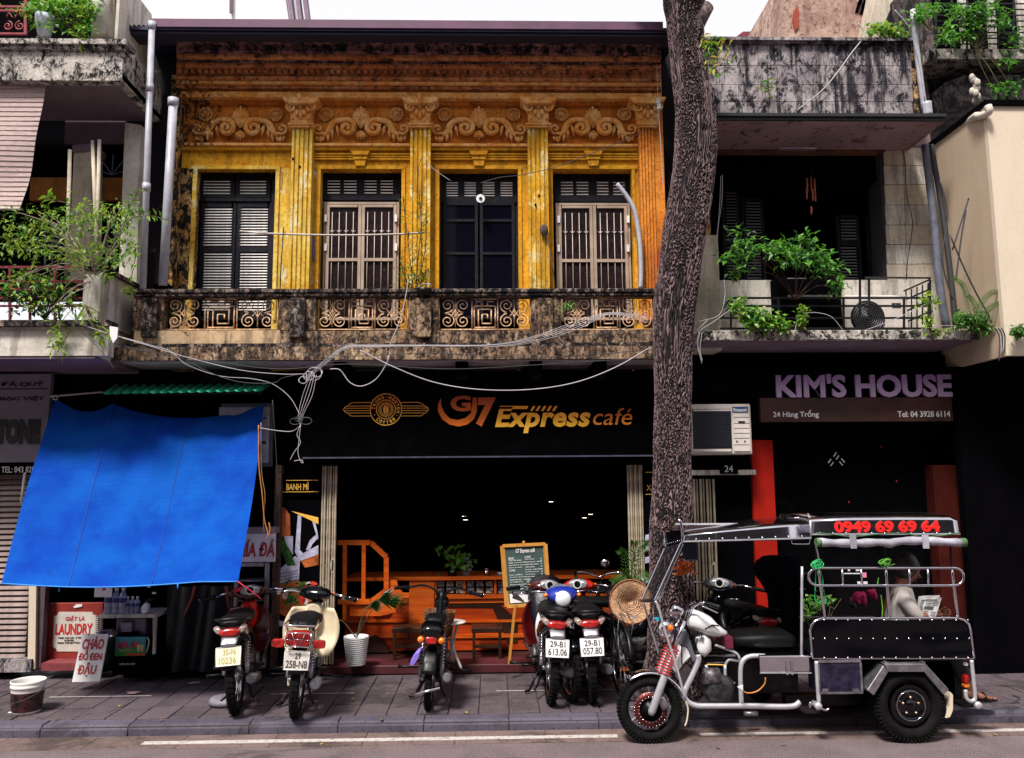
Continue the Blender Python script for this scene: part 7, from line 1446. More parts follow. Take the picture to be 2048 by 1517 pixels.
 if pc and plate: num_plate(P, pc, .19, .14, plate, .28 if style == 'modern' else .12, mpl, mink)
 S = Matrix.Translation(hd) @ Matrix.Rotation(steer, 4, 'Z')
 def sx(mb): return mb.xf(S)
 if style != 'ebike':
  sx(MB().body([(-.10, 0, .10, .06, .03), (-.07, 0, .12, .13, .045), (.0, 0, .12, .15, .06), (.07, 0, .10, .12, .07), (.12, 0, .08, .06, .04)], 2.3)).build('handlebar_cowl', cowl, P)
  if tail != 'plain':
   sp = sx(MB().body([(-.115, 0, .135, .085, .028), (-.095, 0, .15, .095, .034), (-.06, 0, .16, .085, .03)], 2.2)).build('instrument_panel', mat('silver instrument bezel', (.34, .34, .37), .3, .5, .2, 20), P)
   sx(MB().lathe([(0, 0), (.036, 0), (.042, -.004), (.044, .004)], (-.118, .0, .145), 'x', 20)).build('speedometer', m_cup, sp)
   sx(MB().lathe([(0, 0), (.03, 0)], (-.121, .0, .145), 'x', 20)).build('dial', m_blkpl, sp)
  else: sx(MB().body([(-.085, 0, .135, .06, .01), (-.06, 0, .165, .075, .012), (-.02, 0, .18, .07, .01)], 2.5)).build('speedometer', m_glass, P)
  sx(MB().lathe([(0, .02), (.05, .018), (.07, .0), (.072, -.03)], (.12, 0, .08), 'x', 22)).build('headlamp', m_whitep, P)
  zz, yy = .10, .34
  bar = [(-.02, .12, .12), (-.05, .22, .13), (-.11, yy - .03, .115)]
  for sg in (-1, 1): sx(MB().lathe([(0, -.022), (.016, -.018), (.02, 0), (.016, .012), (0, .014)], (-.035 + .10, .15 * sg, .11), 'x', 12)).build('front_indicator', m_lor, P)
 else:
  bar = [(0, .03, .0), (-.01, .05, .12), (-.02, .17, .17), (-.10, .30, .15)]; yy = .33
  sx(MB().body([(-.03, 0, .0, .05, .04), (.02, 0, .02, .07, .07), (.08, 0, .02, .06, .06), (.11, 0, .02, .03, .03)], 2.2)).build('headlamp_pod', m_blkgl, P)
  for sg in (-1, 1): sx(MB().tube(catmull([(a, b * sg, c_) for a, b, c_ in bar], 5), .011, 8)).build('handlebar', m_blkpl, P)
 for sg in (-1, 1):
  if style != 'ebike': sx(MB().tube([(a, b * sg, c_) for a, b, c_ in bar], .010, 8)).build('handlebar', m_chrome, P)
  e0 = Vector((bar[-1][0], bar[-1][1] * sg, bar[-1][2])); d = Vector((-.05, .12 * sg, -.01)); gp_ = sx(MB().tube([e0, e0 + d * .1, e0 + d * .9, e0 + d], [.013, .017, .017, .020], 10)).build('grip', m_blkpl, P)
  sx(MB().tube(catmull([e0 + Vector((.03, -.02 * sg, 0)), e0 + Vector((.055, .04 * sg, 0)), e0 + Vector((.0, .13 * sg, -.005))], 5), .005, 6)).build('brake_lever', m_chrome, P)
  sx(MB().body([(-.02, 0, 0, .018, .018), (.02, 0, 0, .018, .018)], 3).xf(Matrix.Translation(e0))).build('switch_block', m_blkpl if style != 'cub' else m_chrome, P)
 for sg in mir:
  b = S @ Vector((-.03, .20 * sg, .13)); t_ = S @ Vector((-.06, .27 * sg, .30)); mirror(P, b, t_)
 if style == 'modern': MB().tube(catmull([S @ Vector((.02, .08, .10)), Vector((wb - .16, .09, .72)), Vector((wb - .05, .07, .45))], 6), .005, 5).build('brake_hose', m_blkpl, P)
 P.location = loc; P.rotation_euler = (lean, 0, yaw)
 return P, S
def place(rx_, ry_, fx, fy, ln=0):
 """rear contact pixel, direction towards a second ground pixel"""
 a = G(rx_, ry_, ZP); b = G(fx, fy, ZP); return Vector((a.x, a.y, ZP + .001)), math.atan2(b.y - a.y, b.x - a.x)
lo, yw = place(472, 1426, 505, 1370)
P1, S1 = underbone('motorbike', 'black and red motorbike with cream 30-F6 plate, tied to the blue tarp', lo, yw, rad(-3), shield=m_red, shield_in=m_dred, cowl=m_dred, plate=(('30-F6', .28, .56, .80, .90), ('10236', .12, .10, .82, .46)), mpl=m_platey, mink=m_inky, steer=rad(14))
m = MB(); m.tube([(-.10, .08, .17), (-.13, .10, .16), (-.12, .14, .15), (-.08, .12, .17)], .016, 6); m.xf(S1); m.build('cord_knot', mat('pink red cord', (.62, .02, .06)), P1)
lo, yw = place(590, 1434, 618, 1372)
P2, S2 = underbone('motorbike', 'old cream step-through scooter with chrome rack and 258 plate beside the red black one', lo, yw, rad(4), body=m_creamp, shield=m_creamp, cowl=m_blkgl, style='cub', tail='plain', rack=True, plate=(('29', .42, .58, .66, .92), ('258-N8', .08, .10, .94, .50)), mpl=mat('off white number plate', (.62, .58, .54), .5, 0, .08, 12, dust=.2), steer=rad(-14), r=.28, exh=mat('grey white silencer', (.42, .42, .46), .5, .3, .3, 14))
lo, yw = place(856, 1418, 872, 1366)
P3, S3 = underbone('electric_bike', 'small black electric bike with wicker basket and orange lamps standing alone before the cafe', lo, yw, rad(4), style='ebike', r=.235, wb=1.02, steer=rad(-10), plate=None)
P3['category'] = 'electric bike'
m_wick = mat('dark wicker', (.16, .075, .03), .7, 0, .6, 60, .4)
bk_ = MB();
for i in range(12):
 z = -.16 + i * .02; s_ = .80 + .012 * i; c4 = [(.10, -.13 * s_, z), (.10, .13 * s_, z), (.30 * s_ + .03, .13 * s_, z), (.30 * s_ + .03, -.13 * s_, z)]
 for a, b in zip(c4, c4[1:] + c4[:1]): bk_.tube([a, b], .0055, 5)
bk_.xf(S3 @ Matrix.Translation((-.02, .05, -.15))); B3 = bk_.build('wicker_basket', m_wick, P3)
b2 = MB()
for i in range(9):
 y_ = -.12 + i * .03; b2.tube([(.10, y_ * .85, -.17), (.10, y_, .07)], .004, 4); b2.tube([(.29, y_ * .85, -.17), (.33, y_, .07)], .004, 4)
for i in range(6): x_ = .11 + i * .035; b2.tube([(x_, -.11, -.17), (x_, -.13, .07)], .004, 4); b2.tube([(x_, .11, -.17), (x_, .13, .07)], .004, 4)
b2.xf(S3 @ Matrix.Translation((-.02, .05, -.15))); b2.build('basket_stakes', m_wick, B3, kind='stuff')
pm2 = MB().body([(-.10, 0, 0, .02, .06), (0, 0, 0, .024, .09), (.10, 0, 0, .02, .06)], 2); pm2.xf(Matrix.Translation((-.02, .13, .42)) @ Matrix.Rotation(.5, 4, 'X')); pm2.build('helmet_like_pad', mat('lilac plastic', (.22, .16, .62), .4, 0, .15, 10), P3)
MB().tube([(-.26, -.10, .24), (-.25, .12, .17)], .011, 8).build('rear_bar', m_chrome, P3)
lo, yw = place(1100, 1407, 1082, 1360)
P4_, S4 = underbone('motorbike', 'dark motorbike with white 29-B1 613.06 plate beside the menu easel', lo, yw, rad(4), shield=m_dred, cowl=m_dred, plate=(('29-B1', .18, .56, .84, .90), ('613.06', .10, .10, .92, .48)), steer=rad(12))
jk = MB().body([(.62, 0, .50, .07, .10), (.68, 0, .62, .13, .16), (.80, 0, .74, .17, .20), (.90, 0, .84, .17, .14), (.98, 0, .86, .10, .08)], 2.3); jk.build('draped_raincoat', m_sack, P4_)
lo, yw = place(1184, 1404, 1166, 1352)
P5, S5 = underbone('motorbike', 'red and black motorbike with 29-B1 057.80 plate and one raised mirror', lo, yw, rad(-2), shield=m_red, cowl=m_red, plate=(('29-B1', .18, .56, .84, .90), ('057.80', .10, .10, .92, .48)), steer=rad(-12), mir=(-1,))
a = G(1128, 1352, ZP)
P6, S6 = underbone('motorbike', 'blue and white motorbike facing the street between the two plated bikes', Vector((.50, 8.12, ZP)), rad(-80.5), 0, body=m_whitep, shield=m_blkgl, shield_in=m_whitep, cowl=m_blue, steer=rad(-6), wb=.97)
lo = G(1215, 1385, ZP)
P7, S7 = underbone('motorbike', 'dark motorbike seen from the side behind the red one, half hidden by the bicycle', Vector((lo.x - .25, 7.75, ZP)), rad(14), 0, body=m_blkgl, shield=m_blkgl)
P8, S8 = underbone('motorbike', 'black motorbike with large round white speedometer behind the tricycle fuel tank', Vector((G(1490, 1380, ZP).x, 7.1, ZP)), rad(98), rad(3), shield=m_blkgl, cowl=mat('grey black cowl', (.05, .05, .06), .35, 0, .2, 8), steer=rad(-22), mir=())
def bicycle():
 P = thing('bicycle', 'old dark bicycle parked end-on by the tree with a wire basket and conical hat', 'bicycle', (0, 0, 0), local=True); r = .31; wb = 1.02
 for nm, x in (('rear_wheel', 0), ('front_wheel', wb)): bike_wheel(P, x, r, .034, nm)
 f = [((.42, 0, .30), (.30, 0, .78)), ((.42, 0, .30), (.86, 0, .62)), ((.32, 0, .70), (.84, 0, .72)), ((0, .03, r), (.42, .02, .30)), ((0, -.03, r), (.42, -.02, .30)), ((0, .03, r), (.31, .01, .72)), ((0, -.03, r), (.31, -.01, .72)), ((.86, 0, .60), (.83, 0, .86)), ((wb, .04, r), (.88, .03, .62)), ((wb, -.04, r), (.88, -.03, .62))]
 for a, b in f: MB().tube([a, b], .011 if abs(a[1]) > 0 else .015, 8).build('frame_tube', m_blkpl, P)
 MB().body([(.16, 0, .84, .09, .02), (.24, 0, .85, .085, .03), (.36, 0, .85, .03, .02), (.42, 0, .84, .015, .012)], 2.3).build('saddle', m_seat, P)
 for sg in (-1, 1): MB().tube(catmull([(.83, .0, .92), (.84, .12 * sg, .96), (.80, .24 * sg, .97), (.66, .27 * sg, .94)], 5), .010, 8).build('handlebar', m_chrome, P); MB().tube([(.72, .262 * sg, .955), (.60, .275 * sg, .93)], .015, 8).build('grip', m_blkpl, P)
 for x in (0, wb): m = MB(); arc_band(m, x, r, r + .025, rad(30), rad(170), .05); m.build('mudguard', m_blkpl, P)
 MB().lathe([(.075, -.004), (.09, -.004), (.09, .004), (.075, .004)], (.42, -.05, .30), 'y', 22).build('chainring', m_steel, P); MB().tube([(.42, -.06, .30), (.36, -.08, .15)], .008, 6).build('crank', m_steel, P); MB().box(.31, .41, -.16, -.08, .14, .16).build('pedal', m_lor, P)
 rk = MB(); [rk.tube([(-.2, y_, .70), (.25, y_, .70)], .006, 6) for y_ in (-.07, 0, .07)]; rk.tube([(-.15, .07, .70), (0, .05, r)], .005, 5); rk.tube([(-.15, -.07, .70), (0, -.05, r)], .005, 5); rk.build('carrier', m_steel, P)
 bk3 = MB()
 for i in range(7): z = .62 + i * .035; s_ = .9 + i * .02; c4 = [(.92, -.15 * s_, z), (.92, .15 * s_, z), (1.14, .15 * s_, z), (1.14, -.15 * s_, z)]; [bk3.tube([a, b], .003, 4) for a, b in zip(c4, c4[1:] + c4[:1])]
 for i in range(9): y_ = -.14 + i * .035; bk3.tube([(.92, y_, .62), (.92, y_ * 1.1, .84)], .003, 4); bk3.tube([(1.14, y_, .62), (1.14, y_ * 1.1, .84)], .003, 4)
 bk3.build('wire_basket', m_blkpl, P, kind='stuff')
 m = MB(); arc_band(m, 0, r, r + .03, rad(60), rad(80), .05)
 return P
BI = bicycle(); a = G(1242, 1392, ZP); BI.location = (a.x, a.y, ZP); BI.rotation_euler = (rad(2), 0, rad(97))
def hat():
 c = W(1262, 1203, 7.35); n = Vector((-.12, -1, .16)).normalized(); P = thing('conical_hat', 'woven conical palm hat hanging open side out on the bicycle handlebar', 'hat', c)
 q = n.to_track_quat('Z', 'Y').to_matrix().to_4x4(); mm = mat('woven palm leaf', (.42, .24, .13), .7, 0, .4, 40, .4); M_ = Matrix.Translation(c) @ q
 m = MB().lathe([(0, -.15), (.04, -.12), (.19, .0), (.193, .004), (.188, .006), (.04, -.112), (0, -.135)], (0, 0, 0), 'z', 36); m.xf(M_); m.build('cone', mm, P)
 for i in range(9): r_ = .035 + i * .0185; MB().tube([(r_ * math.cos(a), r_ * math.sin(a), -.128 + r_ * .67) for a in [k * .2618 for k in range(24)]], .0028, 4, True).xf(M_).build('hoop', mat('dark rattan hoop', (.16, .07, .035), .6), P)
 MB().tube([(.19 * math.cos(a), .19 * math.sin(a), .003) for a in [k * .2094 for k in range(30)]], .006, 5, True).xf(M_).build('rim_hoop', mat('red brown rattan rim', (.30, .08, .035), .5), P)
 MB().tube(catmull([M_ @ Vector((-.12, .0, -.04)), M_ @ Vector((-.05, -.09, .05)), M_ @ Vector((.12, -.02, -.04))], 6), .003, 4).build('chin_cord', m_wired, P)
hat()
sb = thing('stand_base', 'low grey concrete parasol base on the pavement behind the red black motorbike', 'base', G(450, 1408, ZP)); c = G(450, 1408, ZP); c.z = ZP + .003
MB().lathe([(0, 0), (.13, 0), (.135, .03), (.12, .055), (.03, .06), (0, .06)], c, 'z', 28).build('disc', mat('grey cast concrete', (.16, .15, .18), .6, 0, .3, 20), sb)
# motor tricycle taxi
YN, YFAR = 6.22, 6.92; YM = (YN + YFAR) / 2
T = thing('motor_tricycle', 'black and chrome three-wheeled passenger tricycle with red phone number on its roof', 'motor tricycle', (W(1600, 1490, YN).x, YM, 0))
w_ = lambda a, b, y=YN: W(a, b, y)
m_black2 = mat('black painted sheet', (.0015, .0015, .003), .25, 0, .2, 6, spec=.25); m_bluish = mat('scratched blue black sheet', (.035, .03, .07), .35, .6, .5, 14, .3, dust=.1)
c = W(1299, 1416, 6.34); rw = c.z; P = T
def tri_wheel(c, r, w, name, cast, rim_r):
 ty = MB(); prof = [(r - w * .42 + w * .42 * math.cos(a), w * .5 * math.sin(a) * 1.1) for a in [2 * math.pi * i / 14 for i in range(15)]]
 ty.lathe(prof, c, 'y', 48); wh = ty.build(name, m_tyre, T); tr_ = MB()
 for i in range(54):
  a = 2 * math.pi * i / 54; M_ = Matrix.Rotation(-a, 3, 'Y')
  for sg in (-1, 1): tr_.obox(c + M_ @ Vector((r - .002, 0, 0)) + Vector((0, sg * w * .22, 0)), .006, w * .20, r * .035, M_ @ Matrix.Rotation(sg * .3, 3, 'X')); tr_.obox(c + M_ @ Vector((r - .022, 0, 0)) + Vector((0, sg * w * .45, 0)), .016, .004, r * .03, M_)
 tr_.build('tread_blocks', m_tyre, wh, kind='stuff'); return wh
wf_ = tri_wheel(c, c.z - .004, .10, 'front_wheel', 10, .2)
rr = .205; MB().lathe([(rr + .006, -.042), (rr - .004, -.046), (rr - .016, -.040), (rr - .022, -.02), (rr - .022, .02), (rr - .004, .046), (rr + .006, .042)], c, 'y', 48).build('rim', m_chrome, wf_)
for i in range(10):
 a = 2 * math.pi * i / 10; M_ = Matrix.Rotation(-a, 3, 'Y'); MB().obox(c + M_ @ Vector((.150, 0, 0)), .045, .012, .016, M_).build('cast_spoke', m_steel, wf_, bevel=.003)
MB().lathe([(0, -.05), (.03, -.05), (.035, -.035), (.10, -.03), (.105, -.02), (.105, .02), (0, .02)], c, 'y', 32).build('hub', m_blkpl, wf_)
br = MB().lathe([(.085, -.052), (.132, -.052), (.132, -.047), (.085, -.047)], c, 'y', 40).build('brake_disc', mat('dark red brake disc', (.10, .015, .012), .35, .5, .3, 20), wf_)
hm = MB().lathe([(0, -.003), (.0045, -.003), (.0045, .0)], (0, 0, 0), 'y', 6).mesh('disc_bolt', m_chrome)
for k, rd in ((30, .127), (22, .092)):
 for i in range(k): a = 2 * math.pi * i / k; piece('disc_bolt', hm, wf_, (c.x + rd * math.cos(a), c.y - .053, c.z + rd * math.sin(a)))
MB().body([(-.03, 0, 0, .02, .045), (.0, 0, 0, .024, .055), (.03, 0, 0, .02, .045)], 3).xf(Matrix.Translation((c.x + .09, c.y - .06, c.z + .055)) @ Matrix.Rotation(-.5, 4, 'Y')).build('brake_caliper', m_steel, T)
for sg in (-1, 1):
 yy = c.y + sg * .085; lo_ = Vector((c.x + .002, yy, c.z)); md = Vector((W(1338, 1297, 6.4).x, yy, W(1338, 1297, 6.4).z)); up = Vector((W(1360, 1235, 6.4).x, yy, W(1360, 1235, 6.4).z))
 MB().tube([lo_ + (lo_ - md).normalized() * .03, lo_, lo_.lerp(md, .7), md], [.018, .030, .028, .022], 12).build('fork_slider', m_tube, T)
 MB().tube([md, up], .016, 10).build('fork_tube', m_chrome, T)
 sp = MB(); a0_, b0_ = lo_.lerp(md, .62), lo_.lerp(md, 1.08); d = b0_ - a0_; q = d.to_track_quat('Z', 'Y'); sp.tube([a0_ + d * (i / 120) + q @ Vector((math.cos(i * .48) * .036, math.sin(i * .48) * .036, 0)) for i in range(121)], .0048, 6); sp.build('red_coil_spring', m_red, T)
m = MB(); arc_band(m, c.x, c.z, c.z + .035, rad(12), rad(125), .13, n=20, y=c.y); m.build('front_mudguard', m_chrome, T)
for yy, nm in ((YN + .0, 'rear_wheel'), (YFAR - .08, 'rear_wheel')):
 q0 = W(1822, 1424, YN); cc = Vector((q0.x, yy + .05, .272)); wh = tri_wheel(cc, .268, .13, nm, 0, .1)
 MB().lathe([(0, -.062), (.03, -.066), (.035, -.05), (.085, -.045), (.095, -.055), (.105, -.06), (.108, -.05), (.135, -.045), (.15, -.05)], cc, 'y', 40).build('steel_rim', m_blkgl, wh)
 MB().tube([(cc.x + .108 * math.cos(a), cc.y - .058, cc.z + .108 * math.sin(a)) for a in [2 * math.pi * k / 40 for k in range(40)]], .003, 5, True).build('rim_edge', m_chrome, wh)
 for i in range(5): a = 2 * math.pi * i / 5 + .3; MB().lathe([(0, -.014), (.009, -.012), (.010, 0)], (cc.x + .062 * math.cos(a), cc.y - .050, cc.z + .062 * math.sin(a)), 'y', 6).build('wheel_nut', mat('brassy nut', (.6, .35, .25), .35, .8, .2, 9), wh)
def tb(pp, y, r, mm=m_tube, name='frame_tube', n=6, par=None): return MB().tube(catmull([w_(a, b, y) for a, b in pp], n), r, 12).build(name, mm, par or T)
for y in (6.30, 6.62):
 tb([(1396, 1310), (1397, 1322), (1386, 1348), (1369, 1385), (1374, 1402), (1392, 1411), (1420, 1412), (1500, 1412), (1580, 1413), (1600, 1404)], y, .021)
 tb([(1483, 1411), (1481, 1360), (1482, 1332), (1489, 1318), (1504, 1312), (1530, 1312)], y + .01, .018)
tb([(1633, 1322), (1635, 1360), (1638, 1406)], YN, .016, name='corner_post'); tb([(1604, 1133), (1603, 1310)], YN + .05, .010, name='thin_post')
for (x, y_) in ((1637, 1413), (1957, 1411)):
 q = w_(x, y_, YN - .02); MB().lathe([(0, -.012), (.024, -.012), (.028, 0), (.020, .10), (0, .10)], q, 'y', 20).build('tube_end_cap', m_tube, T)
tb([(1620, 1407), (1630, 1411), (1650, 1420), (1658, 1417)], YN - .01, .008, m_chrome, 'wing_nut'); MB().ell(w_(1620, 1410, YN - .01), .010, .01, .024).build('wing_tip', m_chrome, T)
MB().box(w_(1600, 1400).x, w_(1952, 1400).x, YN + .30, YFAR - .30, .20, .28).build('chassis', m_blkpl, T)
MB().box(w_(1730, 1330).x, w_(1930, 1330).x, YN + .16, YFAR - .16, .28, .62).build('under_body', m_black2, T)
MB().tube([Vector((W(1822, 1424, YN).x, YN, .272)), Vector((W(1822, 1424, YN).x, YFAR, .272))], .03, 10).build('axle', m_blkpl, T)
e = MB(); e.body([(0, 0, 0, .10, .05), (.03, 0, .0, .13, .10), (.16, 0, 0, .13, .11), (.22, 0, .0, .10, .06)], 4); o0 = w_(1405, 1372, 6.42); e.xf(Matrix.Translation(o0)); en = e.build('engine', mat('dark oily alloy', (.05, .048, .052), .45, .6, .5, 20, .3), T)
for i in range(7): MB().obox(w_(1426, 1300 + i * 7, 6.45), .075, .075, .004).build('cooling_fin', m_eng if i % 2 else m_blkpl, en)
MB().obox(w_(1426, 1320, 6.45), .05, .05, .09).build('cylinder', m_blkpl, en)
MB().body([(-.06, 0, 0, .06, .06), (.06, 0, 0, .06, .06)], 2.2).xf(Matrix.Translation(w_(1422, 1352, 6.33))).build('engine_cover', m_eng, en)
for pp, r in ((((1417, 1385), (1430, 1391), (1450, 1390), (1468, 1384)), .007), (((1412, 1330), (1420, 1360), (1432, 1388)), .012), (((1450, 1330), (1451, 1385)), .012), (((1405, 1345), (1440, 1360), (1470, 1366)), .006), (((1430, 1290), (1470, 1305), (1480, 1318)), .010)): tb(pp, 6.34, r, m_tube, 'pedal_linkage')
tb([(1433, 1311), (1470, 1311)], 6.4, .011, m_tube, 'cross_tube'); tb([(1414, 1329), (1452, 1330)], 6.36, .005, m_gold, 'brass_pipe'); tb([(1450, 1330), (1458, 1320), (1476, 1322), (1490, 1324)], 6.38, .011, m_tube, 'cross_tube')
tb([(1480, 1378), (1495, 1386), (1515, 1382), (1529, 1368), (1531, 1355)], YN - .01, .005, mat('orange cable', (.45, .17, .03)), 'orange_wire')
MB().pprism([(1475, 1374), (1486, 1370), (1486, 1382)], YN - .02, .01).build('white_tag', m_white, T)
st = MB().body([(w_(1478, 1290).x, YM, w_(1478, 1296).z, .05, .02), (w_(1490, 1290).x, YM, w_(1490, 1294).z, .16, .05), (w_(1545, 1290).x, YM, w_(1545, 1292).z, .19, .065), (w_(1600, 1290).x, YM, w_(1600, 1292).z, .19, .06), (w_(1612, 1290).x, YM, w_(1612, 1294).z, .15, .04)], 3.2, 24); st.build('driver_seat', m_seat, T)
MB().box(w_(1458, 1290).x, w_(1474, 1290).x, YN + .10, YFAR - .2, w_(1465, 1303).z, w_(1465, 1280).z).build('maroon_box', mat('maroon box', (.12, .01, .035), .5, 0, .2, 20), T)
bb = MB().box(w_(1522, 1330).x, w_(1622, 1330).x, YN + .02, YN + .28, w_(1570, 1346).z, w_(1570, 1313).z).build('chrome_tool_box', m_chrome, T, bevel=.006)
for y_ in (1313, 1346): MB().bar(w_(1520, y_, YN + .012), w_(1623, y_, YN + .012), .006).build('box_edge', m_tube, bb)
for x in (1572, 1582): MB().pbox(x, 1322, x + 5, 1350, YN + .01, .008).build('latch_strap', m_steel, bb)
MB().box(w_(1480, 1350).x, w_(1625, 1350).x, YN + .30, YFAR - .1, .30, .62).build('gearbox_cover', m_black2, T)
def tank():
 m = MB(); secs = [(1373, 1243, 8), (1378, 1238, 17), (1390, 1240, 20), (1405, 1246, 21), (1420, 1252, 19), (1432, 1259, 13), (1446, 1264, 7), (1453, 1265, 3)]
 hw = (.05, .10, .125, .13, .12, .10, .07, .03); rings = []
 for (x, y, h), wd in zip(secs, hw): q = w_(x, y, 6.42); rings.append((q.x, 6.42, q.z, wd, h * 6.42 / F_PX))
 m.body(rings, 2.5, 24); t_ = m.build('fuel_tank', m_whitep, T)
 pts = [w_(a, b, 6.42 - .125) for a, b in ((1410, 1258), (1425, 1250), (1437, 1252))]; MB().tube(pts, .006, 6).build('tank_recess', m_blkpl, t_)
 fr_ = pframe(1380, 1256, 1406, 1268, 6.31); put_text('WAVE', ((fr_[0]), Vector(fr_[1]) + Vector((0, 0, -.035)), fr_[2], (0, -1, 0)), m_ink, t_, .02, 0, .3, name='tank_lettering')
tank()
MB().pprism([(1362, 1291), (1376, 1291), (1386, 1302), (1385, 1312), (1370, 1326), (1356, 1345), (1349, 1346), (1352, 1318)], 6.33, .18).build('front_side_panel', m_whitep, T, bevel=.01)
MB().pprism([(1358, 1262), (1372, 1258), (1384, 1290), (1394, 1320), (1388, 1328), (1374, 1296), (1360, 1290)], 6.32, .20).build('head_tube_cover', mat('slate grey plastic', (.10, .10, .13), .4, 0, .2, 9), T, bevel=.01)
MB().body([(-.03, 0, 0, .03, .06), (.03, 0, 0, .05, .09), (.08, 0, 0, .03, .05)], 2.4).xf(Matrix.Translation(w_(1400, 1290, 6.36))).build('carburettor_cover', m_whitep, T)
MB().pprism([(1356, 1350), (1376, 1330), (1386, 1340), (1378, 1370), (1366, 1378)], 6.52, .04).build('radiator_panel', m_steel, T)
hb = lambda pp, y, r, mm, nm: MB().tube(catmull([w_(a, b, yy) for (a, b), yy in zip(pp, y)], 6), r, 10).build(nm, mm, T)
hb([(1372, 1240), (1380, 1226), (1388, 1212), (1398, 1206), (1410, 1206)], (6.40, 6.34, 6.28, 6.22, 6.18), .012, m_chrome, 'handlebar'); hb([(1410, 1206), (1425, 1210), (1440, 1215)], (6.18, 6.14, 6.10), .018, m_blkpl, 'grip')
hb([(1372, 1240), (1372, 1222), (1378, 1210), (1392, 1204)], (6.46, 6.55, 6.62, 6.68), .012, m_chrome, 'handlebar'); hb([(1392, 1204), (1412, 1208)], (6.68, 6.74), .018, m_blkpl, 'grip')
hb([(1404, 1212), (1420, 1219), (1436, 1226)], (6.15, 6.13, 6.11), .006, m_chrome, 'brake_lever')
q = w_(1352, 1222, 6.42); MB().lathe([(0, -.06), (.05, -.055), (.065, -.02), (.062, .03), (.03, .05), (0, .05)], (0, 0, 0), 'x', 20).xf(Matrix.Translation(q) @ Matrix.Rotation(.5, 4, 'Y')).build('instrument_pod', m_chrome, T)
MB().lathe([(0, -.05), (.06, -.045), (.085, 0), (.075, .05), (.03, .09), (0, .09)], (0, 0, 0), 'x', 22).xf(Matrix.Translation(w_(1326, 1255, 6.42)) @ Matrix.Rotation(.25, 4, 'Y')).build('headlamp', m_chrome, T)
MB().ell(w_(1341, 1256, 6.27), .022, .022, .028).build('orange_indicator', m_lor, T); MB().pprism([(1307, 1236), (1320, 1235), (1318, 1244), (1312, 1240)], 6.3, .02).build('cyan_sticker', mat('cyan sticker', (.02, .35, .50), .4), T)
for pp in (((1355, 1230), (1364, 1245), (1380, 1262), (1392, 1300)), ((1348, 1235), (1352, 1260), (1362, 1275), (1364, 1330)), ((1378, 1215), (1372, 1245), (1386, 1275), (1400, 1315))): tb(pp, 6.33, .005, m_blkpl, 'control_cable')
def rb(a, b, ya, yb, wd=.022, mm=m_chrome, nm='windscreen_rail'): MB().bar(W(*a, ya), W(*b, yb), wd).build(nm, mm, T, bevel=.004)
rb((1310, 1201), (1363, 1086), YN, YN); rb((1318, 1201), (1367, 1088), YN + .04, YN + .04, .012); rb((1284, 1200), (1330, 1096), 6.80, 6.80, .016); rb((1280, 1202), (1313, 1201), 6.80, YN, .028)
tb([(1311, 1202), (1318, 1218), (1330, 1262), (1352, 1330), (1371, 1401)], YN, .009, m_tube, 'windscreen_stay'); tb([(1287, 1205), (1300, 1250), (1319, 1312)], 6.78, .009, m_tube, 'windscreen_stay'); tb([(1371, 1401), (1376, 1418), (1374, 1440), (1370, 1452)], YN, .006, m_cream, 'hanging_strap')
gq = [W(1310, 1199, YN), W(1363, 1088, YN), W(1330, 1096, 6.80), W(1284, 1199, 6.80)]; t = NT('tinted windscreen'); t.col((.02, .02, .025)); t.set(Roughness=.05, Transmission_Weight=.0, Alpha=.45); MB().add([gq[0], gq[1], gq[2], gq[3]] + [p + Vector((.004, 0, 0)) for p in gq], [(0, 1, 2, 3), (7, 6, 5, 4), (0, 4, 5, 1), (1, 5, 6, 2), (2, 6, 7, 3), (3, 7, 4, 0)]).build('windscreen', t.m, T)
hq = [W(1363, 1086, YN + .01), W(1361, 1060, YN + .01), W(1331, 1064, 6.78), W(1331, 1094, 6.78)]; hp = MB().add(hq + [p + Vector((.03, 0, 0)) for p in hq], [(0, 1, 2, 3), (7, 6, 5, 4), (0, 4, 5, 1), (1, 5, 6, 2), (2, 6, 7, 3), (3, 7, 4, 0)]).build('front_header_panel', m_black2, T)
for i in range(8): p = hq[0].lerp(hq[3], (i + .5) / 8) + Vector((-.006, 0, .02)); MB().ell(p, .005, .005, .005, su=6, sv=4).build('rivet', m_chrome, hp)
MB().tube(catmull([W(1331, 1094, 6.78), W(1331, 1062, 6.78), W(1345, 1048, 6.5), W(1355, 1040, YN + .04), W(1362, 1046, YN), W(1365, 1075, YN), W(1364, 1086, YN)], 6), .011, 10).build('front_hoop', m_chrome, T)
MB().obox(W(1380, 1102, 6.5), .05, .06, .07).build('black_speaker_box', mat('blue black box', (.008, .010, .04), .4), T, bevel=.01)
def arch_roof(stations, name, mm, n=22, th=.012):
 m = MB(); rings = []
 for (px_, yl, yt) in stations:
  q = W(px_, yl, YN); zt2 = W(px_, yt, YM).z; z0 = q.z; hw = (YFAR - YN) / 2; sec = []
  H_ = zt2 - z0; R_ = H_ * .28; hs = hw - .12 * H_ * .72; arc = [(hw, z0), (hw - .0004, z0 + H_ * .03), (hs + .0006, z0 + H_ * .68)] + [(hs - R_ * 2.6 * (1 - math.cos(a)), z0 + H_ * .72 + R_ * math.sin(a)) for a in [math.pi / 2 * i / 8 for i in range(9)]] + [(hw * .3, z0 + H_ + .006)]
  full = arc + [(-y_, z_) for y_, z_ in reversed(arc)]
  sec = [(q.x, YM - y_, z_) for y_, z_ in full] + [(q.x, YM - y_ * (1 - th / hw), z_ - th) for y_, z_ in reversed(full)]
  rings.append(sec)
 return m.loft(rings).build(name, mm, T)
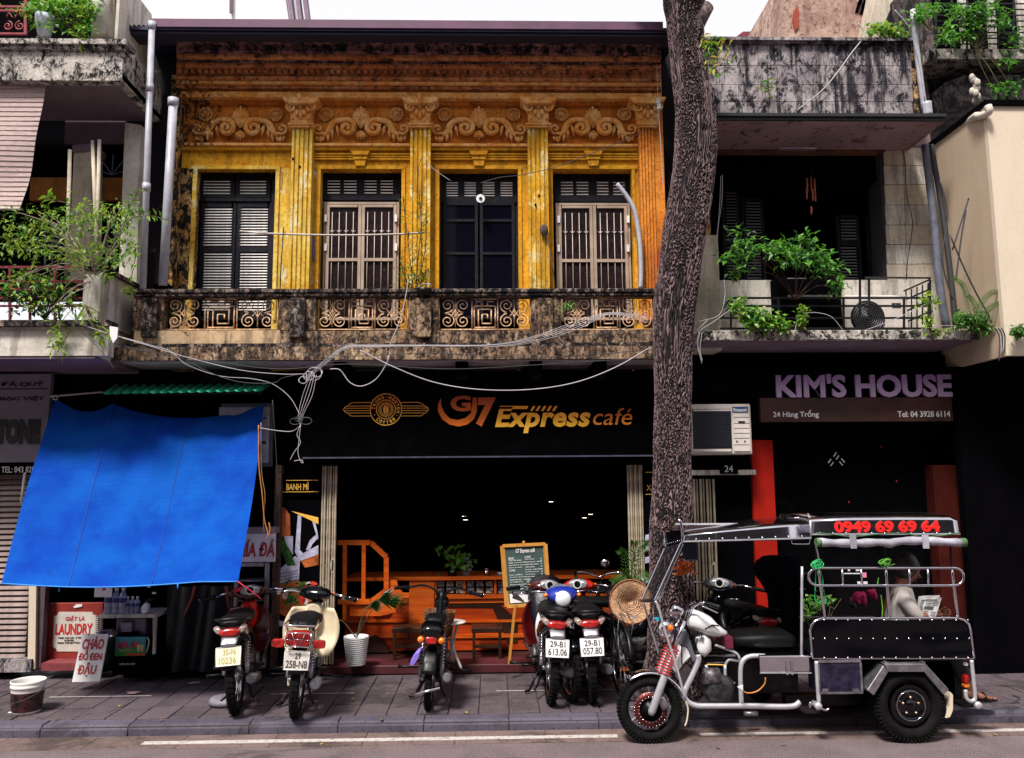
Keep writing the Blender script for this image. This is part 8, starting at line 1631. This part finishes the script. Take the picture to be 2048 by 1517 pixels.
fr_roof = arch_roof([(1364, 1082, 1062), (1450, 1080, 1053), (1540, 1078, 1044), (1621, 1076, 1036)], 'front_roof', m_chrome)
rr_roof = arch_roof([(1622, 1068, 1030), (1700, 1067, 1027), (1800, 1067, 1026), (1905, 1067, 1026), (1918, 1067, 1030)], 'rear_roof', m_chrome)
MB().tube([p for p in [W(1622, 1074, YN - .004), W(1621, 1045, YN - .002), W(1618, 1033, YN + .08), W(1616, 1028, YM)]], .008, 8).build('roof_joint_trim', m_tube, T)
MB().bar(W(1364, 1083, YN - .004), W(1622, 1076, YN - .004), .010).build('front_roof_trim', m_tube, T); MB().bar(W(1350, 1048, YM), W(1502, 1048, YM), .014).build('roof_rail', m_tube, T)
rv_ = MB().lathe([(0, -.006), (.006, -.004), (.007, 0)], (0, 0, 0), 'y', 8).mesh('rivet', m_chrome)
for i in range(9): piece('rivet', rv_, fr_roof, W(1392 + i * 26.5, 1078 - i * .7, YN - .001))
for i in range(11): piece('rivet', rv_, rr_roof, W(1640 + i * 26, 1066, YN - .001))
MB().bar(W(1622, 1069, YN - .003), W(1920, 1068, YN - .003), .008).build('rear_roof_trim', m_tube, T)
m_phone = mat('bright red phone digits', (.72, .010, .006), .5, 0, .05, 5)
fp = pframe(1669, 1041, 1880, 1065, YN - .003); put_text('0949 69 69 64', (fp[0], fp[1], (0, .12 * fp[2][2], fp[2][2]), (0, -1, 0)), m_phone, T, .005, .045, split=True, lname='digit')
tb([(1583, 1077), (1584, 1086), (1590, 1088), (1614, 1088), (1619, 1086), (1620, 1076)], YN + .01, .005, m_chrome, 'roof_handle')
m_canvas = mat('grey lilac canvas', (.32, .31, .37), .7, 0, .25, 6, .4, dust=.15); cvp = []
for i in range(25): u = i / 24; cvp.append(W(1633 + 292 * u, 1084 + 2.5 * math.sin(u * 7) + (4 * math.exp(-((u - .5) / .04) ** 2)), YN - .03))
ro = MB().tube(cvp, [.030 + .004 * math.sin(i * 1.7) for i in range(25)], 14).build('rolled_canvas', m_canvas, T)
for sg, x in ((0, 1632), (1, 1922)): MB().tube([W(x, 1085, YN - .03), W(x + 9, 1085, YN - .03)], .034, 12).build('green_canvas_end', mat('green canvas lining', (.06, .13, .04), .8, 0, .5, 30), ro)
for x in (1706, 1851): MB().pprism([(x - 7, 1070), (x + 6, 1070), (x + 8, 1097), (x - 4, 1097)], YN - .068, .008).build('canvas_strap', m_canvas, ro)
tb([(1632, 1066), (1670, 1069), (1705, 1073), (1760, 1068), (1810, 1067), (1850, 1074), (1920, 1066)], YN - .02, .005, mat('dull green cord', (.04, .10, .04), .7), 'green_cord')
for x, x2 in ((1632, 1641),): tb([(x, 1092), (x2, 1135)], YN, .006, m_chrome, 'canopy_post')
for x in (1634, 1770, 1903): tb([(x - 2, 1090), (x, 1135)], YN + .03, .008, m_blkpl, 'canopy_post')
for xa, xb in ((1636, 1650), (1771, 1779), (1903, 1916)):
 for yy in (YN, YFAR): tb([(xa, 1135), (xb, 1237)], yy, .011, m_chrome, 'upright')
for yy in (YN - .01, YFAR):
 rl_ = MB(); pts = []
 for i in range(9): a = math.pi / 2 + math.pi * i / 8; pts.append(W(1635 + 18 * math.cos(a), 1153.5 - 17.5 * math.sin(a), yy))
 for i in range(9): a = -math.pi / 2 + math.pi * i / 8; pts.append(W(1909 + 18 * math.cos(a), 1153.5 - 17.5 * math.sin(a), yy))
 g_ = rl_.tube(pts, .010, 8, True).build('guard_rail', m_chrome, T)
 for x in (1684, 1722, 1818, 1855): MB().tube([W(x, 1136, yy), W(x + 2, 1171, yy)], .008, 8).build('rail_bar', m_chrome, g_)
for (a, b) in (((1550, 1147), (1610, 1147)), ((1550, 1178), (1610, 1178)), ((1596, 1234), (1750, 1233))): MB().bar(W(*a, YFAR), W(*b, YFAR), .008).build('far_rail', m_tube, T)
sidep = [(1625, 1317), (1620, 1262), (1623, 1250), (1631, 1241), (1643, 1237), (1914, 1236), (1928, 1240), (1937, 1248), (1941, 1262), (1948, 1317)]
def dented(u, v):
 x = 1625 + (1946 - 1625) * u; y = 1238 + 78 * v; x += (-5 + 5 * v) if u < .5 else (-7 + 8 * v); d = .010 * NZ.noise(Vector((u * 6, v * 2.5, 1.3))) + .012 * math.exp(-((u - .82) ** 2 + (v - .35) ** 2) * 60) + .008 * math.exp(-((u - .9) ** 2 + (v - .8) ** 2) * 90)
 return W(x, y, YN + .004 + d)
spn = MB().grid(lambda u, v: dented(.012 + .976 * u, .03 + .95 * v), 90, 24).build('side_panel', m_black2, T)
for yy in (YN - .002, YFAR): MB().tube([W(a, b, yy) for a, b in sidep], .009, 8).build('panel_edge_tube', m_chrome, T)
MB().pprism(sidep, YFAR, .01).build('far_side_panel', m_black2, T)
MB().box(w_(1630, 1310).x, w_(1940, 1310).x, YN + .03, YFAR - .02, w_(1700, 1318).z, w_(1700, 1312).z).build('cabin_floor', m_black2, T)
MB().bar(W(1626, 1317, YN - .003), W(1948, 1317, YN - .003), .007).build('panel_bottom_trim', m_chrome, T)
for y_, n0 in ((1240, 13), (1277, 14), (1315, 13)):
 for i in range(n0): piece('rivet', rv_, spn, W((1648 if y_ != 1277 else 1626) + i * 24, y_, YN - .004))
sbx = MB().pbox(1638, 1322, 1724, 1388, YN - .01, .22).build('storage_box', m_bluish, T, bevel=.006)
for (a, b, c2, d) in ((1637, 1320, 1722, 1325), (1640, 1384, 1726, 1388), (1637, 1325, 1640, 1386), (1721, 1325, 1725, 1386)): MB().pbox(a, b, c2, d, YN - .018, .012).build('box_edging', m_steel, sbx)
for x in (1645, 1706): MB().pbox(x, 1378, x + 12, 1386, YN - .026, .012).build('hinge', m_steel, sbx)
for pp in ([(1735, 1380), (1767, 1331), (1777, 1344), (1748, 1391)], [(1769, 1328), (1851, 1328), (1850, 1344), (1777, 1344)], [(1852, 1329), (1898, 1379), (1888, 1390), (1850, 1345)]): MB().pprism(pp, YN - .05, .16).build('wheel_arch_plate', m_steel, T, bevel=.003)
for x in (1773, 1848): MB().pbox(x - 3, 1324, x + 3, 1329, YN - .04, .05).build('arch_bracket', m_steel, T)
MB().pprism([(1901, 1384), (1906, 1390), (1906, 1420), (1900, 1434), (1892, 1436), (1899, 1415)], YN - .02, .14).build('lit_mudguard_edge', m_cream, T)  # cream here paints the light caught by the mudguard edge
MB().pprism([(1725, 1322), (1930, 1322), (1925, 1395), (1897, 1392), (1850, 1340), (1775, 1340), (1735, 1392), (1725, 1392)], YN + .16, .02).build('inner_skirt', m_blkpl, T)
tb([(1943, 1320), (1946, 1350), (1950, 1390), (1948, 1400), (1940, 1402), (1933, 1396), (1931, 1380)], YN - .005, .014, m_tube, 'rear_post'); tb([(1948, 1400), (1944, 1392)], YFAR, .012, m_tube, 'rear_post')
MB().pprism([(1929, 1352), (1938, 1350), (1939, 1364), (1931, 1366)], YN + .02, .04).build('tail_lamp', m_lred, T); MB().pprism([(1929, 1370), (1939, 1369), (1939, 1374), (1930, 1375)], YN + .02, .04).build('tail_lamp', m_lor, T); MB().pprism([(1930, 1326), (1936, 1326), (1936, 1331), (1930, 1331)], YN + .02, .03).build('reflector', m_cup, T)
MB().box(w_(1925, 1410).x, w_(1962, 1410).x, YN + .0, YFAR, w_(1940, 1415).z, w_(1940, 1410).z).build('rear_step', m_blkpl, T)
MB().tube([W(1488, 1427, 6.5), W(1515, 1427, 6.5)], .018, 10).build('muffler', m_steel, T)
def rope(lab, cx, cy, n, seed, mm, drop=()):
 random.seed(seed); o = thing('rope_bundle', lab, 'rope', W(cx, cy + 8, YN - .02), 'green ropes tied on the tricycle rails')
 for i in range(n):
  q = W(cx + random.uniform(-4, 4), cy + random.uniform(-3, 3), YN - .02); a_, b_ = random.uniform(.02, .05), random.uniform(.010, .024); ph = random.uniform(0, 3)
  MB().tube([(q.x + a_ * math.cos(t_) * math.cos(.3), q.y + .02 * math.sin(t_ + ph), q.z + b_ * math.sin(t_) + .2 * a_ * math.cos(t_)) for t_ in [k * .5236 for k in range(12)]], .0035, 5, True).build('loop', mm, o)
 for d in drop: MB().tube(wire(d, YN + .03), .004, 5).build('hanging_strand', mm, o)
mg1 = mat('bright green rope', (.02, .38, .11), .6, 0, .3, 40); mg2 = mat('yellow green rope', (.10, .34, .03), .6, 0, .3, 40)
rope('bright green rope wound round the front end of the tricycle guard rail', 1634, 1128, 9, 4, mg1, (((1632, 1135), (1631, 1170), (1630, 1198), (1638, 1206), (1643, 1200)), ((1640, 1135), (1646, 1165), (1643, 1190), (1650, 1207), (1652, 1200), (1647, 1180))))
rope('yellow green rope knotted in the middle of the tricycle guard rail', 1770, 1126, 10, 5, mg2, (((1757, 1155), (1755, 1170)), ((1762, 1190), (1765, 1215), (1764, 1236)), ((1775, 1132), (1790, 1128))))
random.seed(99)
cable([(1750, 1406), (1990, 1408), (2030, 1402), (2038, 1396), (2025, 1390)], 6.9, 'dark cable loop lying on the pavement behind the tricycle step', m_wired, .008, grp=None)
BG_ = thing('black_cloth', 'black cloth bundle hanging behind the driver seat of the tricycle', 'cloth', W(1560, 1275, 7.0))
m = MB(); rings = []
for (y_, x0_, x1_) in ((1112, 1528, 1600), (1122, 1512, 1602), (1136, 1508, 1604), (1150, 1512, 1604), (1170, 1524, 1603), (1190, 1534, 1602), (1215, 1536, 1600), (1245, 1534, 1600), (1274, 1532, 1602)):
 a, b = W(x0_, y_, 6.98), W(x1_, y_, 6.98); cx = (a.x + b.x) / 2; hw = (b.x - a.x) / 2; rings.append([(cx + hw * math.cos(t_) * (1 + .05 * math.sin(5 * t_ + y_)), 6.98 + .09 * math.sin(t_) * (1 + .2 * math.sin(7 * t_)), a.z) for t_ in [2 * math.pi * k / 28 for k in range(28)]])
m.loft(rings).build('folds', mat('matte black cloth', (.003, .003, .008), .8, 0, .4, 9, .5, spec=.05), BG_)
MB().pprism([(1492, 1271), (1516, 1262), (1533, 1252), (1535, 1270), (1534, 1275)], 7.02, .03).build('cream_board', m_creamp, None, 'cream wedge-shaped board leaning behind the driver seat', 'board')
pbg = thing('pink_bag', 'crumpled bright pink cloth bag seen through the tricycle rails', 'bag', W(1725, 1218, 7.1)); m_pink = mat('bright pink cloth', (.75, .015, .16), .6, 0, .25, 14, .4)
def blob(pp, Y, d, seed, nm, mm, par):
 random.seed(seed); m = MB(); c = [sum(p[0] for p in pp) / len(pp), sum(p[1] for p in pp) / len(pp)]
 n = len(pp); rings = []
 for s_, yy in ((.55, -d), (.9, -d * .6), (1, 0), (.85, d * .7)): rings.append([tuple(W(c[0] + (a - c[0]) * s_, c[1] + (b - c[1]) * s_, Y + yy + random.uniform(-.3, .3) * d * .5)) for a, b in pp])
 return m.loft(rings).build(nm, mm, par)
blob([(1705, 1190), (1712, 1183), (1728, 1183), (1733, 1188), (1734, 1200), (1733, 1216), (1728, 1208), (1722, 1205), (1719, 1216), (1714, 1208), (1707, 1200)], 7.1, .05, 1, 'bag_body', m_pink, pbg)
blob([(1733, 1180), (1750, 1177), (1753, 1185), (1756, 1193), (1752, 1202), (1744, 1197), (1738, 1190)], 7.12, .04, 2, 'bag_flap', m_pink, pbg); blob([(1699, 1203), (1703, 1193), (1706, 1200), (1704, 1206)], 7.1, .02, 3, 'bag_corner', mat('pale pink cloth', (.7, .2, .3), .6), pbg)
blob([(1694, 1208), (1700, 1204), (1710, 1204), (1716, 1212), (1712, 1218), (1698, 1218)], 7.08, .04, 4, 'dark_helmet_like_lump', mat('blue grey plastic lump', (.03, .035, .08), .3, 0, .8, 30), pbg)
ht = thing('shop_tags', 'white and pink price tags hanging in the shop window behind the tricycle', 'tag', W(1725, 1165, YW + .05))
for (a, b, c2, d, mm) in ((1696, 1139, 1700, 1142, m_white), (1712, 1139, 1719, 1142, m_white), (1724, 1145, 1733, 1155, mat('pale pink cloth', (.7, .2, .3))), (1715, 1163, 1721, 1168, m_white), (1727, 1163, 1735, 1168, m_white), (1688, 1146, 1705, 1148, m_white), (1706, 1146, 1720, 1148, m_white)): MB().pbox(a, b, c2, d, YW + .05, .004).build('tag', mm, ht)
# seated reader
def skin(name, J, E, m, par, sub=2, root=0):
 me = bpy.data.meshes.new('sk'); me.from_pydata([tuple(j[0]) for j in J], E, []); o = bpy.data.objects.new('sk', me); COL.objects.link(o)
 sm_ = o.modifiers.new('s', 'SKIN'); sm_.use_smooth_shade = True
 for i, j in enumerate(J): v = me.skin_vertices[0].data[i]; v.radius = j[1] if isinstance(j[1], tuple) else (j[1], j[1]); v.use_root = (i == root)
 ss = o.modifiers.new('u', 'SUBSURF'); ss.levels = sub; ss.render_levels = sub
 dg = bpy.context.evaluated_depsgraph_get(); dg.update(); me2 = bpy.data.meshes.new_from_object(o.evaluated_get(dg)); bpy.data.objects.remove(o); bpy.data.meshes.remove(me)
 org = ORG.get(par.name, Vector()); me2.transform(Matrix.Translation(-org)); me2.materials.clear(); me2.materials.append(m)
 for p in me2.polygons: p.use_smooth = True
 o2 = bpy.data.objects.new(name, me2); COL.objects.link(o2); o2.parent = par; ORG[o2.name] = org; return o2
m_skin = mat('tanned skin', (.22, .085, .05), .5, 0, .08, 12); m_shirt = mat('pale grey shirt cloth', (.38, .35, .33), .75, 0, .12, 14, .3); m_trou = mat('black trousers', (.008, .008, .012), .7); m_hair = mat('black hair', (.006, .005, .005), .5, 0, .3, 40)
YP_ = 6.50; PE = thing('person', 'person in a pale grey shirt and sandals sitting in the tricycle reading a newspaper', 'person', W(1800, 1318, YP_))
pel = W(1798, 1290, YP_); che = W(1796, 1215, YP_); nk = W(1802, 1172, YP_); hdp = W(1812, 1142, YP_)
def V3(a, b, y): return W(a, b, y)
shN, shF = V3(1803, 1186, YP_ - .17), V3(1806, 1184, YP_ + .15); elN, elF = V3(1834, 1234, YP_ - .20), V3(1836, 1238, YP_ + .18); wrN, wrF = V3(1860, 1231, YP_ - .14), V3(1868, 1232, YP_ + .10)
hpN, hpF = V3(1800, 1298, YP_ - .10), V3(1800, 1296, YP_ + .08); knN, knF = V3(1905, 1300, YP_ - .12), V3(1902, 1298, YP_ + .14); anN, anF = V3(1942, 1386, YP_ - .12), V3(1938, 1386, YP_ + .14); toN, toF = V3(1972, 1400, YP_ - .12), V3(1966, 1398, YP_ + .14)
J = [(pel, (.13, .11)), (che, (.15, .11)), (nk, .05), (nk.lerp(hdp, .5), .05), (hdp, .085), (shN, .055), (elN, .042), (wrN, .026), (shF, .055), (elF, .042), (wrF, .026), (hpN, .08), (knN, .058), (anN, .036), (toN, .026), (hpF, .08), (knF, .058), (anF, .036), (toF, .026)]
E = [(0, 1), (1, 2), (2, 3), (3, 4), (1, 5), (5, 6), (6, 7), (1, 8), (8, 9), (9, 10), (0, 11), (11, 12), (12, 13), (13, 14), (0, 15), (15, 16), (16, 17), (17, 18)]
bd = skin('body', J, E, m_skin, PE)
s_ = 1.16; J2 = [(pel, (.17, .15)), (che, (.19, .15)), (nk - (nk - che) * .12, .075), (shN, .07), (shN.lerp(elN, .5), .058), (elN, .055), (elN.lerp(wrN, .35), .045), (shF, .07), (elF, .055), (elF.lerp(wrF, .35), .045)]
skin('shirt', J2, [(0, 1), (1, 2), (1, 3), (3, 4), (4, 5), (5, 6), (1, 7), (7, 8), (8, 9)], m_shirt, PE)
J3 = [(pel, (.155, .12)), (hpN, .095), (knN, .075), (knN.lerp(anN, .78), .055), (hpF, .095), (knF, .075), (knF.lerp(anF, .78), .055)]
skin('trousers', J3, [(0, 1), (1, 2), (2, 3), (0, 4), (4, 5), (5, 6)], m_trou, PE)
fw = Vector((1, 0, -.35)).normalized(); upv = Vector((.35, 0, 1)).normalized(); Mh = Matrix((fw, Vector((0, 1, 0)), upv)).transposed()
MB().ell(hdp + upv * .02, .098, .078, .118, Mh, 20, 14).build('head', m_skin, PE)
MB().ell(hdp + upv * .035 - fw * .018 + Vector((0, -.008, 0)), .100, .086, .115, Mh, 20, 14).build('hair', m_hair, PE)  # hair enlarged over the face, standing in for shade under the roof
MB().tube([hdp + fw * .088 + upv * .02, hdp + fw * .118 - upv * .012, hdp + fw * .092 - upv * .022], [.010, .016, .010], 8).build('nose', m_skin, PE)
for sg in (-1, 1):
 MB().ell(hdp + Vector((0, .078 * sg, 0)) - fw * .005, .022, .010, .032, Mh, 10, 8).build('ear', m_skin, PE); MB().ell(hdp + fw * .086 + Vector((0, .032 * sg, 0)) + upv * .022, .008, .013, .006, Mh, 8, 6).build('eye', m_hair, PE)
MB().ell(hdp + fw * .090 - upv * .05, .008, .024, .006, Mh, 8, 6).build('mouth', mat('lip skin', (.35, .10, .08), .5), PE)
for wr, el_, sgn in ((wrN, elN, -1), (wrF, elF, 1)):
 d = (wr - el_).normalized(); palm = wr + d * .05; up_ = Vector((0, 0, 1)); sd_ = d.cross(up_).normalized()
 Jh = [(wr - d * .02, .024), (wr + d * .02, (.026, .018)), (palm, (.032, .018)), (palm + d * .03, (.034, .016))]; Eh = [(0, 1), (1, 2), (2, 3)]
 skin('hand', Jh, Eh, m_skin, PE, 1)
 for k in range(4):
  b0 = palm + d * .04 + up_ * (.026 - .017 * k); L_ = (.052, .058, .055, .044)[k]; sw = sd_ * sgn * .012; skin('finger', [(b0 - d * .02, .009), (b0 + d * L_ * .5 + sw * .3, .009), (b0 + d * L_ * .72 + sw * 1.6, .008), (b0 + d * L_ * .55 + sw * 2.8, .007)], [(0, 1), (1, 2), (2, 3)], m_skin, PE, 1)
 skin('thumb', [(palm - d * .015 + up_ * .02, .011), (palm + d * .02 + up_ * .045, .010), (palm + d * .05 + up_ * .052, .008)], [(0, 1), (1, 2)], m_skin, PE, 1)
for an_, to_ in ((anN, toN), (anF, toF)):
 d = (to_ - an_); d.z = 0; d.normalize(); sole = MB().body([(-.07, 0, 0, .03, .010), (-.04, 0, 0, .042, .012), (.06, 0, 0, .046, .012), (.15, 0, 0, .05, .012), (.21, 0, 0, .03, .010)], 2.6); sole.xf(Matrix.Translation(an_ + Vector((-.02, 0, -.055)))); so_ = sole.build('sandal_sole', m_blkpl, PE)
 MB().body([(-.05, 0, .0, .028, .028), (.0, 0, .01, .036, .040), (.08, 0, -.005, .042, .026), (.15, 0, -.02, .042, .014), (.17, 0, -.025, .03, .010)], 2.4).xf(Matrix.Translation(an_ + Vector((-.02, 0, -.015)))).build('foot', m_skin, PE)
 for k in range(5): MB().ell(an_ + Vector((.155 - k * .006 + (.01 if k == 0 else 0), -.032 + k * .016, -.036)), .018, .009 if k else .012, .010, su=8, sv=6).build('toe', m_skin, PE)
 for x_ in (.02, .09): MB().tube([an_ + Vector((x_, -.05, -.045)), an_ + Vector((x_, -.035, .010 - x_ * .25)), an_ + Vector((x_, 0, .028 - x_ * .3)), an_ + Vector((x_, .035, .010 - x_ * .25)), an_ + Vector((x_, .05, -.045))], .012, 8, flat=.5).build('sandal_strap', m_blkpl, so_)
NP = thing('newspaper', 'open newspaper held by the person sitting in the tricycle', 'newspaper', W(1860, 1230, YP_ - .1)); Yn = YP_ - .18
q = [W(1836, 1231, Yn), W(1868, 1236, Yn), W(1881, 1194, Yn - .04), W(1840, 1198, Yn + .02)]
def npf(u, v, off=0): a = q[0].lerp(q[1], u); b = q[3].lerp(q[2], u); p = a.lerp(b, v); return p + Vector((0, .02 * math.sin(u * 5) - off, 0))
MB().grid(lambda u, v: npf(u, v), 14, 8).build('sheet', mat('newsprint paper', (.60, .59, .60), .8, 0, .05, 20), NP); MB().grid(lambda u, v: npf(u, v) + Vector((.015, .05, .01)), 14, 8).build('back_sheet', MC['newsprint paper'], NP)
def ink(u0, v0, u1, v1): MB().grid(lambda u, v: npf(u0 + (u1 - u0) * u, v0 + (v1 - v0) * v, .003), 6, 1).build('print_block', mat('newsprint ink', (.10, .10, .11), .8), NP)
ink(.1, .86, .8, .92); ink(.35, .38, .75, .55)
for i in range(9):
 v0 = .10 + i * .085
 for (a, b) in ((.06, .32), (.38, .62), (.68, .94)):
  if not (.3 < v0 < .56 and a > .3) and v0 < .82: ink(a, v0, b - .02 * ((i * 3) % 4), v0 + .03)
